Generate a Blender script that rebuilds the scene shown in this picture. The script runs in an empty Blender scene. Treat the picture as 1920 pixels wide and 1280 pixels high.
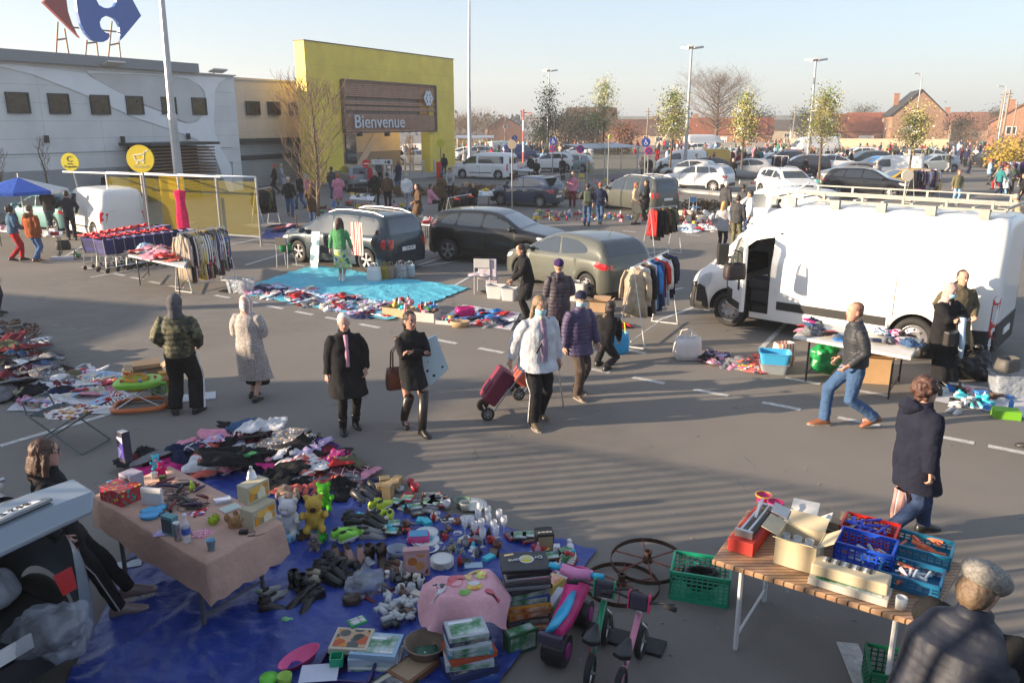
import bpy, math, random
from mathutils import Vector, Matrix, noise
from mathutils.geometry import tessellate_polygon
R=math.radians; PI=math.pi
random.seed(7)
C=bpy.context.scene.collection
# ---------------------------------------------------------------- camera, sky, sun, exposure
CH=4.05; FPX=1490.0; PITCH=R(15.4)
cam=bpy.data.objects.new('camera',bpy.data.cameras.new('camera')); C.objects.link(cam)
cam.location=(0,0,CH); cam.rotation_euler=(PI/2-PITCH,0,0)
cam.data.sensor_width=36; cam.data.lens=36*FPX/1920; cam.data.clip_end=4000; cam.data.clip_start=.05
bpy.context.scene.camera=cam
SUN_AZ=R(11.3); SUN_EL=R(13)          # light travels towards +X and a little +Y
W=bpy.data.worlds.new('World'); bpy.context.scene.world=W; W.use_nodes=True
nt=W.node_tree; bg=nt.nodes['Background']; sky=nt.nodes.new('ShaderNodeTexSky')
sky.sky_type='NISHITA'; sky.sun_disc=False; sky.sun_elevation=SUN_EL
sky.sun_rotation=math.atan2(-math.cos(SUN_AZ),-math.sin(SUN_AZ))
sky.air_density=1.0; sky.dust_density=1.2; sky.ozone_density=2.0; sky.altitude=30
mx=nt.nodes.new('ShaderNodeMix'); mx.data_type='RGBA'; mx.blend_type='MULTIPLY'; mx.inputs[0].default_value=1; mx.inputs[7].default_value=(.84,.90,1.0,1); nt.links.new(sky.outputs[0],mx.inputs[6]); hm_=nt.nodes.new('ShaderNodeMix'); hm_.data_type='RGBA'; hm_.inputs[0].default_value=.5; hm_.inputs[7].default_value=(1.72,1.90,2.16,1); nt.links.new(mx.outputs[2],hm_.inputs[6]); nt.links.new(hm_.outputs[2],bg.inputs[0]); bg.inputs[1].default_value=.115
sl=bpy.data.lights.new('sun','SUN'); sl.energy=5.0; sl.angle=R(.53); sl.color=(1,.79,.56)
so=bpy.data.objects.new('sun',sl); C.objects.link(so)
sd=Vector((math.cos(SUN_AZ)*math.cos(SUN_EL),math.sin(SUN_AZ)*math.cos(SUN_EL),-math.sin(SUN_EL)))
so.rotation_euler=sd.to_track_quat('-Z','Y').to_euler(); so.location=(-40,-20,30)
vs=bpy.context.scene.view_settings; vs.view_transform='Standard'; vs.look='None'; vs.exposure=1.6; vs.gamma=1
cy=bpy.context.scene.cycles; cy.use_denoising=True; cy.max_bounces=6; cy.transparent_max_bounces=12; cy.diffuse_bounces=3; cy.glossy_bounces=3
try: cy.denoiser='OPENIMAGEDENOISE'
except Exception: pass
# ---------------------------------------------------------------- helpers
def G(px,py,z=0.0):                     # the point at height z that the photograph shows at px,py
 a=(px-960)/FPX; b=(640-py)/FPX
 dy=math.cos(PITCH)+b*math.sin(PITCH); dz=-math.sin(PITCH)+b*math.cos(PITCH)
 t=(z-CH)/dz
 return Vector((a*t,dy*t,z))
def AT(px,py,Y):                        # the point at distance Y
 a=(px-960)/FPX; b=(640-py)/FPX
 dy=math.cos(PITCH)+b*math.sin(PITCH); dz=-math.sin(PITCH)+b*math.cos(PITCH)
 t=Y/dy
 return Vector((a*t,Y,CH+dz*t))
def ray(px,py):
 a=(px-960)/FPX; b=(640-py)/FPX
 return Vector((a,math.cos(PITCH)+b*math.sin(PITCH),-math.sin(PITCH)+b*math.cos(PITCH)))
_m={}
def srgb(h):
 if isinstance(h,str):
  h=[int(h[i:i+2],16)/255 for i in (0,2,4)]
  return tuple(c/12.92 if c<.04045 else ((c+.055)/1.055)**2.4 for c in h)
 return tuple(h)
def M(name,col=None,rough=.65,metal=0,nz=None,bump=None,coat=0,alpha=1,trans=0,pat=None,spec=.5,emit=0,sheen=0):
 if name in _m: return _m[name]
 m=bpy.data.materials.new(name); m.use_nodes=True; t=m.node_tree; N=t.nodes; L=t.links
 b=N['Principled BSDF']; b.inputs['Roughness'].default_value=rough; b.inputs['Metallic'].default_value=metal
 b.inputs['Specular IOR Level'].default_value=spec
 if coat: b.inputs['Coat Weight'].default_value=coat; b.inputs['Coat Roughness'].default_value=.06
 if alpha<1: b.inputs['Alpha'].default_value=alpha
 if trans: b.inputs['Transmission Weight'].default_value=trans
 if sheen: b.inputs['Sheen Weight'].default_value=sheen
 tc=N.new('ShaderNodeTexCoord')
 if col is None:
  oi=N.new('ShaderNodeObjectInfo'); cs=oi.outputs['Color']
 else:
  rg=N.new('ShaderNodeRGB'); c=srgb(col); rg.outputs[0].default_value=(c[0],c[1],c[2],1); cs=rg.outputs[0]
 def math_(op,a,b2,cl=False):
  n=N.new('ShaderNodeMath'); n.operation=op; n.use_clamp=cl
  for i,x in enumerate((a,b2)):
   if x is None: continue
   if isinstance(x,(int,float)): n.inputs[i].default_value=x
   else: L.new(x,n.inputs[i])
  return n.outputs[0]
 def mix(f,a,b2,mode='MIX'):
  n=N.new('ShaderNodeMix'); n.data_type='RGBA'; n.blend_type=mode
  for k,x in ((0,f),(6,a),(7,b2)):
   if isinstance(x,(int,float)): n.inputs[k].default_value=x
   elif isinstance(x,tuple): n.inputs[k].default_value=(*x[:3],1)
   else: L.new(x,n.inputs[k])
  return n.outputs[2]
 def ntex(sc,det=3,rgh=.55,co='Object'):
  n=N.new('ShaderNodeTexNoise'); n.inputs['Scale'].default_value=sc; n.inputs['Detail'].default_value=det; n.inputs['Roughness'].default_value=rgh
  L.new(tc.outputs[co],n.inputs['Vector']); return n.outputs['Fac']
 def ramp(x,a,b2):
  n=N.new('ShaderNodeMapRange'); n.inputs[1].default_value=a; n.inputs[2].default_value=b2; L.new(x,n.inputs[0]); return n.outputs[0]
 def coord(ax):
  s=N.new('ShaderNodeSeparateXYZ'); L.new(tc.outputs['Object'],s.inputs[0]); return s.outputs[ax]
 if pat: cs,bh=pat(dict(N=N,L=L,tc=tc,cs=cs,math=math_,mix=mix,ntex=ntex,ramp=ramp,coord=coord))
 else: bh=None
 if nz:
  f=ramp(ntex(nz[0],5),.3,.7); k=nz[1]
  cs=mix(1.0,cs,mix(f,(1-k,1-k,1-k),(1+k*.6,1+k*.6,1+k*.6)),'MULTIPLY')
 L.new(cs,b.inputs['Base Color'])
 if bump or bh is not None:
  bn=N.new('ShaderNodeBump'); bn.inputs['Strength'].default_value=bump[1] if bump else .3; bn.inputs['Distance'].default_value=bump[2] if bump and len(bump)>2 else .02
  L.new(bh if bh is not None else ntex(bump[0],4),bn.inputs['Height']); L.new(bn.outputs[0],b.inputs['Normal'])
 if emit: L.new(cs,b.inputs['Emission Color']); b.inputs['Emission Strength'].default_value=emit
 _m[name]=m; return m
def pat_asphalt(k):
 N,L=k['N'],k['L']
 big=k['ramp'](k['ntex'](.35,6,.6),.3,.72); fine=k['ramp'](k['ntex'](55,3,.7),.25,.75); mid=k['ramp'](k['ntex'](3.2,6,.65),.35,.7)
 c=k['mix'](big,(.130,.116,.102),(.188,.168,.147))
 c=k['mix'](k['math']('MULTIPLY',mid,.35),c,(.180,.162,.143))
 c=k['mix'](k['math']('MULTIPLY',fine,.62),c,(.20,.185,.165))
 v=N.new('ShaderNodeTexVoronoi'); v.feature='DISTANCE_TO_EDGE'; v.inputs['Scale'].default_value=.23
 w=N.new('ShaderNodeTexNoise'); w.inputs['Scale'].default_value=1.3; w.inputs['Detail'].default_value=6; L.new(k['tc'].outputs['Object'],w.inputs['Vector'])
 a=N.new('ShaderNodeVectorMath'); a.operation='MULTIPLY_ADD'; a.inputs[1].default_value=(1.2,1.2,1.2); L.new(w.outputs['Color'],a.inputs[0]); L.new(k['tc'].outputs['Object'],a.inputs[2]); L.new(a.outputs[0],v.inputs['Vector'])
 cr=k['math']('LESS_THAN',v.outputs['Distance'],.0035)
 cr=k['math']('MULTIPLY',cr,k['ramp'](k['ntex'](.5,2),.5,.62))
 c=k['mix'](k['math']('MULTIPLY',cr,.55),c,(.03,.03,.03))
 st=k['ramp'](k['ntex'](1.7,3,.5),.70,.76)           # drips and oil marks
 c=k['mix'](k['math']('MULTIPLY',st,.6),c,(.045,.042,.04))
 tr=k['math']('MULTIPLY',k['ramp'](k['ntex'](.16,2,.4),.52,.56),k['ramp'](k['ntex'](2.4,4,.6),.3,.6)); c=k['mix'](k['math']('MULTIPLY',tr,.28),c,(.07,.066,.063))
 sp=k['math']('GREATER_THAN',k['ntex'](16,2,.4),.76)  # pale litter and chewing gum
 c=k['mix'](k['math']('MULTIPLY',sp,.5),c,(.3,.29,.27))
 return c,k['ntex'](90,2,.7)
def pat_panel(px,pz,dark=.55,ax=0,wd=.012):
 def f(k):
  def ln(co,per,w):
   u=k['math']('FRACT',k['math']('DIVIDE',k['coord'](co),per),None)
   return k['math']('LESS_THAN',u,w/per)
  l=k['math']('MAXIMUM',ln(ax,px,wd) if px else 0.,ln(2,pz,wd))
  g=k['ramp'](k['ntex'](.6,5),.3,.75)
  c=k['mix'](1.,k['cs'],k['mix'](g,(.86,.87,.87),(1.08,1.08,1.07)),'MULTIPLY')
  return k['mix'](l,c,k['mix'](1.,c,(dark,dark,dark),'MULTIPLY')),None
 return f
def pat_brick(k):
 n=k['N'].new('ShaderNodeTexBrick'); n.inputs['Scale'].default_value=4; n.inputs['Mortar Size'].default_value=.012
 n.inputs['Color2'].default_value=(.22,.10,.06,1); n.inputs['Mortar'].default_value=(.3,.25,.2,1)
 mp=k['N'].new('ShaderNodeMapping'); mp.inputs['Rotation'].default_value=(PI/2,0,0); k['L'].new(k['tc'].outputs['Object'],mp.inputs[0]); k['L'].new(mp.outputs[0],n.inputs[0])
 k['L'].new(k['cs'],n.inputs['Color1']); return n.outputs['Color'],None
def pat_tiles(k):
 f=k['math']('FRACT',k['math']('MULTIPLY',k['coord'](2),3.2),None); g=k['ramp'](k['ntex'](1.2,6),.3,.7)
 c=k['mix'](1.,k['cs'],k['mix'](g,(.75,.75,.75),(1.15,1.1,1.05)),'MULTIPLY')
 return k['mix'](k['math']('LESS_THAN',f,.2),c,k['mix'](1.,c,(.6,.6,.6),'MULTIPLY')),None
def pat_plaid(k):
 def ln(co,per,w): return k['math']('LESS_THAN',k['math']('FRACT',k['math']('MULTIPLY',k['coord'](co),per),None),w)
 a=k['math']('ADD',k['math']('MULTIPLY',ln(0,14,.35),.5),k['math']('MULTIPLY',ln(1,14,.35),.5))
 c=k['mix'](a,k['cs'],(.02,.02,.06)); b=k['math']('MAXIMUM',ln(0,7,.08),ln(1,7,.08))
 return k['mix'](b,c,(.6,.5,.5)),k['ntex'](14,4)
def pat_stripe(k):
 f=k['math']('LESS_THAN',k['math']('FRACT',k['math']('MULTIPLY',k['coord'](0),16),None),.45)
 return k['mix'](f,k['cs'],(.7,.68,.66)),k['ntex'](14,4)
def pat_bloom(cols,sc,th=.35):
 def f(k):
  v=k['N'].new('ShaderNodeTexVoronoi'); v.inputs['Scale'].default_value=sc; k['L'].new(k['tc'].outputs['Object'],v.inputs['Vector'])
  h=k['N'].new('ShaderNodeSeparateColor'); k['L'].new(v.outputs['Color'],h.inputs[0])
  cr=k['N'].new('ShaderNodeValToRGB'); cr.color_ramp.interpolation='CONSTANT'
  el=cr.color_ramp.elements
  for i,c in enumerate(cols):
   e=el[i] if i<2 else el.new(i/len(cols))
   e.position=i/len(cols); e.color=(*srgb(c),1)
  k['L'].new(h.outputs[0],cr.inputs[0])
  s=k['math']('LESS_THAN',v.outputs['Distance'],th)
  return k['mix'](s,k['cs'],cr.outputs[0]),k['ntex'](14,4)
 return f
def pat_art(cols,sc=7):
 def f(k):
  cr=k['N'].new('ShaderNodeValToRGB'); el=cr.color_ramp.elements
  for i,c in enumerate(cols):
   e=el[i] if i<2 else el.new(.5); e.position=.30+.42*i/(len(cols)-1); e.color=(*srgb(c),1)
  k['L'].new(k['ntex'](sc,6,.62),cr.inputs[0]); c=cr.outputs[0]
  def win(ax,a,b): return k['math']('MULTIPLY',k['math']('GREATER_THAN',k['coord'](ax),a),k['math']('LESS_THAN',k['coord'](ax),b))
  t=k['math']('MULTIPLY',win(0,-.14,.06),win(1,.055,.085)); t2=k['math']('MULTIPLY',win(0,.05,.15),win(1,-.10,-.085))
  return k['mix'](k['math']('MAXIMUM',t,t2),c,srgb(cols[-1]) if sum(srgb(cols[-1]))>1 else (.6,.58,.5)),None
 return f
def pat_camo(k):
 n1=k['math']('GREATER_THAN',k['ntex'](9,2),.52); n2=k['math']('GREATER_THAN',k['ntex'](13,2),.60)
 c=k['mix'](n1,(.035,.037,.02),(.11,.105,.045)); return k['mix'](n2,c,(.012,.012,.01)),k['ntex'](25,3)
def pat_knit(k):
 f=k['ramp'](k['ntex'](70,2,.8),.35,.65); g=k['ramp'](k['ntex'](30,2,.8),.4,.6)
 c=k['mix'](f,(.10,.095,.10),(.62,.57,.53)); return k['mix'](k['math']('MULTIPLY',g,.4),c,(.4,.33,.3)),k['ntex'](80,2)
def pat_boards(k):
 f=k['math']('FRACT',k['math']('MULTIPLY',k['coord'](1),24),None)
 n=k['N'].new('ShaderNodeTexNoise'); n.inputs['Scale'].default_value=6
 g=k['ramp'](k['ntex'](9,4),.3,.7)
 c=k['mix'](g,(.27,.15,.085),(.42,.26,.15)); return k['mix'](k['math']('LESS_THAN',f,.16),c,(.05,.03,.02)),None
# materials that take the object's own colour
CLOTH=M('cloth',None,.9,nz=(9,.22),bump=(16,.5,.03),spec=.2)
KNIT=M('wool_knit',None,.95,pat=pat_knit,spec=.2); CAMO=M('camouflage_cloth',None,.7,pat=pat_camo)
PLAID=M('plaid_cloth',None,.9,pat=pat_plaid); STRIPE=M('striped_cloth',None,.9,pat=pat_stripe)
FLORAL=M('floral_cloth',None,.9,pat=pat_bloom(['d8486a','efe6ea','4a6fc0','e8b840','2b2f55'],11,.42))
PRINT=M('dark_print_cloth',None,.9,pat=pat_bloom(['e8e0d8','7a3030','2a4a7a','c8a060','d8d0c8'],26,.33))
NYLON=M('padded_nylon',None,.62,nz=(6,.15),bump=(30,.25,.01))
SKIN=M('skin',None,.5,nz=(22,.08)); HAIR=M('hair',None,.6,nz=(40,.35),bump=(60,.6,.01))
PLAST=M('plastic',None,.35,nz=(3,.05)); MATTE=M('matte_paint',None,.7,nz=(5,.08)); CARD=M('cardboard',None,.85,nz=(4,.12))
PAINT=M('car_paint',None,.38,metal=.2,coat=.8,spec=.35,nz=(1.2,.06)); PAINTW=M('white_car_paint',None,.4,coat=.6,nz=(.9,.05))
LEATHER=M('leather',None,.38,nz=(12,.2),bump=(40,.2,.005))
FUR=M('plush_fur',None,.95,nz=(30,.12),bump=(120,.8,.01),spec=.2)
GLASS=M('car_window_glass',(.018,.022,.024),.06,coat=1,spec=.8); RUBBER=M('rubber',(.018,.018,.018),.8,nz=(8,.3))
METAL=M('bare_metal',(.55,.55,.56),.32,.9,nz=(5,.1)); GALV=M('galvanised_steel',(.42,.43,.45),.45,.6,nz=(2,.15))
RIM=M('wheel_alloy',(.36,.36,.38),.35,.6,nz=(6,.1)); BLACKP=M('black_plastic',(.02,.02,.021),.55,nz=(4,.2)); CHROME=M('chrome',(.75,.75,.76),.12,1)
REDL=M('red_lamp_glass',(.5,.015,.02),.2,coat=1); CLEARL=M('clear_lamp_glass',(.55,.57,.6),.12,coat=1)
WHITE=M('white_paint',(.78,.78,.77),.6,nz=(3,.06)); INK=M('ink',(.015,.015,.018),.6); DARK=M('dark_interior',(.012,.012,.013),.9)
CLEARG=M('drinking_glass',(.85,.88,.92),.05,alpha=.38,spec=1,coat=1)
FILM=M('clear_plastic_film',(.42,.46,.52),.2,alpha=.42,bump=(9,1.,.05),spec=.8)
class MB:
 def __init__(s): s.v=[];s.f=[];s.m=[];s.i=0;s.M=Matrix()
 def add(s,vs,fs):
  b=len(s.v); s.v+=[s.M@Vector(v) for v in vs]; s.f+=[tuple(i+b for i in f) for f in fs]; s.m+=[s.i]*len(fs); return s
 def box(s,x,y,z,dx,dy,dz,rz=0,rx=0,ry=0,tp=1.0):   # centre, full sizes
  m=Matrix.Translation((x,y,z))@Matrix.Rotation(rz,4,'Z')@Matrix.Rotation(ry,4,'Y')@Matrix.Rotation(rx,4,'X')
  vs=[m@Vector((sx*dx/2*(tp if sz>0 else 1),sy*dy/2*(tp if sz>0 else 1),sz*dz/2)) for sz in (-1,1) for sy in (-1,1) for sx in (-1,1)]
  return s.add(vs,[(0,2,3,1),(4,5,7,6),(0,1,5,4),(2,6,7,3),(0,4,6,2),(1,3,7,5)])
 def loft(s,rings,cap=True,closed=True):
  n=len(rings[0]); vs=[v for r in rings for v in r]; fs=[]
  for j in range(len(rings)-1):
   for i in range(n if closed else n-1):
    k=(i+1)%n; fs.append((j*n+i,j*n+k,(j+1)*n+k,(j+1)*n+i))
  if cap: fs.append(tuple(reversed(range(n)))); fs.append(tuple((len(rings)-1)*n+i for i in range(n)))
  return s.add(vs,fs)
 def tube(s,pts,r,n=8,cap=True):
  pts=[Vector(p) for p in pts]; rs=r if isinstance(r,(list,tuple)) else [r]*len(pts); rings=[]; pu=None
  for i,p in enumerate(pts):
   d=(pts[min(i+1,len(pts)-1)]-pts[max(i-1,0)]).normalized()
   if pu is None: pu=d.orthogonal().normalized()
   u=(pu-d*pu.dot(d)); u=u.normalized() if u.length>1e-5 else d.orthogonal().normalized(); pu=u; w=d.cross(u)
   rr=rs[i]; ra,rb=rr if isinstance(rr,tuple) else (rr,rr)
   rings.append([p+u*(math.cos(2*PI*k/n)*ra)+w*(math.sin(2*PI*k/n)*rb) for k in range(n)])
  return s.loft(rings,cap)
 def lathe(s,prof,x=0,y=0,z=0,n=14,sy=1.0,cap=True):
  return s.loft([[(x+r*math.cos(2*PI*k/n),y+sy*r*math.sin(2*PI*k/n),z+h) for k in range(n)] for r,h in prof],cap)
 def ball(s,x,y,z,rx,ry=None,rz=None,n=12,m=8):
  ry=ry or rx; rz=rz or rx
  return s.loft([[(x+rx*math.sin(a)*math.cos(2*PI*k/n),y+ry*math.sin(a)*math.sin(2*PI*k/n),z-rz*math.cos(a)) for k in range(n)] for a in [max(.02,min(PI-.02,PI*j/m)) for j in range(m+1)]])
 def prism(s,poly,fn,t):     # poly in 2D; fn(u,v,d)->3D; thickness t
  tri=tessellate_polygon([[Vector((p[0],p[1],0)) for p in poly]]); n=len(poly)
  vs=[fn(p[0],p[1],0) for p in poly]+[fn(p[0],p[1],t) for p in poly]
  fs=[tuple(x) for x in tri]+[tuple(i+n for i in reversed(x)) for x in tri]+[(i,(i+1)%n,(i+1)%n+n,i+n) for i in range(n)]
  return s.add(vs,fs)
 def mesh(s,name,mats,smooth=False,recalc=True):
  me=bpy.data.meshes.new(name); me.from_pydata([tuple(v) for v in s.v],[],s.f)
  for m in (mats if isinstance(mats,(list,tuple)) else [mats]): me.materials.append(m)
  if recalc:
   import bmesh
   b=bmesh.new(); b.from_mesh(me); bmesh.ops.recalc_face_normals(b,faces=b.faces); b.to_mesh(me); b.free()
  for p,i in zip(me.polygons,s.m): p.material_index=i; p.use_smooth=smooth
  me.update(); return me
def col4(c):
 c=srgb(c); return (c[0],c[1],c[2],1)
def ob(name,me,parent=None,col=None,loc=None,rz=0,bevel=0,auto=False):
 o=bpy.data.objects.new(name,me); C.objects.link(o)
 if parent: o.parent=parent
 if col is not None: o.color=col4(col)
 if loc is not None: o.location=loc
 o.rotation_euler=(0,0,rz)
 if bevel:
  b=o.modifiers.new('bevel','BEVEL'); b.width=bevel; b.segments=2; b.limit_method='ANGLE'; b.angle_limit=R(40)
 return o
def part(name,mb,mat,parent,col=None,smooth=False,bevel=0,label=None):
 o=ob(name,mb.mesh(name,mat,smooth),parent,col,bevel=bevel)
 if label: o['label']=label
 return o
def tag(o,label,cat,group=None):
 o['label']=label; o['category']=cat
 if group: o['group']=group
 return o
def thing(name,label,cat,loc=(0,0,0),rz=0,group=None):
 o=bpy.data.objects.new(name,None); C.objects.link(o); o.location=loc; o.rotation_euler=(0,0,rz); o.empty_display_size=.1
 return tag(o,label,cat,group)
def solid(name,mb,mat,label,cat,loc=(0,0,0),rz=0,group=None,col=None,smooth=False,bevel=0):
 return tag(ob(name,mb.mesh(name,mat,smooth),None,col,loc,rz,bevel),label,cat,group)
def struct(name,mb,mat,smooth=False,kind='structure'):
 o=ob(name,mb.mesh(name,mat,smooth)); o['kind']=kind; return o
KIDS={}
def dup(root,loc,rz=0,label=None,group=None,cols=None,sc=None,allc=None):
 def cp(o,par):
  c=o.copy(); C.objects.link(c); c.parent=par
  base=o.name.split('.')[0]
  if cols and base in cols: c.color=col4(cols[base])
  for ch in o.children: cp(ch,c)
  return c
 r=cp(root,None); r.location=loc; r.rotation_euler=(0,0,rz)
 if label: r['label']=label
 if group: r['group']=group
 if sc: r.scale=(sc,sc,sc) if not isinstance(sc,tuple) else sc
 if allc is not None: r.color=col4(allc)
 return r
def text_mb(body,size,ext=.004,font=None):
 cu=bpy.data.curves.new('t','FONT'); cu.body=body; cu.size=size; cu.extrude=ext; cu.align_x='CENTER'; cu.align_y='CENTER'; cu.resolution_u=3
 o=bpy.data.objects.new('t',cu); C.objects.link(o); dg=bpy.context.evaluated_depsgraph_get(); me=bpy.data.meshes.new_from_object(o.evaluated_get(dg))
 mb=MB(); mb.add([tuple(v.co) for v in me.vertices],[tuple(p.vertices) for p in me.polygons])
 bpy.data.objects.remove(o); bpy.data.curves.remove(cu); bpy.data.meshes.remove(me); return mb
def put(mb,mt):                         # move everything collected so far
 mb.v=[mt@v for v in mb.v]; return mb
def frame(o,x,y,z=None):                # matrix from origin + axes
 x=Vector(x).normalized(); y=Vector(y).normalized(); z=x.cross(y)
 return Matrix(((x.x,y.x,z.x,o[0]),(x.y,y.y,z.y,o[1]),(x.z,y.z,z.z,o[2]),(0,0,0,1)))
def remesh(mb,vox,mat,name='m',smooth=1,decimate=None):
 me=mb.mesh(name,mat,True)
 o=bpy.data.objects.new('tmp',me); C.objects.link(o)
 r=o.modifiers.new('r','REMESH'); r.mode='VOXEL'; r.voxel_size=vox; r.use_smooth_shade=True
 if smooth: k=o.modifiers.new('s','SMOOTH'); k.iterations=smooth; k.factor=.6
 dg=bpy.context.evaluated_depsgraph_get(); n=bpy.data.meshes.new_from_object(o.evaluated_get(dg)); n.name=name
 bpy.data.objects.remove(o); bpy.data.meshes.remove(me)
 for p in n.polygons: p.use_smooth=True
 return n
def warp(me,fn):                        # fn(co,normal)->new co
 me.update(); ns=[v.normal.copy() for v in me.vertices]
 for v,nn in zip(me.vertices,ns): v.co=fn(v.co.copy(),nn)
 me.update(); return me
def nse(p,s=1,o=0): return noise.noise(Vector((p[0]*s+o,p[1]*s+o*1.7,p[2]*s-o)))
# ---------------------------------------------------------------- ground, road markings
mb=MB(); mb.add([(-900,-200,0),(900,-200,0),(900,1500,0),(-900,1500,0)],[(0,1,2,3)])
struct('asphalt_ground',mb,M('asphalt',(.1,.1,.1),.9,pat=pat_asphalt,bump=(90,.35,.006)))
PAINTL=M('road_paint',(.50,.49,.47),.8,nz=(14,.35))
mb=MB(); DA=R(-34.5)
for px,py in [(164,502),(193,509),(224,515),(257,522),(292,530),(330,538),(417,556),(469,566),(516,576),(570,587),(628,598),(693,611),(835,640),(921,657),(1116,693),(1216,713),(1333,736),(1465,761),(1610,790),(1782,822),(1900,845),(1185,658),(1385,692),(1505,714),(1630,736),(560,577-80),(1018,426),(1180,434),(1300,441)]:
 p=G(px,py); mb.box(p.x,p.y,.004,.56,.11,.001,DA)
def gl(a,b,w=.1):
 p,q=G(*a),G(*b); d=q-p; mb.box((p.x+q.x)/2,(p.y+q.y)/2,.0045,d.length,w,.001,math.atan2(d.y,d.x))
for a,b in [((0,836),(232,768)),((460,497),(600,455)),((120,482),(176,450)),((170,520),(400,480)),((340,478),(560,432)),((640,470),(700,462)),((836,545),(905,505)),((790,500),(900,482)),((760,505),(870,470)),
   ((1232,602),(1330,565)),((1428,652),(1480,600)),((1180,560),(1280,540)),((450,445),(560,425)),((760,345),(880,338)),((1240,352),(1400,366)),((1440,395),(1760,430)),((850,335),(990,342))]: gl(a,b)
struct('road_markings',mb,PAINTL)
mb=MB(); p=G(1608,1252); mb.box(p.x,p.y,.0048,.17,.62,.001,R(-8)); struct('road_marking',mb,PAINTL)
mb=MB(); r_=random.Random(4)
for _ in range(200):
 p=G(r_.uniform(0,1920),430+850*r_.random()**1.3); s=r_.uniform(.004,.016); a=r_.uniform(0,3); mb.box(p.x,p.y,.006,s*2,s,.004,a)
struct('litter_specks',mb,M('litter_paper',(.26,.24,.21),.8,nz=(.7,.7)),kind='stuff')
# kerbed planting strips and the pavement in front of the gate
def strip(name,pts,h,mat,zb=0):
 mb=MB(); P=[G(*p) for p in pts]; mb.prism([(p.x,p.y) for p in P],lambda u,v,d:(u,v,zb+d),h); return struct(name,mb,mat)
PAVE=M('pavement_concrete',(.26,.25,.24),.85,nz=(2,.15),pat=pat_panel(.6,99,.7)); KERB=M('kerb_stone',(.40,.38,.35),.8,nz=(5,.15)); EARTH=M('dry_grass_earth',(.17,.13,.07),.95,nz=(6,.4))
strip('store_pavement',[(430,345),(620,350),(860,331),(850,318),(620,322),(430,322)],.12,PAVE)
for k,(a,b,c,d) in enumerate([((735,300),(960,292),(975,301),(745,313)),((1215,352),(1560,384),(1545,397),(1235,362))]):
 pass
strip('planting_strip',[(742,361),(960,352),(966,358),(748,369)],.13,EARTH)
strip('planting_strip',[(1010,366),(1120,368),(1120,374),(1005,373)],.13,EARTH)
strip('planting_strip',[(1235,383),(1340,398),(1335,408),(1228,391)],.13,EARTH)
strip('kerb_line',[(1250,354),(1420,369),(1420,373),(1250,358)],.13,KERB)
strip('kerb_line',[(860,322),(985,330),(985,334),(860,326)],.13,KERB)
# ---------------------------------------------------------------- terrace the photographer stands on, with its railing and two added unseen blocks shaped to shade the ground (left of the picture)
TD=Vector((math.cos(R(-23.4)),math.sin(R(-23.4)),0)); TN=Vector((math.sin(R(23.4)),math.cos(R(23.4)),0))
def TP(t,d,z): return TD*t+TN*(.15+d)+Vector((0,0,z))
CONC=M('terrace_concrete',(.3,.29,.27),.85,nz=(1,.2))
def tbox(mb,t0,t1,d0,d1,z0,z1):
 c=TP((t0+t1)/2,(d0+d1)/2,(z0+z1)/2); mb.box(c.x,c.y,c.z,abs(t1-t0),abs(d1-d0),z1-z0,R(-23.4))
mb=MB(); tbox(mb,-44,16,-.12,-8,0,2.62); solid('raised_terrace',mb,CONC,'long concrete terrace the photograph is taken from, below the camera','terrace')
rl=thing('terrace_railing','thin grey metal railing with upright bars along the terrace edge','railing')
mb=MB()
for z,r in ((3.62,.03),(2.72,.018)): mb.tube([TP(-44,-.1,z),TP(16,-.1,z)],r,6)
part('handrail',mb,GALV,rl)
mb=MB(); k=0; t=-26.5
while t<14: tbox(mb,t,t+.10,-.09,-.11,2.62,3.6); t+=.33
ba=part('baluster_bars',mb,GALV,rl); ba['kind']='stuff'
mb=MB()
for t in range(-20,16,4): mb=MB(); mb.tube([TP(t,-.1,2.62),TP(t,-.1,3.62)],.03,6); part('railing_post',mb,GALV,rl)
mb=MB(); mb.prism([(-23,2.62),(-23,3.8),(-21.8,4.6),(-19.1,3.75),(-18.1,3.25),(-18.1,2.62)],lambda u,v,d:TP(u,-.3-d,v),2.0); solid('added_occluder',mb,CONC,'low unseen kiosk on the terrace, the one nearer the photographer','occluder')  # added out-of-view block, outline shaped to cast the shade across the asphalt
mb=MB(); mb.prism([(-42,2.62),(-42,5.0),(-38,5.15),(-33.4,5.4),(-30.6,4.85),(-28,4.2),(-27.2,3.7),(-27,2.62)],lambda u,v,d:TP(u,-.3-d,v),2.6); solid('added_occluder',mb,CONC,'long unseen kiosk at the far left end of the terrace','occluder')  # second added block, profiled so that its shadow falls on the left ground
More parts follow.
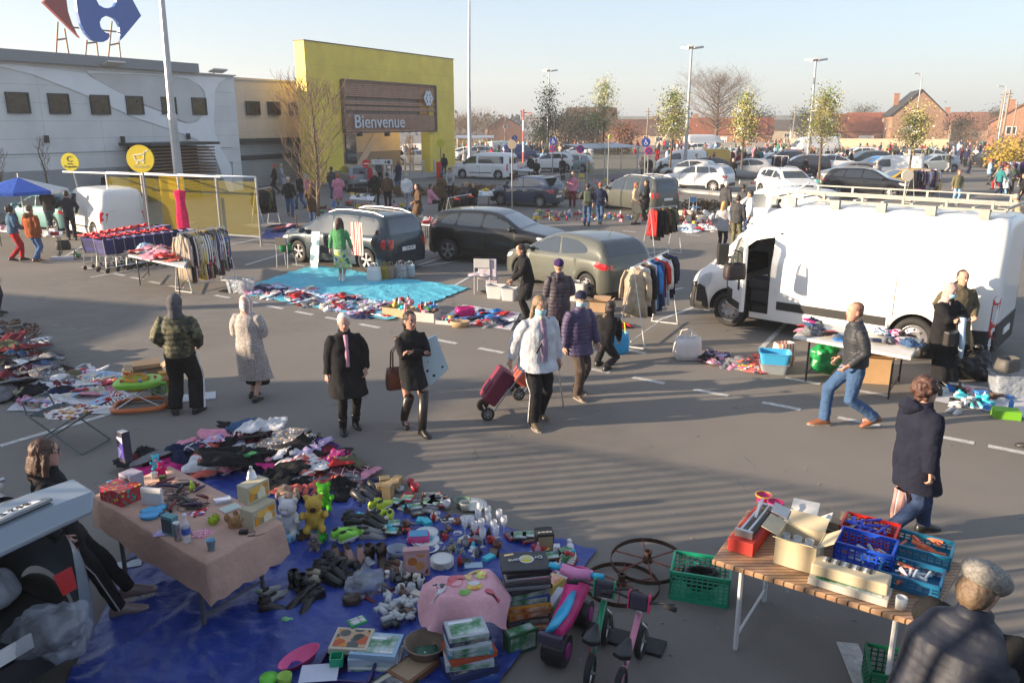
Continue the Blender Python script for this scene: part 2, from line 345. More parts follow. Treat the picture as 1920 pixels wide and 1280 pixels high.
# ---------------------------------------------------------------- store
U=Vector((.465,.885,0)); NV=Vector((.885,-.465,0))     # along the facade, out of the facade
def WP(px,py,o,n=NV):                                  # where the picture ray meets the facade plane through o
 r=ray(px,py); c=Vector((0,0,CH)); return c+r*((o-c).dot(n)/r.dot(n))
def SZ(px,py,o):
 p=WP(px,py,o); return ((p-o).dot(U),p.z)
O1=Vector((-16.64,50,0)); O2=Vector((-17.9,50.4,0))+U*0; GP=Vector((-13.3,54,0))
def fac(o): return Matrix(((U.x,NV.x,0,o.x),(U.y,NV.y,0,o.y),(0,0,1,0),(0,0,0,1)))   # local x along facade, y outwards
st=thing('store_building','long pale grey panelled supermarket with small square upstairs windows','store'); st.matrix_world=fac(O1)
PANW=M('grey_cladding_panels',(.66,.655,.64),.6,pat=pat_panel(3.05,.82,.72,0,.025)); BEIGE=M('beige_cladding_panels',(.62,.51,.40),.65,pat=pat_panel(2.4,.86,.75,0,.02))
mb=MB(); mb.box(-11.5,-6,3.35,23,12,6.7); part('wall',mb,PANW,st)
PALE=M('pale_mural_paint',(.78,.785,.79),.6,nz=(.7,.08)); DADO=M('grey_dado_paint',(.29,.30,.305),.65,nz=(.8,.1))
def wpatch(name,pts,mat,off=.02,o=O1,par=None,t=.015):
 mb=MB(); mb.prism([SZ(px,py,o) for px,py in pts],lambda u,v,d:(u,off+d,v),t); return part(name,mb,mat,par or st)
def zc(pts): return [(x/4,y/4) for x,y in pts]
wpatch('dado_band',[(-60,326),(436,303),(436,420),(-60,440)],DADO,.01)
wpatch('mural_swoosh',zc([(-200,470),(160,490),(640,552),(700,590),(940,718),(960,770),(1080,795),(1230,850),(1300,905),(1400,928),(1470,915),(1530,850),(1545,790),(1530,690),(1490,640),(1400,590),(1300,575),(1050,560),(660,550),(640,530),(1700,585),(1640,620),(1610,680),(1600,900),(1610,1000),(1660,1130),(1730,1240),(1752,1480),(1700,1420),(1620,1200),(1560,1110),(1480,1050),(1380,1010),(1270,970),(1000,880),(640,715),(450,640),(240,560),(0,500),(-200,500)]),PALE,.03)
wpatch('mural_loop',zc([(660,556),(1050,566),(1330,580),(1440,610),(1500,660),(1525,720),(1530,820),(1500,880),(1450,915),(1390,920),(1320,890),(1250,850),(1100,795),(960,730),(850,670),(720,600)]),M('mural_grey',(.57,.56,.545),.6,nz=(.7,.1)),.05)
wpatch('ledge_line',[(-60,291.5),(436,276),(436,277.2),(-60,293)],DADO,.02)
FR=M('dark_window_frame',(.025,.027,.03),.5); PANE=M('bronze_reflecting_glass',(.045,.032,.02),.12,coat=.15,nz=(3,.7),spec=.35)
def window(par,pts,o):
 P=[SZ(*p,o) for p in pts]; x0=(P[0][0]+P[3][0])/2; x1=(P[1][0]+P[2][0])/2; z0=(P[2][1]+P[3][1])/2; z1=(P[0][1]+P[1][1])/2
 w=MB(); t=.07
 for bx in ((x0+t/2,(z0+z1)/2,t,z1-z0),(x1-t/2,(z0+z1)/2,t,z1-z0),((x0+x1)/2,z0+t/2,x1-x0-2*t,t),((x0+x1)/2,z1-t/2,x1-x0-2*t,t)): w.box(bx[0],.055,bx[1],bx[2],.13,bx[3])
 f=part('window',w,FR,par); w=MB(); w.box((x0+x1)/2,.05,(z0+z1)/2,x1-x0-2*t,.06,z1-z0-2*t); part('pane',w,PANE,f)
for q in [((7,172),(50,174),(57,213),(14,213)),((87,175),(126,176),(131,214),(93,214)),((166,178),(202,178.5),(206,215),(171,215)),((233,180),(265,180.5),(269,215),(237,215)),((299,182),(327,182),(331,215),(303,215)),((356,183),(384,183.5),(387,216),(360,216))]: window(st,q,O1)
for px,py in ((84,261),(227,262),(350,256)):
 mb=MB(); s,z=SZ(px,py,O1); mb.box(s,.14,z,.13,.2,.34); part('wall_lamp',mb,FR,st)
mb=MB(); mb.box(-13.4,-.9,6.98,21,2.6,.5); part('roof_fascia',mb,M('fascia_grey',(.22,.23,.24),.5),st)
mb=MB(); mb.box(-11.5,.02,6.735,23.1,.3,.07); part('parapet_cap',mb,GALV,st)
for s in (-8.5,-1.8):
 mb=MB(); mb.box(s,.7,6.9,1.0,.5,.08,0,R(18)); mb.tube([(s,.1,6.7),(s,.6,6.88)],.03,5); part('floodlight',mb,M('lamp_housing',(.55,.5,.42),.4,.3),st)
# timber trolley-lobby lattice in front of the wall
la=thing('timber_lobby','dark brown slatted timber lobby with a flat roof against the grey store wall','lobby'); la.matrix_world=fac(O1)
x0,_=SZ(284,300,O1+NV*2.2); x1,_=SZ(404,300,O1+NV*2.2); WOOD=M('stained_timber',(.17,.085,.045),.6,nz=(3,.3))
mb=MB()
for k in range(15): mb.box((x0+x1)/2,2.2,.35+k*.17,x1-x0,.05,.07)
for k in range(15): mb.box(x1,1.15,.35+k*.17,.05,2.1,.07)
part('slats',mb,WOOD,la); mb=MB(); mb.box((x0+x1)/2,1.2,2.95,x1-x0+.3,2.6,.14); part('roof',mb,FR,la)
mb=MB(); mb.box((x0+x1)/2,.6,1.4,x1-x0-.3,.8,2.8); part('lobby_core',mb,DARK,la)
# set-back beige wing with roller shutters
wg=thing('store_wing','beige panelled store wing with roller shutters beside the yellow gate','store'); O2=O1-NV*1.6; wg.matrix_world=fac(O2)
s1,_=SZ(566,260,O2); mb=MB(); mb.box(4+.5,-6,3.3,9+2*1.5,11.9,6.6+.35); part('wall',mb,BEIGE,wg)
for q in [((461,190),(486,190),(486,216),(461,216)),((502,191),(524,191),(524,216),(502,216)),((543,192),(560,192),(560,217),(543,217))]: window(wg,q,O2)
wpatch('parapet_line',[(438,149),(570,155),(570,157),(438,151)],DADO,.02,O2,wg)
SH=M('roller_shutter_metal',(.34,.35,.36),.5,.3,pat=pat_panel(0,.12,.45,0,.03))
a,za=SZ(441,262,O2); b,zb=SZ(556,262,O2)
mb=MB(); mb.box((a+b)/2,.06,1.4,b-a,.08,2.8); part('roller_shutter',mb,SH,wg); mb=MB(); mb.box((a+b)/2,.25,2.9,b-a+.3,.5,.3); mb.box(a,.1,1.4,.15,.2,2.8); mb.box(b,.1,1.4,.15,.2,2.8); part('shutter_frame',mb,FR,wg)
mb=MB(); mb.box((a+b)/2,.14,1.85,b-a,.06,.3); part('shutter_band',mb,FR,wg)
# ---------------------------------------------------------------- yellow gate
gt=thing('yellow_gate','tall yellow portal with a brown louvred box over the store entrance','gate'); gt.matrix_world=fac(GP)
YEL=M('yellow_cladding',(.80,.60,.075),.55,pat=pat_panel(0,1.28,.75,0,.02),nz=(.45,.14))
GL=18.1; a0,_=SZ(641,290,GP); a1,zt=SZ(812,163,GP); a0b,ztl=SZ(640,150,GP); a2,_=SZ(807,300,GP); TH=.85
a0=(a0+a0b)/2; zop=(zt+ztl)/2; HT=9.1
mb=MB(); mb.box(a0/2,-TH/2,HT/2,a0,TH,HT); mb.box((a2+GL)/2,-TH/2,zop/2,GL-a2,TH,zop); mb.box((a0+GL)/2,-TH/2,(HT+zop)/2,GL-a0,TH,HT-zop)
part('portal',mb,YEL,gt,bevel=.01)
mb=MB(); mb.box(GL/2,-TH/2,HT+.02,GL+.1,TH+.08,.06); part('top_flashing',mb,FR,gt)
_,zlo=SZ(640,244,GP); _,zlo2=SZ(812,247,GP); zlo=(zlo+zlo2)/2
SL=M('louvre_timber',(.40,.22,.14),.6,nz=(2,.2)); mb=MB(); n=26
for k in range(n):
 if k in (9,10,13,16,17): continue
 mb.box((a0+a1)/2+.1,.10,zlo+(zop-zlo)*(k+.5)/n,a1-a0,.06,.1)
part('louvres',mb,SL,gt)
mb=MB(); mb.box(a0+.1,.1,(zlo+zop)/2,.12,.3,zop-zlo); mb.box(a1+.1,.1,(zlo+zop)/2,.12,.3,zop-zlo); mb.box((a0+a1)/2+.1,.1,zlo-.06,a1-a0,.3,.12); mb.box((a0+a1)/2+.1,.1,zop+.03,a1-a0,.3,.12); part('louvre_frame',mb,M('louvre_edge',(.16,.10,.08),.6),gt)
mb=MB(); mb.box((a0+a1)/2,-.25,(zlo+zop)/2,a1-a0-.3,.1,zop-zlo-.1); part('box_back_panel',mb,M('mauve_grey_panel',(.20,.155,.14),.5,pat=pat_panel(2.6,9,.5,0,.08)),gt)
s0,zz=SZ(788,180,GP); s1,_=SZ(803,180,GP); _,z1=SZ(788,163,GP); _,z0=SZ(788,214,GP)
mb=MB(); mb.box((s0+s1)/2,-.15,(z0+z1)/2,s1-s0,.08,z1-z0); part('orange_panel',mb,M('orange_panel',(.62,.30,.04),.5),gt)
s,z=SZ(708,229.5,GP); sa,_=SZ(662,229,GP); sb,_=SZ(755,230,GP)
tm=text_mb('Bienvenue',1.0,.03); w=max(v.x for v in tm.v)-min(v.x for v in tm.v); kx=(sb-sa)/w
put(tm,Matrix.Translation((s,.28,z))@Matrix(((1,0,0,0),(0,0,-1,0),(0,1,0,0),(0,0,0,1)))@Matrix.Diagonal((kx,1.28,1,1)))
LETW=M('white_letter_metal',(.62,.66,.70),.5); part('sign_letters',tm,LETW,gt)
s,z=SZ(797.5,185,GP); em=MB(); r=.72
def fl(u,v,d): return (s+u*r*.92,.26+d,z+v*r)
em.prism([(-1,0),(-.3,.85),(.0,.6),(.3,.85),(1,0),(.3,-.85),(0,-.6),(-.3,-.85)],fl,.06); part('arrow_emblem',em,LETW,gt)
em=MB()
for u,v in ((-.3,.35),(.3,.35),(-.3,-.35),(.3,-.35),(-.45,0),(.45,0)): em.prism([(u-.1,v),(u,v+.16),(u+.1,v),(u,v-.16)],lambda a,b,d:(s+a*r*.92,.325+d,z+b*r),.01)
part('emblem_cutouts',em,INK,gt)['kind']='stuff'
for px in (672,724):
 s,z=SZ(px,251,GP); mb=MB(); mb.box(s,.1,z,.3,.3,.35); part('spot_lamp',mb,FR,gt)
# recessed store entrance seen through the gate
en=thing('entrance_wall','beige and grey entrance wall with a pale diagonal stripe seen through the yellow gate','wall'); OE=GP-NV*3.5; en.matrix_world=fac(OE)
e0,_=SZ(640,290,OE); e1,_=SZ(751,290,OE); _,ed=SZ(700,284,OE); _,et=SZ(700,150,OE)
mb=MB(); mb.box((e0-3+e1)/2,-.2,2.2,e1-e0+3,.4,4.4); part('wall',mb,BEIGE,en); mb=MB(); mb.box((e0-3+e1)/2,.02,ed/2,e1-e0+2.9,.06,ed); part('dado_band',mb,M('taupe_paint',(.25,.21,.18),.6),en)
wpatch('diagonal_stripe',[(702,247),(718,247),(700,270),(671,330),(655,330)],M('pale_stripe',(.55,.48,.42),.6),.06,OE,en)
x,_=SZ(657,290,OE); mb=MB(); mb.box(x,.1,1.6,1.2,.1,3.2); part('entrance_door',mb,GLASS,en)
# ---------------------------------------------------------------- roof sign with its emblem
sg=thing('rooftop_sign','large red and blue arrow emblem standing on lattice legs on the store roof','sign'); OS=O1-NV*1.5; sg.matrix_world=fac(OS)
def shp(name,pts,mat,off,t=.22):
 mb=MB(); mb.prism([SZ(x/4,y/4,OS) for x,y in pts],lambda u,v,d:(u,off+d,v),t); return part(name,mb,mat,sg,bevel=.015)
RS=M('sign_red',(.30,.055,.055),.45); BS=M('sign_blue',(.045,.12,.38),.45)
shp('red_arrow',[(305,20),(582,287),(560,262),(520,180),(490,90),(478,0),(485,-80),(510,-160),(560,-230)],RS,0)
arc=[]
for a in range(0,9): t=R(180-a*180/8); arc.append((780+78*math.cos(t),0-(-62)*math.sin(t)*1))
shp('blue_arrow',[(1040,122),(900,290),(875,312),(882,270),(880,210),(865,170),(838,140),(800,124),(770,124),(742,140),(728,170),(735,205),(755,235),(780,252),(800,252),(804,275),(790,300),(755,318),(710,318),(665,298),(620,250),(585,180),(562,90),(552,0),(556,-90),(575,-160),(620,-220),(680,-260),(760,-262),(810,-235),(815,-190),(790,-165),(750,-150),(715,-110),(700,-50),(704,5),(722,40),(760,62),(800,66),(835,52),(855,20),(858,-40),(862,-110),(870,-190)],BS,0)
LG=M('sign_frame_steel',(.30,.19,.14),.6,.3); mb=MB()
def sgp(x,y,o=-.1):
 s,z=SZ(x/4,y/4,OS); return (s,o,z)
for a,b in [((442,165),(427,440)),((492,215),(530,445)),((430,300),(505,290)),((660,300),(647,450)),((732,318),(750,460)),((655,325),(725,318)),((848,160),(817,470)),((897,290),(918,475)),((828,340),(900,325)),((540,205),(600,210)),((750,225),(880,238))]:
 mb.tube([sgp(*a),sgp(*b)],.045,5)
part('support_frame',mb,LG,sg)
# ---------------------------------------------------------------- far background
mb=MB(); xs=[-900+i*25 for i in range(86)]
def ridge(x,o): return 4+4*noise.noise(Vector((x*.006,o,0)))+2.2*noise.noise(Vector((x*.03,o,3)))+max(0,(-x)*.012)
fr=[];
for o,Y in enumerate((520,590,680)):
 rows=[[(x,Y,-1) for x in xs],[(x,Y+10,ridge(x,o)*(1+.35*o)) for x in xs],[(x,Y+60,-1) for x in xs]]
 mb.loft(rows,False,False)
struct('hills',mb,M('far_fields',(.10,.11,.07),.95,nz=(.02,.3)))
def leafball(mb,c,r,n,s,seed,sz=1.0):
 rnd=random.Random(seed)
 for _ in range(n):
  d=Vector((rnd.gauss(0,1),rnd.gauss(0,1),rnd.gauss(0,1))).normalized()*(rnd.random()**.5); p=Vector(c)+Vector((d.x*r,d.y*r,d.z*r*sz))
  a=Vector((rnd.uniform(-1,1),rnd.uniform(-1,1),rnd.uniform(-1,1))).normalized(); b=a.orthogonal().normalized(); s2=s*rnd.uniform(.5,1.3)
  mb.add([p-a*s2,p+b*s2*.6,p+a*s2,p-b*s2*.6],[(0,1,2,3)])
mb=MB(); rnd=random.Random(3)
for i in range(150):
 x=rnd.uniform(-190,330); Y=rnd.uniform(240,330); h=rnd.uniform(5,8) if x<60 else rnd.uniform(3,5.5)
 leafball(mb,(x,Y,h*.55),h*.75,70,.9,i,.7)
struct('far_wood',mb,M('far_wood_twigs',(.12,.10,.075),.95,nz=(.05,.4)),kind='stuff')
TILE=M('roof_tiles',None,.8,pat=pat_tiles); BRICK=M('brick_wall',None,.85,pat=pat_brick); REND=M('rendered_wall',None,.8,nz=(1,.12)); WPANE=M('house_window_glass',(.03,.035,.04),.1,coat=1); WFR=M('white_window_frame',(.7,.69,.66),.5)
HT_={1708:172,1595:215,1642:213,1370:222,1108:203,945:220,1035:236,1195:225,1268:232,1475:226,1795:214,1850:212,1925:188,1525:226,1515:238}
def house(label,px,py,Y,w,d,wh,rh,rz,wc,rc,wins,brick=True,chim=None,gable='x',cat='house',door=None,dormer=None):
 Y*=1.25; p=AT(px,py,Y); h=thing('house',label,cat,(p.x,Y,0),R(-math.degrees(math.atan2(p.x,Y))*.85+rz*.3)); wm=BRICK if brick else REND; k_=AT(px,HT_[px],Y).z/(wh+rh); h.scale=(k_*(1 if px==1708 else 1.25),k_,k_)
 mb=MB(); x,y=w/2,d/2
 if gable=='x':   # ridge along x, gables at the ends
  mb.prism([(-y,0),(y,0),(y,wh),(0,wh+rh-.1),(-y,wh)],lambda u,v,dd:(-x+dd,u,v),w)
 else:
  mb.prism([(-x,0),(x,0),(x,wh),(0,wh+rh-.1),(-x,wh)],lambda u,v,dd:(u,-y+dd,v),d)
 part('wall',mb,wm,h,wc); mb=MB(); e=.35; t=.18
 if gable=='x': sl=[[(-y-e,wh-e*rh/y),(0,wh+rh),(0,wh+rh+t),(-y-e,wh-e*rh/y+t)],[(0,wh+rh),(y+e,wh-e*rh/y),(y+e,wh-e*rh/y+t),(0,wh+rh+t)]]; [mb.prism(q,lambda u,v,dd:(-x-.2+dd,u,v+.02),w+.4) for q in sl]
 else: sl=[[(-x-e,wh-e*rh/x),(0,wh+rh),(0,wh+rh+t),(-x-e,wh-e*rh/x+t)],[(0,wh+rh),(x+e,wh-e*rh/x),(x+e,wh-e*rh/x+t),(0,wh+rh+t)]]; [mb.prism(q,lambda u,v,dd:(u,-y-.2+dd,v+.02),d+.4) for q in sl]
 rf=part('roof',mb,TILE,h,rc)
 if chim:
  for cx,cy_,cz in chim:
   mb=MB(); mb.box(cx,cy_,cz,.8,.8,1.8); mb.box(cx,cy_,cz+.95,.95,.95,.12); part('chimney',mb,BRICK,rf,(.33,.14,.08))
 for wx,wz,ww,wh2 in wins:
  mb=MB(); t=.09
  for bx in ((wx-ww/2,wz,t,wh2),(wx+ww/2,wz,t,wh2),(wx,wz-wh2/2,ww+t,t),(wx,wz+wh2/2,ww+t,t),(wx,wz,t*.6,wh2-t)): mb.box(bx[0],-y-.03,bx[1],bx[2],.1,bx[3])
  f=part('window',mb,WFR,h); mb=MB(); mb.box(wx,-y-.012,wz,ww-.1,.05,wh2-.1); part('pane',mb,WPANE,f)
 if door: mb=MB(); mb.box(door[0],-y-.04,door[2]/2,door[1],.1,door[2]); part('door',mb,WFR,h)
 if dormer: mb=MB(); mb.box(dormer[0],-y*.5,wh+rh*.55,1,.5,.9); part('roof_window',mb,WFR,rf)
 return h
RT=(.26,.085,.045); RB=(.15,.07,.045); DK=(.035,.035,.04); BR=(.34,.15,.09); BRL=(.42,.24,.15)
house('tall brown brick house with big gable end and dark side roof, tallest on the right',1708,250,112,7.6,12,5.2,3.6,14,(.30,.19,.12),DK,[],chim=[(-2.6,2,7.6)],gable='y')
house('low brick terrace house with red tiled roof and white garage door',1595,250,120,9.5,8,3.1,3.3,-6,BR,RT,[(-2.4,1.9,1.4,1.1)],chim=[(-4.2,0,6.6)],door=(2.4,2.3,2.1))
house('low house with bright red painted front and red tiled roof with a small skylight',1642,250,119,8.6,8,3.0,3.3,-6,(.42,.06,.045),RT,[(-2.6,1.8,1.2,1.2),(1.8,1.8,2.2,1.2)],brick=False,dormer=(1.2,))
house('long brick bungalow with broad orange-red roof behind the pale blossoming tree',1370,250,118,15.5,9,3.0,3.5,-8,(.45,.21,.12),RT,[(-4.6,1.7,1.6,1.3),(3.4,1.7,2,1.2)],chim=[(-6.8,0,6.6)],door=(-1.2,1.3,2.2))
house('large brick house with a wide brown roof rising behind the dark evergreen trees',1108,250,128,10.5,10,5.4,4.0,10,(.36,.18,.11),RB,[(-2.6,4,1.3,1.4),(1.6,4,1.3,1.4),(-2.6,1.6,1.3,1.3)])
house('brick house with black slate roof and pale garage beside the far treeline',945,250,135,9.5,8,4.8,3.4,22,(.42,.20,.13),DK,[(0,5.2,.9,1.1)],gable='y')
house('low pale rendered house with a dark roof left of the wide-roofed brick house',1035,250,132,6.5,7,2.8,2.4,15,(.5,.4,.3),DK,[(0,1.6,1.2,1)],False,gable='y')
house('long low house with grey-brown roof and dormer right of the wide-roofed brick house',1195,250,125,11,8,3.0,3.6,0,(.4,.25,.17),(.14,.075,.055),[(-3,1.8,1.4,1.1),(2,1.8,1.4,1.1)],chim=[(3.6,0,6.6)])
house('pale rendered bungalow with dark grey roof behind the lamp post',1268,250,122,12,7,2.8,2.8,-3,(.5,.43,.32),(.13,.085,.07),[(-3.6,1.5,1.4,1.1),(.5,1.5,1.4,1.1),(4,1.5,1.4,1.1)],False)
house('grey rendered house with slate roof between the orange-roofed bungalow and the blossoming tree',1475,250,135,13,8,3.8,2.6,-4,(.33,.28,.22),(.10,.085,.08),[(-4,2.2,1.2,1.1),(0,2.2,1.2,1.1),(4,2.2,1.2,1.1)],False)
house('distant row house with brown roofs right of the tall gable house',1795,250,150,13,8,2.6,3.0,0,(.36,.24,.17),(.22,.10,.07),[(-3,1.5,1.2,1),(2,1.5,1.2,1)],chim=[(-2,0,6)])
house('distant low house with rust-coloured roof near the telegraph poles',1850,250,140,11,8,2.9,3.0,5,(.4,.27,.18),(.24,.11,.07),[(-2,1.5,1.2,1)])
house('brick house with steep side gable cut off by the right edge of the picture',1925,250,95,9,11,4.6,3.6,-6,(.40,.20,.12),(.2,.09,.06),[(-2,3.4,1.1,1.2)],gable='y',chim=[(-2.2,2,7.4)])
house('tiny far cottage with red roof above the bungalow chimneys',1630-105,236,190,9,8,3.4,3,0,(.45,.3,.2),RT,[(0,1.6,1.2,1)])
house('pale modern shed roof seen left of the white garage door',1515,250,128,5,6,2.5,.6,0,(.45,.42,.38),(.2,.2,.2),[],False)
bw=MB(); a=AT(1480,290,104); b=AT(1775,290,99)
d=b-a; bw.box((a.x+b.x)/2,(a.y+b.y)/2,1.05,d.length,.3,2.1,math.atan2(d.y,d.x)); solid('boundary_wall',bw,M('cream_wall',(.60,.50,.35),.85,nz=(.4,.1)),'long cream rendered boundary wall at the far end of the car park','wall')
bw=MB(); a=AT(1290,290,106); b=AT(1478,290,104.6); d=b-a; bw.box((a.x+b.x)/2,(a.y+b.y)/2,.8,d.length,.25,1.6,math.atan2(d.y,d.x)); solid('boundary_wall',bw,M('grey_wall',(.33,.31,.29),.85,nz=(.4,.1)),'low grey wall along the far street left of the cream wall','wall')
# ---------------------------------------------------------------- trees
BARK=M('bark',(.13,.10,.07),.9,nz=(6,.35)); TWIG=M('twigs',(.16,.11,.075),.9,nz=(3,.3))
LB=M('blossom_leaves',None,.8,pat=pat_bloom(['8a8f48','b4ac78','6d7a34','7f8840','a09a60'],1.8,.8)); LG_=M('evergreen_leaves',(.045,.06,.032),.85,nz=(.8,.4)); LR=M('rusty_leaves',(.20,.08,.04),.85,nz=(.8,.4)); LY=M('yellow_forsythia',(.36,.25,.03),.8,nz=(.8,.4))
def branches(mb,p,d,ln,r,depth,rnd,tips,spread=.6,up=.25,minr=.006):
 pts=[p]; n=4; dd=d.copy(); rs=[r]
 for i in range(n):
  dd=(dd+Vector((rnd.gauss(0,.13),rnd.gauss(0,.13),rnd.gauss(0,.08)+up*.12))).normalized(); pts.append(pts[-1]+dd*ln/n); rs.append(max(minr,r*(1-.6*(i+1)/n)))
 mb.tube(pts,rs,4 if r<.05 else 6,False)
 if depth==0: tips.append(pts[-1]); tips.append(pts[2]); return
 for k in range(rnd.randint(3,4)+(1 if depth>1 else 0)):
  i=rnd.randint(1,n); a=rnd.uniform(0,2*PI); s=Vector((math.cos(a),math.sin(a),0)); nd=(dd*(1-spread)+s*spread+Vector((0,0,up))).normalized()
  branches(mb,pts[i],nd,ln*rnd.uniform(.5,.72),max(minr,rs[i]*.6),depth-1,rnd,tips,spread,up,minr)
def tree(label,pos,h,cr,leaf,n,s,seed,depth=3,trunk=.08,clear=.3,shape=1.0,cat='tree',group=None,spread=.6,up=.3,lsz=.35,conic=False):
 rnd=random.Random(seed); t=thing('tree',label,cat,pos,rnd.uniform(0,6),group); tk=MB(); tips=[]
 pts=[(0,0,0),(rnd.gauss(0,.05),rnd.gauss(0,.05),h*.4),(rnd.gauss(0,.1),rnd.gauss(0,.1),h*.75),(0,0,h*.97)]; tk.tube(pts,[trunk,trunk*.75,trunk*.4,.012],7)
 part('trunk',tk,BARK,t); cb=MB(); nb=int(16+10*cr)
 for k in range(nb):
  z=h*(clear+(1-clear-.05)*(k/nb)); a=k*2.4+rnd.uniform(-.4,.4); fz=(z/h-clear)/(1-clear)
  rr=cr*((1-fz)*.95+.12 if conic else math.sin(PI*min(1,max(.12,fz*.82+.16)))*shape)
  branches(cb,Vector((0,0,z)),Vector((math.cos(a),math.sin(a),up*2.2)).normalized(),rr*.95,trunk*.32*(1-fz*.6),depth-1,rnd,tips,spread,up,.006)
 if leaf is None: part('crown',cb,TWIG,t); return t
 part('branches',cb,BARK,t); lb=MB()
 for i in range(n):
  tp=tips[rnd.randrange(len(tips))]; p=tp+Vector((rnd.gauss(0,lsz),rnd.gauss(0,lsz),rnd.gauss(0,lsz)))
  a=Vector((rnd.uniform(-1,1),rnd.uniform(-1,1),rnd.uniform(-1,1))).normalized(); b=a.orthogonal().normalized(); q=s*rnd.uniform(.5,1.2); lb.add([p-a*q,p+b*q*.6,p+a*q,p-b*q*.6],[(0,1,2,3)])
 part('crown',lb,leaf,t); return t
tree('tall bare young tree with fine spreading twigs in front of the yellow gate',G(597,425),5.4,1.75,None,0,0,11,3,.085,.2,1.0,spread=.45,up=.45)
tree('small bare sapling against the grey store wall',AT(92,366,34),2.4,.45,None,0,0,5,2,.045,.3,up=.6)
tree('bare clipped shrub at the left edge against the grey store wall',AT(8,366,33),1.8,.5,None,0,0,6,2,.04,.3,up=.6)
tree('bare upright shrub seen through the opening of the yellow gate',AT(770,322,72),2.9,.9,None,0,0,8,3,.07,.12,up=.6)
GB='young blossoming trees along the parking rows'
tree('slender blossoming tree behind the grey cart shelter, highest of the blossoming trees',AT(1130,285,66),5.6,1.0,LB,2600,.08,21,3,.08,.2,group=GB,conic=True)
tree('dark sparsely leaved young tree behind the blue wheelchair sign',AT(1027,290,62),5.0,1.0,LG_,900,.08,22,3,.07,.2,conic=True)
tree('slender blossoming tree beside the tall lamp post left of the white hatchback rows',AT(1256,315,56),5.0,.95,LB,2600,.075,23,3,.08,.28,group=GB,conic=True)
tree('pale blossoming tree in front of the orange-roofed bungalow',AT(1390,318,55),4.8,.95,LB,2600,.075,24,3,.08,.28,group=GB,conic=True)
tree('leafy green-white blossoming tree rising in front of the white garage door',AT(1535,335,47),4.8,1.0,LB,3000,.065,25,3,.07,.32,group=GB,conic=True)
tree('smallest green blossoming tree right of the black sports utility car',AT(1703,330,48),3.7,.9,LB,2600,.06,26,3,.07,.35,group=GB,conic=True)
tree('big round bare tree behind the orange-roofed bungalow',AT(1342,262,140),9.6,4.3,None,0,0,31,4,.3,.12,1.3,spread=.62,up=.22)
for i,(px,Y,h,cr,lf,lb) in enumerate([(880,120,6,3,None,'bare pale tree just right of the yellow gate'),(862,110,5,2.4,None,'low bare bush right beside the yellow gate edge'),(915,118,5.4,2.6,None,'bare tree left of the black slate roof'),(1085,112,5.2,3.2,LG_,'dark round evergreen tree in front of the wide brown roof'),(1060,110,4.6,2.4,LG_,'smaller dark evergreen left in front of the wide brown roof'),(1112,111,4.9,2.2,LG_,'dark evergreen right in front of the wide brown roof'),(1171,108,3.8,1.4,LR,'small rusty leaved tree right of the wide-roofed house'),(1015,108,3.4,1.1,LG_,'small dark conifer left of the pale rendered house'),(1545,140,6.8,3,None,'twiggy bare tree behind the low brick terrace'),(1615,170,8.2,3.2,LG_,'distant dark tree above the red roofs'),(1800,118,4.8,2,LG_,'dark hedge-like tree in front of the distant row house'),(1825,104,4.2,1.8,None,'bare spreading tree behind the end of the cream wall'),(1420,150,6,2.8,LG_,'distant dark tree left of the curved lamp'),(1865,160,7,3,LG_,'distant dark tree near the telegraph poles'),(1505,150,6.4,2.6,LG_,'distant dark evergreen between two roofs')]):
 tree(lb,Vector((AT(px,262,Y).x,Y,0)),h*.8,cr*.85,lf,1300,.15,40+i,3,.14,.1,1.2,lsz=.5)
for i,(px,Y,r,lb) in enumerate([(1893,62,2.0,'bright yellow flowering bush beside the metal stair rails'),(1925,58,2.6,'large yellow-brown bush cut off by the right picture edge')]):
 b=MB(); p=AT(px,300,Y); leafball(b,(0,0,1.6),r,1600,.13,i,.75); solid('flowering_bush',b,LY,lb,'bush',(p.x,Y,0))
for i,(px,py,n,lb) in enumerate([(705,298,4,'low dry shrubs'),(790,366,5,'dry brown shrub bed'),(890,362,5,'dry brown shrub bed'),(1290,394,4,'low green ground cover'),(1060,370,3,'low green ground cover')]):
 b=MB(); rnd=random.Random(i)
 for k in range(n*3): leafball(b,(rnd.uniform(-2.4,2.4),rnd.uniform(-.3,.3),.25),.38,110,.07,i*40+k,.7)
 o=struct('ground_cover',b,M('dry_shrub',(.15,.085,.035),.9,nz=(2,.5)),kind='stuff'); o.location=G(px,py,.1)
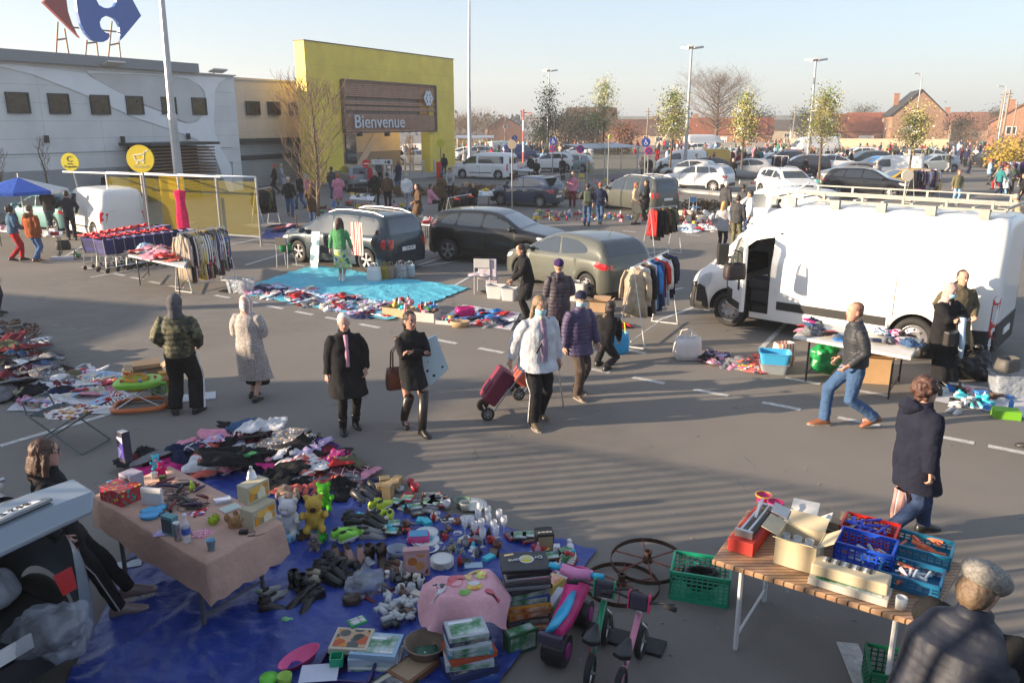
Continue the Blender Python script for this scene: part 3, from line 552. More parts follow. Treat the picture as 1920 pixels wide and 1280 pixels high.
# ---------------------------------------------------------------- lamp posts and poles
def mast(label,base,top,r,heads,kind='flood',cat='lamp post',Yd=None,mat=GALV):
 p=G(*base) if Yd is None else Vector((AT(base[0],base[1],Yd).x,Yd,0)); q=AT(top[0],top[1],p.y); h=q.z; t=thing('street_lamp',label,cat,(p.x,p.y,0))
 mb=MB(); mb.tube([(0,0,0),(0,0,h*.45),(0,0,h*.452),(q.x-p.x,0,h)],[r,r*.85,r*.72,r*.5],10); part('pole',mb,mat,t); mb=MB(); mb.box(0,0,.02,r*4,r*4,.04); part('base_plate',mb,mat,t)
 for k in range(heads):
  mb=MB(); a=k*2*PI/heads+.2; L=.75
  if kind=='flood': mb.tube([(q.x-p.x,0,h-.05),(q.x-p.x+math.cos(a)*.3,math.sin(a)*.3,h+.02)],.03,5); mb.box(q.x-p.x+math.cos(a)*L*.75,math.sin(a)*L*.75,h+.03,L,.36,.16,a,0,R(-8))
  else: mb.tube([(q.x-p.x,0,h-1.4),(q.x-p.x-.1,0,h-.5),(q.x-p.x-.45,0,h)],.035,5); mb.box(q.x-p.x-.75,0,h,.6,.22,.12)
  part('lamp_head',mb,M('lamp_head',(.45,.46,.46),.4,.3),t,bevel=.03)
 return t
mast('thick tall blue-grey lighting pole rising behind the yellow cart shelter at left',(342,395),(298,-60),.2,2,Yd=33)
mast('tall lighting pole with two-tone shaft between the gate and the white minibus',(881,292),(880,-14),.2,3,Yd=78)
mast('tall three-headed lighting pole right of the pale bungalow',(1284,312),(1297,90),.17,3,Yd=66)
mast('tall three-headed lighting pole beside the terrace of red roofs',(1512,320),(1530,113),.15,3,Yd=68)
mast('thin lamp post with small head above the dark young tree',(1027,290),(1030,133),.12,3,Yd=95)
mast('curved-arm street lamp above the big bare tree',(1402,262),(1404,156),.1,1,'arm',Yd=108)
mast('curved-arm street lamp above the wide brown roof',(1120,262),(1116,175),.09,1,'arm',Yd=112)
mast('leaning street lamp in front of the tall gable house',(1712,268),(1730,138),.1,1,'arm',Yd=100)
mast('white-headed street lamp among the telegraph poles at far right',(1872,262),(1888,162),.1,1,'arm',Yd=98)
WP_=M('old_timber_pole',(.30,.24,.18),.85,nz=(2,.2))
for px,top,Y,w,lb in [(1868,170,104,.17,'thick concrete telegraph pole, left one of the pair at far right'),(1878,168,104.6,.17,'thick concrete telegraph pole, right one of the pair at far right'),(1212,203,118,.12,'wooden telegraph pole with wires left of the pale bungalow'),(947,215,118,.14,'wooden telegraph pole in front of the black slate roof'),(1485,196,126,.1,'thin telegraph pole above the grey rendered house'),(1895,190,110,.12,'slim telegraph pole near the right edge')]:
 p=AT(px,262,Y); h=AT(px,top,Y).z; mb=MB(); mb.tube([(0,0,0),(.1,0,h)],[w,w*.7],7); mb.box(0.1,0,h-.5,.9,.08,.08); mb.box(.1,0,h-.9,.7,.08,.08); solid('telegraph_pole',mb,WP_,lb,'pole',(p.x,Y,0))
mb=MB()
for k in range(4):
 a=AT(1096,230+3.4*k,118); b=AT(1212,225+3.4*k,118); mb.tube([a,(a+b)/2-Vector((0,0,.25)),b],.02,3,False)
solid('overhead_wires',mb,INK,'thin overhead wires crossing in front of the wide brown roof','wires')
fl=thing('flagpole','tall red and white striped mast with a small sign arm behind the minibus','mast'); p=AT(981,300,85); fl.location=(p.x,85,0); h=AT(981,205,85).z
for k in range(5):
 mb=MB(); mb.tube([(0,0,h*k/5),(0,0,h*(k+1)/5)],.1,8); part('band',mb,MATTE,fl,(.65,.1,.1) if k%2==0 else (.75,.72,.7))
mb=MB(); mb.box(.45,0,h-.35,.9,.06,.12); part('sign_arm',mb,MATTE,fl,(.7,.2,.2))
# ---------------------------------------------------------------- signs
def disc_sign(label,px,py,rpx,Y,col,icon=None,back=False,pole=True,pc=(.25,.26,.27),leanx=0,ring=None,rz=0,cat='sign',foot=None):
 c=AT(px,py,Y); r=rpx/FPX*(Y*math.cos(PITCH)+(CH-c.z)*math.sin(PITCH)); t=thing('round_sign',label,cat,(c.x-leanx,Y,0),R(rz))
 if pole: mb=MB(); mb.tube([(0,.03,0),(leanx,.03,c.z)],.03,7); part('pole',mb,MATTE,t,pc)
 def disc(rr,y0,th): mb=MB(); n=32; mb.prism([(leanx+rr*math.cos(2*PI*k/n),c.z+rr*math.sin(2*PI*k/n)) for k in range(n)],lambda u,v,d:(u,y0-d,v),th); return mb
 part('panel',disc(r,0,.05),MATTE,t,ring or col)
 if ring: part('face',disc(r*.78,-.052,.006),MATTE,t,col)
 return t,c,r,leanx
def icon(t,polys,c,r,lx,col,y=-.062,name='symbol'):
 mb=MB()
 for q in polys: mb.prism([(lx+u*r,c.z+v*r) for u,v in q],lambda u,v,d:(u,y-d,v),.006)
 part(name,mb,MATTE,t,col)
def seg(a,b,w):
 d=Vector((b[0]-a[0],b[1]-a[1])); n=Vector((-d.y,d.x)).normalized()*w/2; return [(a[0]+n.x,a[1]+n.y),(b[0]+n.x,b[1]+n.y),(b[0]-n.x,b[1]-n.y),(a[0]-n.x,a[1]-n.y)]
def circ(x,y,r,n=12): return [(x+r*math.cos(2*PI*k/n),y+r*math.sin(2*PI*k/n)) for k in range(n)]
YS=(.62,.52,.02)
t,c,r,lx=disc_sign('round yellow car park sign with black letter C on a leaning grey pole',132,304,16.5,30,YS,leanx=-.35)
def sign_text(t,s,size,lx,z,y,col,w=1):
 tm=text_mb(s,size,.003); put(tm,Matrix.Translation((lx,y,z))@Matrix(((w,0,0,0),(0,0,-1,0),(0,1,0,0),(0,0,0,1)))); part('lettering',tm,MATTE,t,col)
sign_text(t,'C',.3,lx,c.z+.1,-.056,(.03,.03,.03)); sign_text(t,'Coquette',.12,lx,c.z-.16,-.056,(.06,.06,.03)); sign_text(t,'Parking',.065,lx,c.z-.06,-.056,(.06,.06,.03))
t,c,r,lx=disc_sign('large round yellow sign with white shopping cart symbol above the cart shelter',264,298,25.5,23.8,(.66,.50,.02),leanx=-.02)
icon(t,[seg((-.48,.28),(-.33,-.12),.07),seg((-.5,.27),(.3,.36),.07),seg((-.34,-.12),(.26,-.08),.07),seg((.3,.36),(.24,-.1),.07),seg((.27,.34),(.42,.55),.07),seg((.40,.53),(.62,.58),.08),circ(-.25,-.27,.08),circ(.2,-.25,.08)],c,r,lx,(.8,.78,.74),-.052)
sign_text(t,'CHARIOTS',.09,lx,c.z-.55*r,-.056,(.75,.7,.4))
BLU=(.02,.07,.35)
WC=[circ(-.08,.5,.12),seg((-.08,.38),(-.05,-.02),.14),seg((-.05,.18),(.25,.16),.1),seg((-.05,-.02),(.3,-.04),.13),seg((.3,-.02),(.42,-.42),.12),seg((-.2,.1),(-.36,-.2),.1),seg((-.36,-.2),(-.2,-.5),.1),seg((-.2,-.5),(.12,-.5),.1),seg((.12,-.5),(.26,-.24),.1)]
for px,py,rp,Y,lb,lb2 in [(1037,265,7,56,'round blue wheelchair sign left of the dark young tree','round red and blue no-stopping sign under the left wheelchair sign'),(1211,267,8.5,46,'round blue wheelchair sign at the right end of the grey cart shelter','round red and blue no-stopping sign under the right wheelchair sign'),(965,259,5,70,'small round blue wheelchair sign behind the minibus',None)]:
 t,c,r,lx=disc_sign(lb,px,py,rp,Y,BLU); icon(t,WC,c,r,lx,(.8,.8,.8),-.052)
 if lb2:
  t,c,r,lx=disc_sign(lb2,px+(-1 if px<1100 else 5),py+(14.5 if px<1100 else 16),rp*.9,Y-.15,(.02,.06,.3),ring=(.6,.03,.07),pole=True); icon(t,[seg((-.55,.55),(.55,-.55),.16),seg((-.55,-.55),(.55,.55),.16)],c,r,lx,(.6,.03,.07),-.06)
t,c,r,lx=disc_sign('round red and blue no-stopping sign alone on its post left of the grey cart shelter',1088,280,7.5,50,(.02,.06,.3),ring=(.6,.03,.07)); icon(t,[seg((-.55,.55),(.55,-.55),.16),seg((-.55,-.55),(.55,.55),.16)],c,r,lx,(.6,.03,.07),-.06)
disc_sign('plain beige back of a round sign on a thin pole beside the minibus',960,271,8.5,37,(.45,.36,.26),pc=(.35,.3,.25))
disc_sign('plain pale round sign back in front of the clothes rack right of the black car',1701,329,11,28,(.6,.55,.45),pc=(.45,.4,.33))
disc_sign('tilted round yellow sign seen almost edge-on above the grey cart shelter',1143,257,5.5,43.5,(.55,.5,.12),rz=55)
disc_sign('round yellow sign standing before the right leg of the yellow gate',826,269,7.5,60,(.55,.5,.03),pc=(.1,.1,.1),rz=15)
t,c,r,lx=disc_sign('round red no-entry sign in front of the store entrance',687,307,7.8,48,(.62,.03,.04)); icon(t,[seg((-.68,0),(.68,0),.24)],c,r,lx,(.8,.78,.76),-.052)
p=AT(716,304,49); t=thing('direction_board','white direction board on two thin posts beside the no-entry sign','sign',(p.x,49,0)); mb=MB(); mb.box(0,0,p.z,1.25,.06,.3); part('board',mb,MATTE,t,(.6,.61,.6)); mb=MB()
for x in (-.55,.55): mb=MB(); mb.tube([(x,.05,0),(x,.05,p.z+.15)],.025,6); part('post',mb,MATTE,t,(.12,.12,.12))
mb=MB(); mb.prism(circ(.42,p.z,.1,16),lambda u,v,d:(u,-.036-d,v),.005); mb.box(.22,-.036,p.z,.09,.01,.12); part('symbols',mb,MATTE,t,(.05,.05,.05)); sign_text(t,'Entrée',.11,-.25,p.z+.05,-.036,(.1,.1,.1));
for i,(px,py,h) in enumerate([(722,337,1.0),(735,339,1.0),(770,330,1.0),(775,322,1.3),(793,331,1.2),(795,325,1.2),(815,327,1.2),(845,333,.9),(760,322,1.1),(683,335,.9),(440,336,1.0),(413,336,1.0)]):
 p=G(px,py); mb=MB(); mb.lathe([(.08,0),(.075,h-.05),(.05,h),(.001,h+.01)],n=10); solid('bollard',mb,METAL,'steel bollard on the pavement before the yellow gate' if i<10 else 'steel bollard before the roller shutters','bollard',p,group='steel bollards along the store front' )
p=G(823,336); mb=MB(); mb.box(0,0,.62,.34,.3,1.24); solid('litter_bin',mb,MATTE,'bright red upright box bin at the foot of the yellow gate','bin',p,col=(.55,.015,.02),bevel=.06)
# ---------------------------------------------------------------- haze
hz=MB(); hz.box(30,360,24,2400,1120,50); hm=bpy.data.materials.new('haze_air'); hm.use_nodes=True; n=hm.node_tree.nodes; n.clear()
o1=n.new('ShaderNodeOutputMaterial'); pv=n.new('ShaderNodeVolumePrincipled'); pv.inputs['Density'].default_value=.0009; pv.inputs['Color'].default_value=(.86,.9,.96,1); pv.inputs['Anisotropy'].default_value=.2
hm.node_tree.links.new(pv.outputs[0],o1.inputs['Volume'])
USE_HAZE=True
if USE_HAZE: struct('haze',hz,hm,kind='stuff')
# ---------------------------------------------------------------- vehicles
def lerpt(tb,x):
 if x<=tb[0][0]: return tb[0][1]
 for (a,b),(c,d) in zip(tb,tb[1:]):
  if x<=c:
   t=(x-a)/(c-a) if c>a else 0; return b+(d-b)*t
 return tb[-1][1]
def smooth_tb(tb,it=2):
 for _ in range(it):
  o=[tb[0]]
  for (a,b),(c,d) in zip(tb,tb[1:]): o+=[(a*.75+c*.25,b*.75+d*.25),(a*.25+c*.75,b*.25+d*.75)]
  tb=o+[tb[-1]]
 return tb
class Body:
 def __init__(s,L,W,H,top,belt,wheels,Rw,sill=.2,inset=.17,rc=.42,archk=1.16):
  s.L,s.W,s.H=L,W,H; s.top=smooth_tb([(x*L-L/2,z*H) for x,z in top],2); s.belt=smooth_tb([(x*L-L/2,z*H) for x,z in belt],1)
  s.wh=[(x*L-L/2) for x in wheels]; s.Rw=Rw; s.sill=sill; s.inset=inset; s.rc=rc; s.Ra=Rw*archk
 def half(s,x):
  u=(abs(x)-(s.L/2-s.rc))/s.rc
  return s.W/2-(s.rc*.78*(1-math.sqrt(max(0,1-u*u))) if u>0 else 0)
 def bot(s,x):
  z=s.sill+.06*max(0,(abs(x)-s.L*.42)/(s.L*.08))
  for xw in s.wh:
   d=abs(x-xw)
   if d<s.Ra: z=max(z,s.Rw+math.sqrt(s.Ra**2-d*d))
  return z
 def sec(s,x):
  zt=lerpt(s.top,x); zb=min(lerpt(s.belt,x),zt-.012); w=s.half(x); h=zt-zb; z0=min(s.bot(x),zb-.01); i=s.inset*min(1,h/(.33*s.H))
  k=max(0,min(1,(h-.10)/.22)); P=[]
  for f,e in ((0,.035),(.1,.012),(.32,.0),(.62,.0),(.88,.012),(1,.03)): P.append((w-e,z0+(zb-z0)*f))
  g=[(w-.045-i*.06,zb+.05*h),(w-.05-i*.42,zb+.42*h),(w-.055-i*.84,zb+.84*h),(w-.10-i,zb+.945*h),(w-.2-i,zb+.985*h),(.5*(w-i),zt-.004),(0,zt)]
  q=[(w-.04,zb+.15*h),(w-.055,zb+.45*h),(w-.09,zb+.75*h),(w-.15,zb+.92*h),(w-.24,zb+.975*h),(.5*w,zt-.003),(0,zt)]
  for a,b in zip(g,q): P.append((b[0]+(a[0]-b[0])*k,b[1]+(a[1]-b[1])*k))
  return P
 def Wz(s,x,z):
  P=s.sec(x)
  for (a,b),(c,d) in zip(P,P[1:]):
   if b<=z<=d: return a+(c-a)*((z-b)/(d-b) if d>b else 0)
  return P[0][0] if z<P[0][1] else P[-2][0]
 def Ty(s,x,y):
  y=abs(y); P=s.sec(x)
  for (a,b),(c,d) in zip(P[::-1],P[-2::-1]):
   if a<=y<=c: return b+(d-b)*((y-a)/(c-a) if c>a else 0)
  return P[5][1]
 def Fx(s,y,z,sg):
  lo,hi=0.,s.L/2-.001
  def ins(x): return lerpt(s.top,sg*x)>=z and s.Wz(sg*x,z)>=abs(y)
  if ins(hi): return sg*hi
  for _ in range(24):
   m=(lo+hi)/2
   if ins(m): lo=m
   else: hi=m
  return sg*lo
 def stations(s):
  X=set(); n=int(s.L/.11)
  for i in range(n+1): X.add(round(-s.L/2+s.L*i/n,4))
  for sg in (-1,1):
   for k in range(9): X.add(round(sg*(s.L/2-s.rc*(1-math.sin(k*PI/16))),4))
  for xw in s.wh:
   for k in range(17): X.add(round(xw+s.Ra*.9999*math.cos(PI*k/16),4))
   X.add(round(xw-s.Ra-.002,4)); X.add(round(xw+s.Ra+.002,4))
  return [x for x in sorted(X) if abs(x)<=s.L/2+1e-6]
 def shell(s,skip=None):
  mb=MB(); X=s.stations(); n=13
  for sg in (1,-1):
   base=len(mb.v);
   for x in X: mb.v+=[Vector((x,sg*y,z)) for y,z in s.sec(x)]
   for j in range(len(X)-1):
    for i in range(n-1):
     q=(base+j*n+i,base+j*n+i+1,base+(j+1)*n+i+1,base+(j+1)*n+i)
     if skip and skip(sg,(X[j]+X[j+1])/2,sum(mb.v[k].z for k in q)/4,i): continue
     mb.f.append(q); mb.m.append(0)
  for e in (0,-1):
   P=s.sec(X[e]); mb.add([(X[e],y,z) for y,z in P]+[(X[e],-y,z) for y,z in P[::-1][1:]],[tuple(range(2*n-1))])
  return mb
 def side(s,poly,sg,off=.006,rnd=1,t=.012):
  P=list(poly)
  for _ in range(rnd):
   o=[]
   for a,b in zip(P,P[1:]+P[:1]):
    l=math.hypot(b[0]-a[0],b[1]-a[1]); k=min(.3,.05/max(l,.01)); o+=[(a[0]+(b[0]-a[0])*k,a[1]+(b[1]-a[1])*k),(b[0]+(a[0]-b[0])*k,b[1]+(a[1]-b[1])*k)]
   P=o
  return s.patch(P,lambda u,v:(u,sg*(s.Wz(u,v)+off),v))
 def patch(s,P,fn):
  import bmesh
  b=bmesh.new(); vs=[b.verts.new((p[0],p[1],0)) for p in P]; b.faces.new(vs); bmesh.ops.triangulate(b,faces=b.faces)
  for _ in range(5):
   E=[e for e in b.edges if e.calc_length()>.13]
   if not E: break
   bmesh.ops.subdivide_edges(b,edges=E,cuts=1); bmesh.ops.triangulate(b,faces=b.faces)
  b.verts.index_update(); mb=MB(); mb.add([fn(v.co.x,v.co.y) for v in b.verts],[tuple(v.index for v in f.verts) for f in b.faces]); b.free(); return mb
 def topw(s,xb,xt,wb_,wt,off=.006,n=8):
  mb=MB(); rows=[]
  for lay in (0,1):
   rows=[[(xb+(xt-xb)*j/n,(2*i/n-1)*(wb_+(wt-wb_)*j/n)) for i in range(n+1)] for j in range(n+1)]
   vs=[(x,y,s.Ty(x,y)+(off if lay==0 else -.02)) for r in rows for x,y in r]; mb.add(vs,[(j*(n+1)+i,j*(n+1)+i+1,(j+1)*(n+1)+i+1,(j+1)*(n+1)+i) for j in range(n) for i in range(n)])
  return mb
 def face(s,poly,sg,off=.008,t=.015):
  return s.patch(poly,lambda u,v:(s.Fx(u,v,sg)+sg*off,u,v))
_rimmesh={}
def wheel(par,x,y,Rw,wd,sg,spokes=5,steel=False,plain=False):
 key=(Rw,wd,spokes,steel)
 if key not in _rimmesh:
  mb=MB(); r=Rw*.66
  mb.loft([[(a*math.cos(2*PI*k/28),h,a*math.sin(2*PI*k/28)) for k in range(28)] for a,h in ((r,-wd/2),(Rw*.93,-wd/2),(Rw,-wd*.3),(Rw,wd*.3),(Rw*.93,wd/2),(r,wd/2),(r,-wd/2))],False)
  ty=mb.mesh('wheel',RUBBER,True); mb=MB()
  mb.loft([[(a*math.cos(2*PI*k/28),h,a*math.sin(2*PI*k/28)) for k in range(28)] for a,h in ((r,wd*.42),(r*.93,wd*.46),(r*.9,wd*.2))],False)
  if steel:
   mb.loft([[(a*math.cos(2*PI*k/24),h,a*math.sin(2*PI*k/24)) for k in range(24)] for a,h in ((r*.9,wd*.2),(r*.75,wd*.34),(r*.5,wd*.42),(r*.2,wd*.3),(.001,wd*.3))],False)
   mb.i=1
   for k in range(8): a=2*PI*k/8; mb.ball(r*.64*math.cos(a),wd*.40,r*.64*math.sin(a),.022,.01,.022,8,4)
  else:
   for k in range(spokes):
    for dd in ((-.12,.12) if spokes<8 else (0,)):
     a=2*PI*k/spokes+PI/2; m=Matrix.Rotation(-(a+dd),4,'Y')
     ww=r*(.2 if spokes>=8 else .15)
     mb.add([m@Vector(v) for v in [(r*.1,wd*.42,-ww/2),(r*.1,wd*.42,ww/2),(r*.93,wd*.44,ww*.6),(r*.93,wd*.44,-ww*.6),(r*.1,wd*.25,-ww/2),(r*.1,wd*.25,ww/2),(r*.93,wd*.25,ww*.6),(r*.93,wd*.25,-ww*.6)]],[(0,1,2,3),(4,7,6,5),(0,3,7,4),(1,5,6,2),(2,6,7,3)])
   mb.ball(0,wd*.42,0,r*.2,wd*.06,r*.2,10,5); mb.i=1
  mb.loft([[(a*math.cos(2*PI*k/24),h,a*math.sin(2*PI*k/24)) for k in range(24)] for a,h in ((r*.92,wd*.12),(.001,wd*.12))],False)
  _rimmesh[key]=(ty,mb.mesh('rim',[RIM,BLACKP],False))
 ty,ri=_rimmesh[key]; o=ob('wheel',ty,par,loc=(x,y,Rw));
 if not plain: q=ob('rim',ri,o); q.rotation_euler=(0,0,0 if sg>0 else PI)
 return o
def vehicle(label,cat,spec,col,loc,rz,paint=None,detail=2,rim=None,name='parked_car',group=None,wins=None):
 S=spec; B=S['body']; t=thing(name,label,cat,loc,rz,group); paint=paint or PAINT; L=B.L; H=B.H
 part('body',B.shell(S.get('skip')),paint,t,col,smooth=True)
 w=B.W/2; mb=MB(); mb.box(0,0,B.sill+.19,L*.9,B.W-.52,.38); x0,x1=B.wh[0]+B.Ra,B.wh[1]-B.Ra; mb.box((x0+x1)/2,0,B.sill+.12,x1-x0-.05,B.W-.14,.25); part('underbody',mb,BLACKP,t)
 for xw in B.wh:
  for sg in (1,-1): wheel(t,xw,sg*(w-.125),B.Rw,.2,sg,S.get('spokes',5),S.get('steel',False))
 f=lambda P:[(x*L-L/2,z*H) for x,z in P]
 for P in S['wins']:
  for sg in (1,-1):
   if S.get('nowin')==sg and P is S['wins'][0]: continue
   part('side_window',B.side(f(P),sg),GLASS,t)
 ws=S['screen']; part('windscreen',B.topw(ws[0]*L-L/2,ws[1]*L-L/2,ws[2],ws[3]),GLASS,t)
 rw=S.get('rear')
 if rw: part('rear_window',B.topw(rw[0]*L-L/2,rw[1]*L-L/2,rw[2],rw[3]),GLASS,t)
 for P in S.get('rearface',[]): part('rear_window',B.face([(a*w,b*H) for a,b in P],-1),GLASS,t)
 for sg in (1,-1):
  if 'head' in S: part('headlight',B.side(f(S['head']),sg,.008),CLEARL,t)
  if 'headf' in S: part('headlight',B.face([(sg*a*w,b*H) for a,b in S['headf']],1),CLEARL,t)
  if 'tail' in S: part('tail_light',B.side(f(S['tail']),sg,.01),REDL,t)
  if 'tailf' in S: part('tail_light',B.face([(sg*a*w,b*H) for a,b in S['tailf']],-1,.012),REDL,t)
 if 'grille' in S: part('grille',B.face([(a*w,b*H) for a,b in S['grille']],1),BLACKP,t)
 for i,P in enumerate(S.get('clad',[])):
  for sg in (1,-1): part('cladding',B.side(f(P),sg,.012,0,.03),BLACKP,t)
 for P in S.get('cladf',[]):
  for sg in (1,-1): part('bumper_cladding',B.face([(a*w,b*H) for a,b in P],sg,.012),BLACKP,t)
 pz=S.get('platez',.42)*H
 for sg in (1,-1):
  x=B.Fx(0,pz,sg); mb=MB(); mb.box(x+sg*.02,0,pz,.02,.52,.11); part('number_plate',mb,WHITE,t)
 if detail>=1:
  for xs in S.get('seams',[]):
   for sg in (1,-1):
    a=xs*L-L/2; part('door_seam',B.side([(a,B.bot(a)+.06),(a+.014,B.bot(a)+.06),(a+.014,lerpt(B.belt,a)-.01),(a,lerpt(B.belt,a)-.01)],sg,.002,0,.008),BLACKP,t)
  for xs in S.get('handles',[]):
   for sg in (1,-1):
    a=xs*L-L/2; z=lerpt(B.belt,a)-.14; mb=MB(); mb.box(a,sg*(B.Wz(a,z)+.015),z,.2,.03,.035); part('door_handle',mb,S.get('hmat',paint),t,col,bevel=.01)
  mx=S['mirror'][0]*L-L/2; mz=S['mirror'][1]*H
  for sg in (1,-1):
   mb=MB(); mb.ball(mx,sg*(w+.10),mz,.09,.12,.085,10,7); mb.box(mx,sg*(w-.0),mz-.03,.06,.2,.05); part('wing_mirror',mb,S.get('mmat',paint),t,col,smooth=True)
 if S.get('rails'):
  for sg in (1,-1):
   mb=MB(); P=[];
   for k in range(7): x=(S['rails'][0]+(S['rails'][1]-S['rails'][0])*k/6)*L-L/2; y=w-B.inset-.17; P.append((x,sg*y,B.Ty(x,y)+(.05 if 0<k<6 else 0)))
   mb.tube(P,.018,6); part('roof_rail',mb,GALV,t)
 mb=MB(); x=S.get('ant',.22)*L-L/2; mb.tube([(x,0,B.Ty(x,0)),(x-.15,0,B.Ty(x,0)+.22)],[.008,.003],4); part('aerial',mb,BLACKP,t)
 return t
T_HATCH=[(0,.38),(.004,.60),(.02,.655),(.045,.76),(.10,.93),(.16,.965),(.32,1.0),(.48,.985),(.57,.93),(.75,.665),(.80,.645),(.92,.57),(.975,.50),(.995,.42),(1,.32)]
B_HATCH=[(0,.36),(.01,.56),(.04,.645),(.15,.67),(.45,.635),(.76,.585),(.92,.52),(.985,.42),(1,.30)]
def hatch(L=4.0,W=1.72,H=1.47,Rw=.31,**k):
 d=dict(body=Body(L,W,H,T_HATCH,B_HATCH,(.165,.795),Rw,.19),wins=[[(.43,.665),(.715,.635),(.60,.86),(.565,.90),(.455,.925)],[(.21,.70),(.415,.668),(.44,.925),(.28,.925),(.20,.85),(.17,.76)]],
  screen=(.75,.585,.68,.52),rear=(.035,.135,.60,.50),head=[(.87,.54),(.965,.47),(.985,.43),(.94,.42),(.88,.47)],headf=[(.45,.46),(.80,.48),(.80,.40),(.5,.40)],tail=[(.005,.54),(.06,.62),(.065,.54),(.01,.47)],tailf=[(.62,.60),(.8,.6),(.8,.48),(.66,.48)],grille=[(-.4,.40),(.4,.40),(.34,.27),(-.34,.27)],
  seams=(.43,.70),handles=(.47,.245),mirror=(.70,.68),platez=.36,ant=.2)
 d.update(k); return d
T_MPV=[(0,.34),(.004,.58),(.012,.63),(.03,.80),(.055,.93),(.10,.975),(.35,1.0),(.50,.985),(.60,.93),(.80,.63),(.85,.605),(.94,.52),(.985,.45),(.996,.38),(1,.30)]
B_MPV=[(0,.32),(.01,.52),(.03,.60),(.15,.61),(.5,.585),(.80,.55),(.94,.48),(.99,.39),(1,.28)]
def mpv(L=4.53,W=1.84,H=1.64,Rw=.335,**k):
 d=dict(body=Body(L,W,H,T_MPV,B_MPV,(.175,.80),Rw,.19,inset=.19),wins=[[(.47,.605),(.735,.585),(.635,.83),(.59,.90),(.485,.925)],[(.255,.62),(.455,.607),(.47,.93),(.255,.935)],[(.06,.66),(.24,.625),(.24,.93),(.12,.92),(.075,.84)]],
  screen=(.79,.61,.72,.55),rear=(.014,.05,.64,.56),head=[(.88,.50),(.97,.44),(.985,.40),(.94,.38),(.89,.43)],headf=[(.5,.44),(.8,.46),(.8,.38),(.5,.38)],tail=[(.003,.58),(.045,.60),(.05,.50),(.04,.42),(.006,.42)],tailf=[(.60,.57),(.8,.57),(.8,.42),(.68,.42)],grille=[(-.45,.40),(.45,.40),(.38,.24),(-.38,.24)],
  seams=(.465,.245,.72),handles=(.50,.28),mirror=(.72,.62),platez=.40,rails=(.08,.56),ant=.1)
 d.update(k); return d
T_SUV=[(0,.36),(.004,.60),(.015,.66),(.05,.82),(.085,.94),(.15,.975),(.36,1.0),(.50,.985),(.59,.93),(.74,.685),(.78,.665),(.92,.60),(.975,.54),(.995,.44),(1,.34)]
B_SUV=[(0,.34),(.01,.58),(.03,.66),(.12,.70),(.35,.665),(.74,.625),(.92,.56),(.985,.44),(1,.32)]
def suv(L=4.3,W=1.82,H=1.63,Rw=.35,**k):
 d=dict(body=Body(L,W,H,T_SUV,B_SUV,(.18,.80),Rw,.24,inset=.17),wins=[[(.46,.69),(.70,.665),(.615,.86),(.585,.905),(.475,.925)],[(.255,.705),(.445,.69),(.46,.93),(.28,.93)],[(.12,.74),(.24,.71),(.265,.92),(.19,.90)]],
  screen=(.735,.60,.70,.56),rear=(.02,.075,.62,.54),head=[(.87,.57),(.965,.53),(.98,.47),(.93,.46),(.875,.51)],headf=[(.5,.53),(.8,.55),(.8,.46),(.5,.47)],tail=[(.003,.60),(.05,.66),(.055,.56),(.006,.52)],tailf=[(.58,.64),(.8,.64),(.8,.52),(.66,.53)],grille=[(-.45,.52),(.45,.52),(.4,.40),(-.4,.40)],
  clad=[[(.29,.15),(.69,.15),(.69,.23),(.29,.23)],[(.003,.2),(.07,.16),(.07,.3),(.004,.34)],[(.93,.17),(.99,.22),(.996,.33),(.91,.3)]],cladf=[[(-.7,.34),(.7,.34),(.68,.22),(-.68,.22)]],
  seams=(.455,.25,.69),handles=(.49,.275),mirror=(.69,.69),platez=.44,rails=(.1,.54),ant=.12)
 d.update(k); return d
T_SV=[(0,.22),(.003,.80),(.012,.90),(.04,.965),(.12,.99),(.40,1.0),(.56,.985),(.66,.91),(.80,.64),(.84,.60),(.93,.52),(.985,.44),(.997,.36),(1,.26)]
B_SV=[(0,.21),(.004,.55),(.02,.58),(.5,.56),(.80,.53),(.93,.46),(.99,.38),(1,.25)]
def svan(L=4.2,W=1.80,H=1.82,Rw=.315,glazed=False,**k):
 wins=[[(.50,.58),(.77,.56),(.70,.76),(.655,.84),(.52,.86)]]
 if glazed: wins+=[[(.28,.59),(.48,.585),(.48,.86),(.28,.86)],[(.04,.60),(.25,.59),(.25,.86),(.05,.85)]]
 d=dict(body=Body(L,W,H,T_SV,B_SV,(.17,.80),Rw,.19,inset=.15,rc=.34),wins=wins,screen=(.80,.675,.72,.62),rearface=[[(-.72,.60),(-.06,.60),(-.06,.84),(-.68,.84)],[(.06,.60),(.72,.60),(.68,.84),(.06,.84)]],
  head=[(.88,.48),(.97,.43),(.985,.38),(.93,.36),(.885,.40)],headf=[(.5,.42),(.8,.44),(.8,.36),(.5,.36)],tail=[(.002,.62),(.03,.62),(.03,.34),(.002,.34)],grille=[(-.5,.36),(.5,.36),(.45,.25),(-.45,.25)],
  clad=[[(.28,.235),(.68,.235),(.68,.265),(.28,.265)]],cladf=[[(-.75,.24),(.75,.24),(.72,.15),(-.72,.15)]],seams=(.485,.26,.76),handles=(.52,),mirror=(.75,.60),platez=.24,ant=.5,hmat=BLACKP,mmat=BLACKP,steel=True)
 d.update(k); return d
T_BV=[(0,.16),(.002,.88),(.006,.955),(.015,.985),(.06,1.0),(.60,1.0),(.70,.965),(.78,.85),(.90,.53),(.93,.475),(.975,.40),(.995,.32),(1,.2)]
B_BV=[(0,.15),(.004,.55),(.01,.60),(.74,.60),(.80,.50),(.90,.45),(.97,.35),(1,.18)]
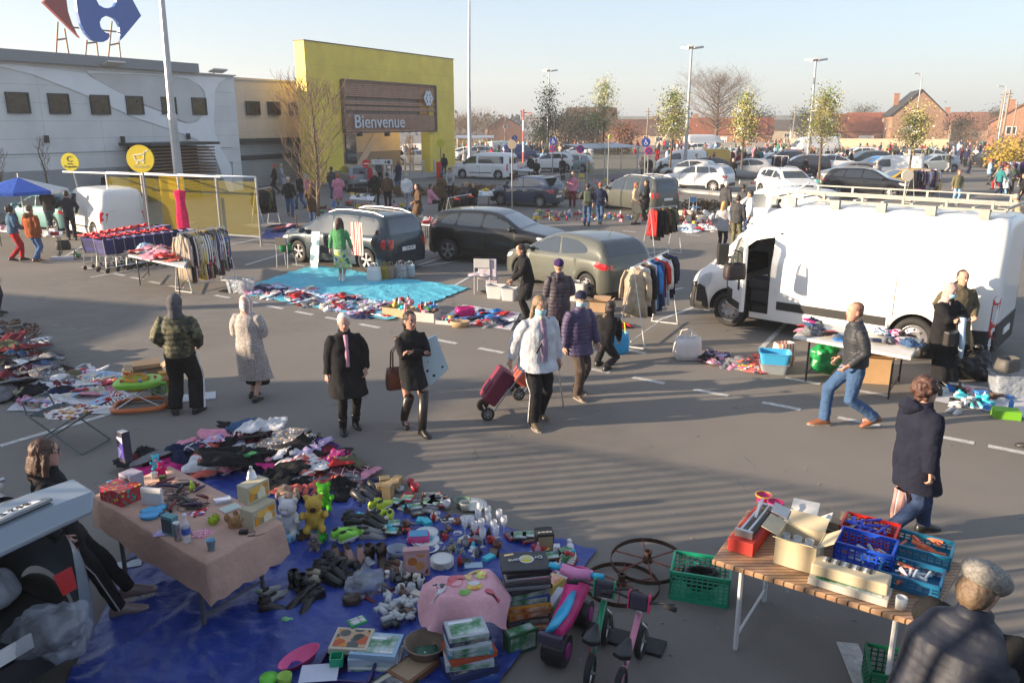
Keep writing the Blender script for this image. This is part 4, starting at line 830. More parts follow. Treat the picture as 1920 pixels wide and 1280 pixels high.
def bvan(L=5.6,W=2.0,H=2.55,Rw=.35,**k):
 d=dict(body=Body(L,W,H,T_BV,B_BV,(.215,.83),Rw,.27,inset=.13,rc=.30,archk=1.2),wins=[],screen=(.895,.785,.82,.72),rearface=[],head=[(.90,.43),(.965,.37),(.975,.31),(.93,.29),(.905,.35)],headf=[(.5,.36),(.8,.38),(.8,.3),(.5,.3)],
  tail=[(.002,.50),(.016,.50),(.016,.24),(.002,.20)],grille=[(-.5,.3),(.5,.3),(.45,.2),(-.45,.2)],clad=[[(.30,.20),(.655,.20),(.655,.265),(.30,.265)],[(.003,.11),(.145,.12),(.145,.265),(.003,.265)],[(.905,.11),(.996,.11),(.997,.31),(.965,.335),(.925,.30),(.912,.2)]],
  cladf=[[(-.85,.31),(.85,.31),(.85,.12),(-.85,.12)]],seams=(.28,),handles=(),mirror=(.85,.5),platez=.22,ant=.7,steel=True)
 d.update(k); return d
def place(axle_front_px,axle_rear_px,side,spec):
 """ground contact pixels of the two visible wheels -> centre and heading"""
 a=G(*axle_front_px); b=G(*axle_rear_px); d=(a-b); h=math.atan2(d.y,d.x); B=spec['body']; n=Vector((-math.sin(h),math.cos(h),0))
 m=(a+b)/2; mid=(B.wh[0]+B.wh[1])/2; fw=Vector((math.cos(h),math.sin(h),0)); c=m-fw*mid-n*side*(B.W/2-.1); return c,h,d.length
def car(label,fr,re,side,spec,col,cat='car',paint=None,**k):
 c,h,ln=place(fr,re,side,spec); return vehicle(label,cat,spec,col,(c.x,c.y,0),h,paint,**k)
# big cars of the middle distance: front wheel contact px, rear wheel contact px, visible side (+1 left)
S5=mpv()
c5=car('dark petrol-blue people carrier with silver roof rails behind the turquoise sheet',(566,492),(689,510),1,S5,(.018,.034,.048))
cj=car('black compact crossover car with bulging arches between two other parked cars',(985,500),(845,490),-1,suv(4.13,1.76,1.57,.345,rails=None,tail=[(.0,.66),(.07,.78),(.10,.76),(.05,.66)],tailf=[(.6,.70),(.8,.70),(.8,.60),(.7,.62)]),(.012,.012,.013))
S2=hatch(4.04,1.72,1.47,.315,wins=[[(.42,.66),(.725,.635),(.61,.86),(.57,.905),(.445,.93)],[(.19,.74),(.40,.668),(.43,.925),(.30,.92),(.215,.86),(.175,.79)]],tail=[(.014,.60),(.095,.655),(.11,.60),(.07,.54),(.014,.51)],tailf=[(.66,.60),(.76,.60),(.76,.52),(.70,.53)],seams=(.41,.73),handles=(.45,))
c2=car('grey-green three-door hatchback behind the clothes rail with red tail lamp',(955,523),(1134,569),1,S2,(.10,.105,.088))
cs=car('silver-grey crossover car parked in front of the left leg of the yellow gate',(625,351),(664,364),1,suv(4.33,1.78,1.6),(.20,.21,.22))
cm=car('white passenger minibus with long tinted side window at the right leg of the gate',(873,335),(929,337),1,svan(4.8,1.9,1.92,.33,True,wins=[[(.55,.60),(.79,.57),(.72,.76),(.68,.85),(.56,.86)],[(.08,.60),(.52,.60),(.52,.86),(.09,.86)]]),(.72,.73,.74),'minibus',PAINTW)
SY=hatch(3.7,1.68,1.5,.295,spokes=7)
cy_=car('dark blue small hatchback with its door and tailgate standing open',(938,385),(1014,390),1,SY,(.03,.045,.085))
cl=car('dark grey-brown people carrier behind the couple in light and dark coats',(1130,390),(1209,401),1,mpv(4.5,1.78,1.68,.32),(.075,.08,.07))
cx=car('white crossover hatchback with black sill trim and red tail lamp facing left',(1263,356),(1335,360),1,suv(4.3,1.76,1.58,.34,spokes=8,rails=(.1,.54)),(.75,.75,.74),paint=PAINTW)
cd=car('white sports utility car with chunky arches half hidden by the small white van',(1510,385),(1393,362),-1,suv(4.34,1.8,1.66,.36),(.75,.75,.74),paint=PAINTW)
ck=car('small white delivery van with dark rear side window beyond the large van',(1375,437),(1500,452),1,svan(4.14,1.72,1.8,.3,wins=[[(.50,.58),(.77,.56),(.70,.76),(.655,.84),(.52,.86)],[(.30,.60),(.46,.60),(.46,.84),(.30,.84)]]),(.72,.72,.70),'van',PAINTW,name='delivery_van')
ct=car('glossy black sports utility car with light alloy wheels beside the second clothes rack',(1665,375),(1571,371),-1,suv(4.48,1.85,1.65,.35,spokes=5),(.012,.013,.018))
cw=car('small white van with blank sides behind the left cart shelter',(123,437),(188,452),1,svan(4.2,1.8,1.82,.31,rearface=[]),(.72,.73,.72),'van',PAINTW,name='delivery_van')
cg=car('pale teal hatchback in the shade under the blue and white parasol',(42,430),(96,436),1,hatch(4.1,1.7,1.45,.3),(.12,.27,.28))
# number plate lettering of the people carrier
mb=text_mb('FX 401 VF',.105,.002); x=S5['body'].Fx(0,.40*1.64,-1)-.033; put(mb,Matrix.Translation((x,-.02,.40*1.64))@Matrix(((0,0,-1,0),(-1,0,0,0),(0,1,0,0),(0,0,0,1)))@Matrix.Diagonal((.72,1,1,1)))
pl=[c for c in c5.children if c.name.startswith('number_plate')]; part('plate_lettering',mb,INK,pl[1])
# open door and tailgate of the small blue hatchback
B=SY['body']; L=B.L
mb=MB(); mb.box(0,0,.62,.95,.05,.62); mb.box(-.05,0,1.05,.85,.03,.3); d=part('open_door',mb,PAINT,cy_,(.02,.03,.06),bevel=.03); d.location=(L*.22,B.W/2+.02,0); d.rotation_euler=(0,0,R(62));
for v in d.data.vertices: v.co.x-=.48
mb=MB(); mb.box(0,0,1.45,.9,1.25,.05,0,0,R(8)); mb.box(-.1,0,1.49,.55,1.0,.012,0,0,R(8)); d=part('open_tailgate',mb,PAINT,cy_,(.03,.045,.085),bevel=.02); d.location=(-L/2+.05,0,.1)
# remaining cars: (kind, px of middle ground contact, heading deg, side shown handled by heading, colour, label)
protos={}
def pcar(kind,col,lb,px,py,hd,paint=None,cat='car',sc=None,**kw):
 key=kind+('w' if paint is PAINTW else '')
 p=G(px,py)
 if key not in protos:
  sp={'hatch':hatch,'mpv':mpv,'suv':suv,'svan':svan,'bvan':bvan}[kind](**kw); protos[key]=vehicle(lb,cat,sp,col,(p.x,p.y,0),R(hd),paint,detail=0); r=protos[key]
 else: r=dup(protos[key],(p.x,p.y,0),R(hd),lb,cols={'body':col},sc=sc)
 r['group']='parked cars in the rows of the car park'; r['category']=cat
 return r
Wc=(.74,.74,.73)
for a in [('hatch',(.40,.42,.44),'silver-blue hatchback behind the white crossover hatchback',1290,337,150),
 ('svanw',Wc,'white glazed family van left of the silver-blue hatchback',1275,322,172),
 ('hatch',(.20,.26,.28),'grey-teal car end-on just left of the grey cart shelter',1068,322,160),
 ('suvw',Wc,'pearl-white car with its boot open behind the minibus crowd',1030,322,175),
 ('hatchw',Wc,'white hatchback further back between the two no-stopping signs',1080,297,178),
 ('hatch',(.03,.04,.07),'dark blue car in the far row behind the white hatchback',1115,290,10),
 ('hatch',(.03,.035,.045),'dark hatchback in the far row right of the evergreen trees',1155,288,5),
 ('svan',(.45,.6,.58),'pale mint van near the flagpole',945,292,20),
 ('svan',(.02,.04,.14),'deep blue van beside the flagpole',975,302,15),
 ('suv',(.30,.31,.32),'light grey car half hidden by the minibus roof',890,302,190),
 ('hatchw',Wc,'white car among the crowd left of the flagpole',868,300,170),
 ('suv',(.03,.035,.05),'dark blue crossover behind the white sports utility car',1500,330,170),
 ('hatch',(.35,.36,.38),'silver car with open boot behind the pale trunk',1395,334,165),
 ('hatch',(.16,.14,.13),'grey-brown hatchback just behind the black sports utility car',1590,344,175),
 ('hatchw',Wc,'white hatchback in the middle of the right-hand row',1565,322,-5),
 ('suv',(.03,.05,.045),'dark green crossover with red lamps in the right-hand row',1618,318,185),
 ('svanw',Wc,'white van with its tailgate up left of the smallest blossoming tree',1665,340,160),
 ('hatch',(.62,.36,.01),'bright yellow hatchback behind the black sports utility car',1690,362,178),
 ('suvw',Wc,'white car close to the cream wall behind the crowd',1605,306,180),
 ('hatchw',Wc,'white hatchback near the cream wall right of the tree',1722,306,5),
 ('hatch',(.55,.56,.55),'silver hatchback nose-on near the cream wall',1752,306,-20),
 ('hatch',(.4,.45,.47),'pale blue-grey car behind the clothes rack at right',1748,322,182),
 ('hatch',(.05,.25,.6),'bright blue car hood left of the white open van',1640,327,185),
 ('hatch',(.02,.02,.025),'black car with raised boot near the yellow bush',1845,314,90),
 ('suvw',Wc,'white car under the orange-roofed bungalow',1300,293,185),
 ('bvanw',Wc,'tall white box van in front of the orange-roofed bungalow',1322,290,10),
 ('hatch',(.4,.41,.42),'silver car below the pale bungalow wall',1352,300,170),
 ('bvanw',Wc,'cream high van parked along the cream wall',1520,300,185),
 ('svan',(.55,.33,.04),'mustard yellow van behind the first blossoming tree',1322,318,178),
 ('hatch',(.05,.06,.08),'dark car in front of the mustard yellow van',1340,330,5),
 ('hatchw',Wc,'white car right of the blossoming tree by the bungalow',1440,318,-170),
 ('hatch',(.2,.03,.03),'dark red hatchback in the crowd near the white garage door',1470,308,172),
 ('suv',(.06,.06,.065),'charcoal car left of the leafy green-white tree',1490,318,5),
 ('hatch',(.3,.32,.34),'grey hatchback at the end of the far row',1425,300,0),
 ('svanw',(.5,.5,.48),'white van seen through the opening of the yellow gate',770,300,170),
 ('hatch',(.2,.22,.25),'grey car seen through the opening of the yellow gate',778,309,175)]:
 k=a[0]; w=k.endswith('w'); pcar(k.rstrip('w'),a[1],a[2],a[3],a[4],a[5],PAINTW if w else None,'van' if 'van' in k else 'car')
# ---------------------------------------------------------------- the big white van with its cab door open
SV=bvan(5.7,2.02,2.56,.365)
BV=SV['body']; L=BV.L; H=BV.H
DX0,DX1=.685*L-L/2,.825*L-L/2
def doorskip(sg,x,z,i): return sg>0 and DX0<x<DX1+.1 and .52<z<2.02-.9*max(0,(x-(.74*L-L/2))) and i<10 and z<lerpt(BV.top,x)-.16
SV['skip']=doorskip; _st=BV.stations
BV.stations=lambda: sorted(set(_st()+[DX0,DX0+.004,DX1+.1]))
c,h,ln=place((1340,606),(1745,676),1,SV)
van=vehicle('large white high-roof delivery van with roof rack and open cab door','van',SV,(.76,.76,.75),(c.x,c.y,0),h,PAINTW,name='delivery_van')
VC,VH=c,h
f=lambda P:[(x*L-L/2,z*H) for x,z in P]
mb=MB()
part('panel_line',BV.side(f([(.06,.56),(.64,.56),(.64,.565),(.06,.565)]),1,.002,0,.006),GALV,van)
part('side_window',BV.side(f([(.685,.52),(.80,.50),(.765,.70),(.70,.76)]),-1),GLASS,van)
part('tail_reflector',BV.side(f([(.006,.44),(.014,.44),(.014,.33),(.006,.32)]),1,.018,0),CLEARL,van)
part('sliding_door_seam',BV.side(f([(.40,.27),(.402,.27),(.402,.92),(.40,.92)]),1,.002,0,.006),GALV,van)
part('fuel_flap',BV.side(f([(.655,.30),(.672,.30),(.672,.36),(.655,.36)]),1,.004,0,.006),PAINTW,van,(.7,.7,.69))
# cab interior
mb=MB(); mb.box((DX0+DX1)/2+.1,0,.50,1.2,1.75,.06); mb.box(DX0-.12,0,1.25,.06,1.8,1.5); part('cab_floor',mb,DARK,van)
seat=MB()
for y in (.55,-.35): seat.box(DX0+.28,y,.92,.5,.5,.2); seat.box(DX0+.05,y,1.25,.14,.48,.7,0,0,R(-8)); seat.box(DX0+.0,y,1.66,.1,.28,.2); seat.box(DX0+.3,y,.68,.4,.42,.3)
part('seat',seat,M('seat_cloth',(.07,.07,.072),.9),van,bevel=.04)
mb=MB(); mb.box(DX1+.22,0,1.15,.4,1.7,.35); part('dashboard',mb,M('dash_grey',(.05,.05,.052),.6),van,bevel=.06)
mb=MB(); m=Matrix.Translation((DX1-.12,.55,1.28))@Matrix.Rotation(R(-58),4,'Y')
mb.tube([m@Vector((.2*math.cos(2*PI*k/20),.2*math.sin(2*PI*k/20),0)) for k in range(21)],.016,6,False); mb.tube([m@Vector((0,0,0)),m@Vector((0,0,-.25))],.03,6); mb.box(*(m@Vector((0,0,0))),.08,.36,.03); part('steering_wheel',mb,BLACKP,van)
# the open door, hinged at its front edge
dr=MB(); dw=DX1-DX0+.06
pts=[(0,.50),(-dw,.50),(-dw,1.75),(-dw+.05,1.95),(-.62,2.02),(-.38,1.92),(0,1.36)]
inn=[(-.12,1.28),(-dw+.09,1.28),(-dw+.09,1.80),(-.60,1.91),(-.42,1.84),(-.12,1.42)]
n=len(pts); ring=[]
def dprism(poly,y0,t,mb): mb.prism(poly,lambda u,v,d:(u,y0+d,v),t)
dprism([(0,.5),(-dw,.5),(-dw,1.28),(0,1.28)],-.05,.07,dr)
frp=[(-dw,1.28),(-dw,1.75),(-dw+.05,1.95),(-.62,2.02),(-.38,1.92),(0,1.36),(0,1.28),(-.10,1.28),(-.10,1.40),(-.41,1.84),(-.62,1.93),(-dw+.11,1.86),(-dw+.09,1.74),(-dw+.09,1.28)]
dprism(frp,-.045,.06,dr)
d=part('open_cab_door',dr,PAINTW,van,(.76,.76,.75),bevel=.012); d.location=(DX1+.06,BV.W/2+.0,0); d.rotation_euler=(0,0,R(-46))
def sub(name,mb,mat,col=None,bevel=0): return part(name,mb,mat,d,col,bevel=bevel)
mb=MB(); dprism(inn,-.01,.008,mb); sub('door_window',mb,M('clear_window',(.10,.12,.11),.05,alpha=.55,coat=1))
mb=MB(); mb.box(-dw+.16,.035,1.02,.05,.03,.22); sub('door_handle',mb,BLACKP,bevel=.012)
mb=MB(); mb.box(-.18,.022,.70,.3,.012,.3); mb.box(-dw/2,.022,.60,dw-.2,.012,.14); sub('door_cladding',mb,BLACKP)
mb=MB(); mb.box(-.12,.2,1.52,.12,.22,.42); mb.tube([(-.1,.02,1.45),(-.12,.2,1.5)],.03,6); sub('mirror',mb,BLACKP,bevel=.04)
mb=MB(); mb.box(-dw/2,-.075,.85,dw-.15,.05,.5); sub('door_lining',mb,M('dash_grey',(.05,.05,.052),.6),bevel=.02)
# roof rack
RK=M('rack_steel',(.33,.32,.29),.5,.3,nz=(6,.15)); rk=MB(); z=H+.09; X0,X1=-L/2+.15,L*.70-L/2; wy=.78
for sg in (1,-1):
 rk.box((X0+X1)/2,sg*wy,z,X1-X0,.035,.035); rk.box((X0+X1)/2,sg*wy,z+.15,X1-X0-.3,.026,.026)
 for k in range(6): x=X0+.2+(X1-X0-.4)*k/5; rk.box(x,sg*wy,z+.075,.04,.03,.13)
for k in range(9): x=X0+(X1-X0)*k/8; rk.box(x,0,z+.03,.05,2*wy,.03)
for y in (-.3,-.15,.15,.3): rk.box((X0+X1)/2,y,z+.06,X1-X0,.025,.02)
rk.tube([(X1,-wy,z+.2),(X1+.25,-wy,z+.02)],.02,5); rk.tube([(X1,wy,z+.2),(X1+.25,wy,z+.02)],.02,5)
rack=part('roof_rack',rk,RK,van); ft=MB()
for k in range(5):
 for sg in (1,-1):
  m2=MB(); m2.box(X0+.3+(X1-X0-.6)*k/4,sg*wy,H+.03,.16,.1,.16); part('rack_foot',m2,RK,rack)
# ---------------------------------------------------------------- people
def ik(a,b,l1,l2,pole):
 a,b=Vector(a),Vector(b); d=b-a; L=min(d.length,l1+l2-.002); d.normalize(); b=a+d*L
 x=(l1*l1-l2*l2+L*L)/(2*L); hh=math.sqrt(max(0,l1*l1-x*x)); p=Vector(pole); p=(p-d*p.dot(d)).normalized(); return a+d*x+p*hh,b
def skeleton(h=1.7,feet=((.12,.1),(-.12,-.1)),fyaw=(0,0),heel=(0,0),lean=0,side=0,hands=None,drop=0,sit=None,head=(0,0),sw=1.0,elb=None,knee=None):
 """local frame: person faces +x, left is +y; feet=(x,y) of left and right ankle"""
 k=h/1.72; S={}; mx=(feet[0][0]+feet[1][0])/2; my=(feet[0][1]+feet[1][1])/2
 pel=Vector((mx,my,.90*k-drop)) if sit is None else Vector(sit)
 ld=Vector((math.sin(lean),math.sin(side),math.cos(lean))).normalized(); fw=Vector((math.cos(lean),0,-math.sin(lean)))
 S['pel']=pel; S['waist']=pel+ld*.17*k; S['chest']=pel+ld*.36*k; S['neck']=pel+ld*.545*k+fw*.0; hy,hp=head
 hd=(ld+Vector((.35*math.sin(lean)*0,0,.5))).normalized(); S['hc']=S['neck']+hd*.155*k+fw*.03*k; S['ld'],S['fw']=ld,fw
 for i,sg in ((0,1),(1,-1)):
  S['hip%d'%i]=pel+Vector((0,sg*.09*k,-.02)); ank=Vector((feet[i][0],feet[i][1],(feet[i][2] if len(feet[i])>2 else .085*k)+heel[i]*.12))
  kn,an=ik(S['hip%d'%i],ank,.43*k,.425*k,knee[i] if knee else (1,sg*.08,0)); S['kn%d'%i],S['an%d'%i]=kn,an
  S['sh%d'%i]=S['neck']-ld*.055*k+Vector((0,sg*.178*k*sw,0))
  hn=(hands[i] if hands else None) or (.04+mx,sg*.26,.0); hb=Vector(hn)
  if hands is None or hands[i] is None: hb=S['sh%d'%i]+Vector((.05,sg*.07,-.53*k))
  ew,ee=ik(S['sh%d'%i],hb,.285*k,.26*k,(elb[i] if elb else (-.6,sg*.5,-.5))); S['el%d'%i],S['wr%d'%i]=ew,ee
 S['k']=k; S['fyaw']=fyaw; S['heel']=heel; S['head']=head; S['h']=h; return S
def hmat(S):
 y,p=S['head']; return Matrix.Translation(S['hc'])@Matrix.Rotation(y,4,'Z')@Matrix.Rotation(p,4,'Y')@Matrix.Scale(S['k'],4)
def head_mb(mb,S):
 m=hmat(S); rings=[]; n=20
 for zz,rx,ry,cx in [(-.118,.03,.028,.045),(-.108,.052,.045,.035),(-.085,.068,.056,.024),(-.05,.083,.066,.012),(-.01,.092,.073,.004),(.03,.098,.077,0),(.07,.094,.075,-.004),(.1,.075,.062,-.008),(.118,.045,.038,-.01),(.124,.012,.01,-.01)]:
  r=[]
  for k in range(n):
   a=2*PI*k/n; x=cx+rx*math.cos(a); y=ry*math.sin(a)
   if abs(y)<.04 and x>0 and -.03<zz<.04: x-=.006*(1 if abs(y)>.012 else 0)
   r.append(m@Vector((x,y,zz)))
  rings.append(r)
 mb.loft(rings)
 mb.add([m@Vector(v) for v in [(.088,.006,.03),(.088,-.006,.03),(.085,.019,-.032),(.085,-.019,-.032),(.122,0,-.026),(.075,0,.03),(.07,0,-.045)]],[(0,1,4),(0,4,2),(1,3,4),(2,4,6),(3,6,4),(0,2,6,5),(1,5,6,3)])
 for sg in (1,-1): b=len(mb.v); t=MB(); t.ball(-.008,sg*.078,-.005,.02,.011,.032,8,6); mb.add([m@v for v in t.v],t.f)
def hand_mb(mb,S,i,curl=.5):
 w=S['wr%d'%i]; d=(w-S['el%d'%i]).normalized(); sg=1 if i==0 else -1; k=S['k']
 s=Vector((1,0,0)); s=(s-d*s.dot(d)); s=s.normalized() if s.length>.2 else d.orthogonal().normalized()   # thumb side (forward)
 nrm=d.cross(s)*sg                                         # palm faces inward
 if nrm.y*sg>0: nrm=-nrm
 palm=w+d*.04*k; mb.tube([w-d*.03,w+d*.0,w+d*.05*k,w+d*.085*k],[(.024*k,.02*k),(.03*k,.018*k),(.04*k,.017*k),(.036*k,.014*k)],10)
 for j,(o,l) in enumerate(((.027,.068),(.009,.078),(-.009,.072),(-.026,.056))):
  b=w+d*.08*k+s*o*k; c=curl+.1*j; d1=(d*math.cos(c)+nrm*math.sin(c)).normalized(); d2=(d*math.cos(c*2)+nrm*math.sin(c*2)).normalized()
  mb.tube([b,b+d1*l*.5*k,b+d1*l*.5*k+d2*l*.5*k],[.0095*k,.0085*k,.0065*k],6)
 b=w+d*.025*k+s*.03*k; t1=(d*.7+s*.6+nrm*.2).normalized(); t2=(d*.9+s*.15+nrm*.4).normalized(); mb.tube([b,b+t1*.04*k,b+t1*.04*k+t2*.032*k],[.012*k,.0105*k,.008*k],6)
def body_mesh(S,q,build=1.0):
 mb=MB(); k=S['k']; fw=S['fw']; ld=S['ld']
 def ell(c,rx,ry,n=16): return [c+fw*(rx*math.cos(2*PI*j/n))+Vector((0,1,0))*(ry*math.sin(2*PI*j/n)) for j in range(n)]
 p=S['pel']; b=build
 mb.loft([ell(p-ld*.08*k,.08*b,.12*b),ell(p,.10*b,.15*b),ell(S['waist'],.09*b,.125*b),ell(S['chest'],.11*b,.15*b),ell(S['neck']-ld*.06*k,.08,.14),ell(S['neck']-ld*.02*k,.055,.07),ell(S['neck']+ld*.06*k,.05,.05)])
 mb.tube([S['neck']-ld*.03,S['hc']-Vector((0,0,.03))],[.054*k,.05*k],10)
 for i in (0,1):
  mb.tube([S['hip%d'%i]+Vector((0,0,.03)),S['hip%d'%i].lerp(S['kn%d'%i],.5),S['kn%d'%i],S['kn%d'%i].lerp(S['an%d'%i],.35),S['an%d'%i]],[.082*k,.07*k,.05*k,.052*k,.034*k],8)
  mb.tube([S['sh%d'%i]-Vector((0,0,.01)),S['el%d'%i],S['wr%d'%i]],[.05*k,.038*k,.024*k],8)
  a=S['an%d'%i]; y=S['fyaw'][i]; f=Vector((math.cos(y),math.sin(y),0)); mb.tube([a,a+f*.06-Vector((0,0,.04)),a+f*.15-Vector((0,0,.055))],[.036*k,.035*k,.022*k],8)
  if q>0: hand_mb(mb,S,i,S.get('curl',.5))
  else: d=(S['wr%d'%i]-S['el%d'%i]).normalized(); mb.tube([S['wr%d'%i],S['wr%d'%i]+d*.1,S['wr%d'%i]+d*.17],[.026,.036,.018],6)
 head_mb(mb,S)
 return remesh(mb,.0085 if q>0 else .021,SKIN,'person',1)
def torso_loft(mb,S,hem,hw=.19,chest=.19,waist=.17,flare=0,depth=.72,off=.0,thick=0,n=22,sh=.185,belly=0):
 """hem: z of lower edge (world height), returns rings from hem to shoulders"""
 k=S['k']; fw,ld=S['fw'],S['ld']; R_=[]
 def ell(c,w,dd):
  return [c+fw*(dd*math.cos(2*PI*j/n)+belly*max(0,math.cos(2*PI*j/n)))+Vector((0,1,0))*(w*math.copysign(abs(math.sin(2*PI*j/n))**.85,math.sin(2*PI*j/n))) for j in range(n)]
 p=S['pel']; zt=p.z
 if hem<zt:
  m=5
  for j in range(m):
   t=j/m; z=hem+(zt-hem)*t; c=Vector((p.x,p.y,z)); w=(hw+flare)*(1-t)+hw*t;
   kx=(S['kn0']+S['kn1'])/2; c.x+=(kx.x-p.x)*(1-t)*min(1,(zt-hem)/.45)*.7
   R_.append(ell(c,w*k,w*k*(depth+.1*(1-t))))
 R_.append(ell(p,hw*k,hw*k*depth)); R_.append(ell(S['waist'],waist*k,waist*k*depth)); R_.append(ell(S['chest'],chest*k,chest*k*depth))
 R_.append(ell(S['neck']-ld*.10*k,sh*k,.125*k)); R_.append(ell(S['neck']-ld*.035*k,sh*k*.82,.10*k)); R_.append(ell(S['neck']+ld*.012*k,.085*k,.078*k)); R_.append(ell(S['neck']+ld*.05*k,.068*k,.066*k))
 mb.loft(R_); return R_
def sleeves(mb,S,r=.062,cuff=.045,to=1.0):
 for i in (0,1):
  a,e,w=S['sh%d'%i],S['el%d'%i],S['wr%d'%i]; w=e.lerp(w,to*.94)
  inn=Vector((0,(-.075 if i==0 else .075),.0)); mb.tube([a+inn-Vector((0,0,.025)),a-Vector((0,0,.03)),a.lerp(e,.3)-Vector((0,0,.01)),a.lerp(e,.65),e,e.lerp(w,.5),w],[r*.72,r*.98,r*1.06,r,r*.92,(r+cuff)/2*.95,cuff],12)
def folds(me,amp,sc,puff=None,seed=0):
 def f(c,n):
  d=amp*(nse(c,sc,seed)+.5*nse((c.x*2,c.y*2,c.z*.7),sc,seed+9)*1.0+.35*nse(c,sc*2.7,seed+3))
  if puff: ph=abs(math.sin(c.z*puff[1])); d+=puff[0]*(ph**.5-.6)
  return c+n*d
 return warp(me,f)
def trousers(S,r0=.095,r1=.07,vox=.012,hem=.0,high=.06):
 mb=MB(); k=S['k']; p=S['pel']; ld,fw=S['ld'],S['fw']
 def ell(c,rx,ry,n=16): return [c+Vector((rx*math.cos(2*PI*j/n),ry*math.sin(2*PI*j/n),0)) for j in range(n)]
 mb.loft([ell(p+Vector((0,0,-.09*k)),.10*k,.13*k),ell(p-Vector((0,0,.02)),.125*k,.172*k),ell(p+Vector((0,0,high)),.115*k,.155*k)])
 for i in (0,1):
  h,kn,an=S['hip%d'%i],S['kn%d'%i],S['an%d'%i]; e=kn.lerp(an,1.02-hem)
  mb.tube([h+Vector((0,0,.02)),h.lerp(kn,.5),kn,kn.lerp(an,.5),e],[r0*k,r0*.92*k,(r0+r1)/2*.93*k,r1*k,r1*k],12)
 return folds(remesh(mb,vox,CLOTH,'trousers',2),.012,7,seed=S['pel'].x*9)
def shoe(S,i,boot=0,big=1.0):
 mb=MB(); a=S['an%d'%i]; y=S['fyaw'][i]; k=S['k']*big; hl=S['heel'][i]; f=Vector((math.cos(y)*math.cos(hl*.5),math.sin(y)*math.cos(hl*.5),-math.sin(hl*.5))); s=Vector((-math.sin(y),math.cos(y),0)); u=s.cross(f)*-1; u=f.cross(s)
 b=a-Vector((0,0,.085*k)) if hl==0 else a-u*.085*k
 def ring(x,w,z0,z1): return [b+f*x*k+s*(w*k*math.cos(t))+u*((z0+z1)/2*k+(z1-z0)/2*k*math.sin(t)) for t in [2*PI*j/12 for j in range(12)]]
 mb.loft([ring(-.075,.02,.01,.06),ring(-.06,.034,.0,.10),ring(-.01,.038,.0,.115),ring(.05,.042,0,.10),ring(.11,.047,0,.07),ring(.165,.04,0,.05),ring(.195,.018,.005,.035)])
 if boot: kn=S['kn%d'%i]; mb.tube([a-Vector((0,0,.02)),a.lerp(kn,.3),a.lerp(kn,boot)],[.05*k,.058*k,.066*k],12)
 return mb
def hair_mesh(S,style,vox=.012,seed=1):
 m=hmat(S); mb=MB()
 def bl(x,y,z,rx,ry,rz,n=14,mm=10): t=MB(); t.ball(x,y,z,rx,ry,rz,n,mm); mb.add([m@v for v in t.v],t.f)
 if style in('short','thin'): g=.0 if style=='thin' else .01; bl(-.022,0,.045,.098+g,.080+g,.088+g); bl(-.045,0,0,.062+g,.078+g,.07)
 if style=='bob': bl(-.02,0,.045,.107,.09,.09); bl(-.05,.0,-.03,.07,.095,.10)
 if style=='long':
  bl(-.018,0,.045,.108,.092,.092); bl(-.055,0,-.06,.06,.09,.13)
  for sg in (1,-1):
   t=MB(); t.tube([(-.0,sg*.085,.03),(-.0,sg*.092,-.06),(-.01,sg*.10,-.16),(.015,sg*.10,-.24)],[.028,.032,.03,.014],8); mb.add([m@v for v in t.v],t.f)
  t=MB(); t.tube([(-.07,0,-.02),(-.09,0,-.14),(-.10,0,-.24)],[(.05,.085),(.045,.09),(.025,.06)],10); mb.add([m@v for v in t.v],t.f)
 if style=='curly':
  rnd=random.Random(seed); bl(-.03,0,.03,.115,.10,.11)
  for _ in range(60):
   d=Vector((rnd.gauss(-.3,1),rnd.gauss(0,1),rnd.gauss(.2,1))).normalized()
   if d.x>.55 and d.z<.4: continue
   bl(-.03+d.x*.105,d.y*.098,.02+d.z*.115,.03,.03,.03,6,5)
 if style=='pony': bl(-.02,0,.045,.104,.086,.088); bl(-.045,0,0,.06,.082,.07); bl(-.12,0,.03,.03,.03,.04); bl(-.14,0,-.05,.025,.03,.09)
 me=remesh(mb,vox,HAIR,'hair',1); return warp(me,lambda c,n:c+n*(.007*nse((c.x*3,c.y*3,c.z*.8),24,seed)+.004*nse((c.x*4,c.y*4,c.z),55,seed)))
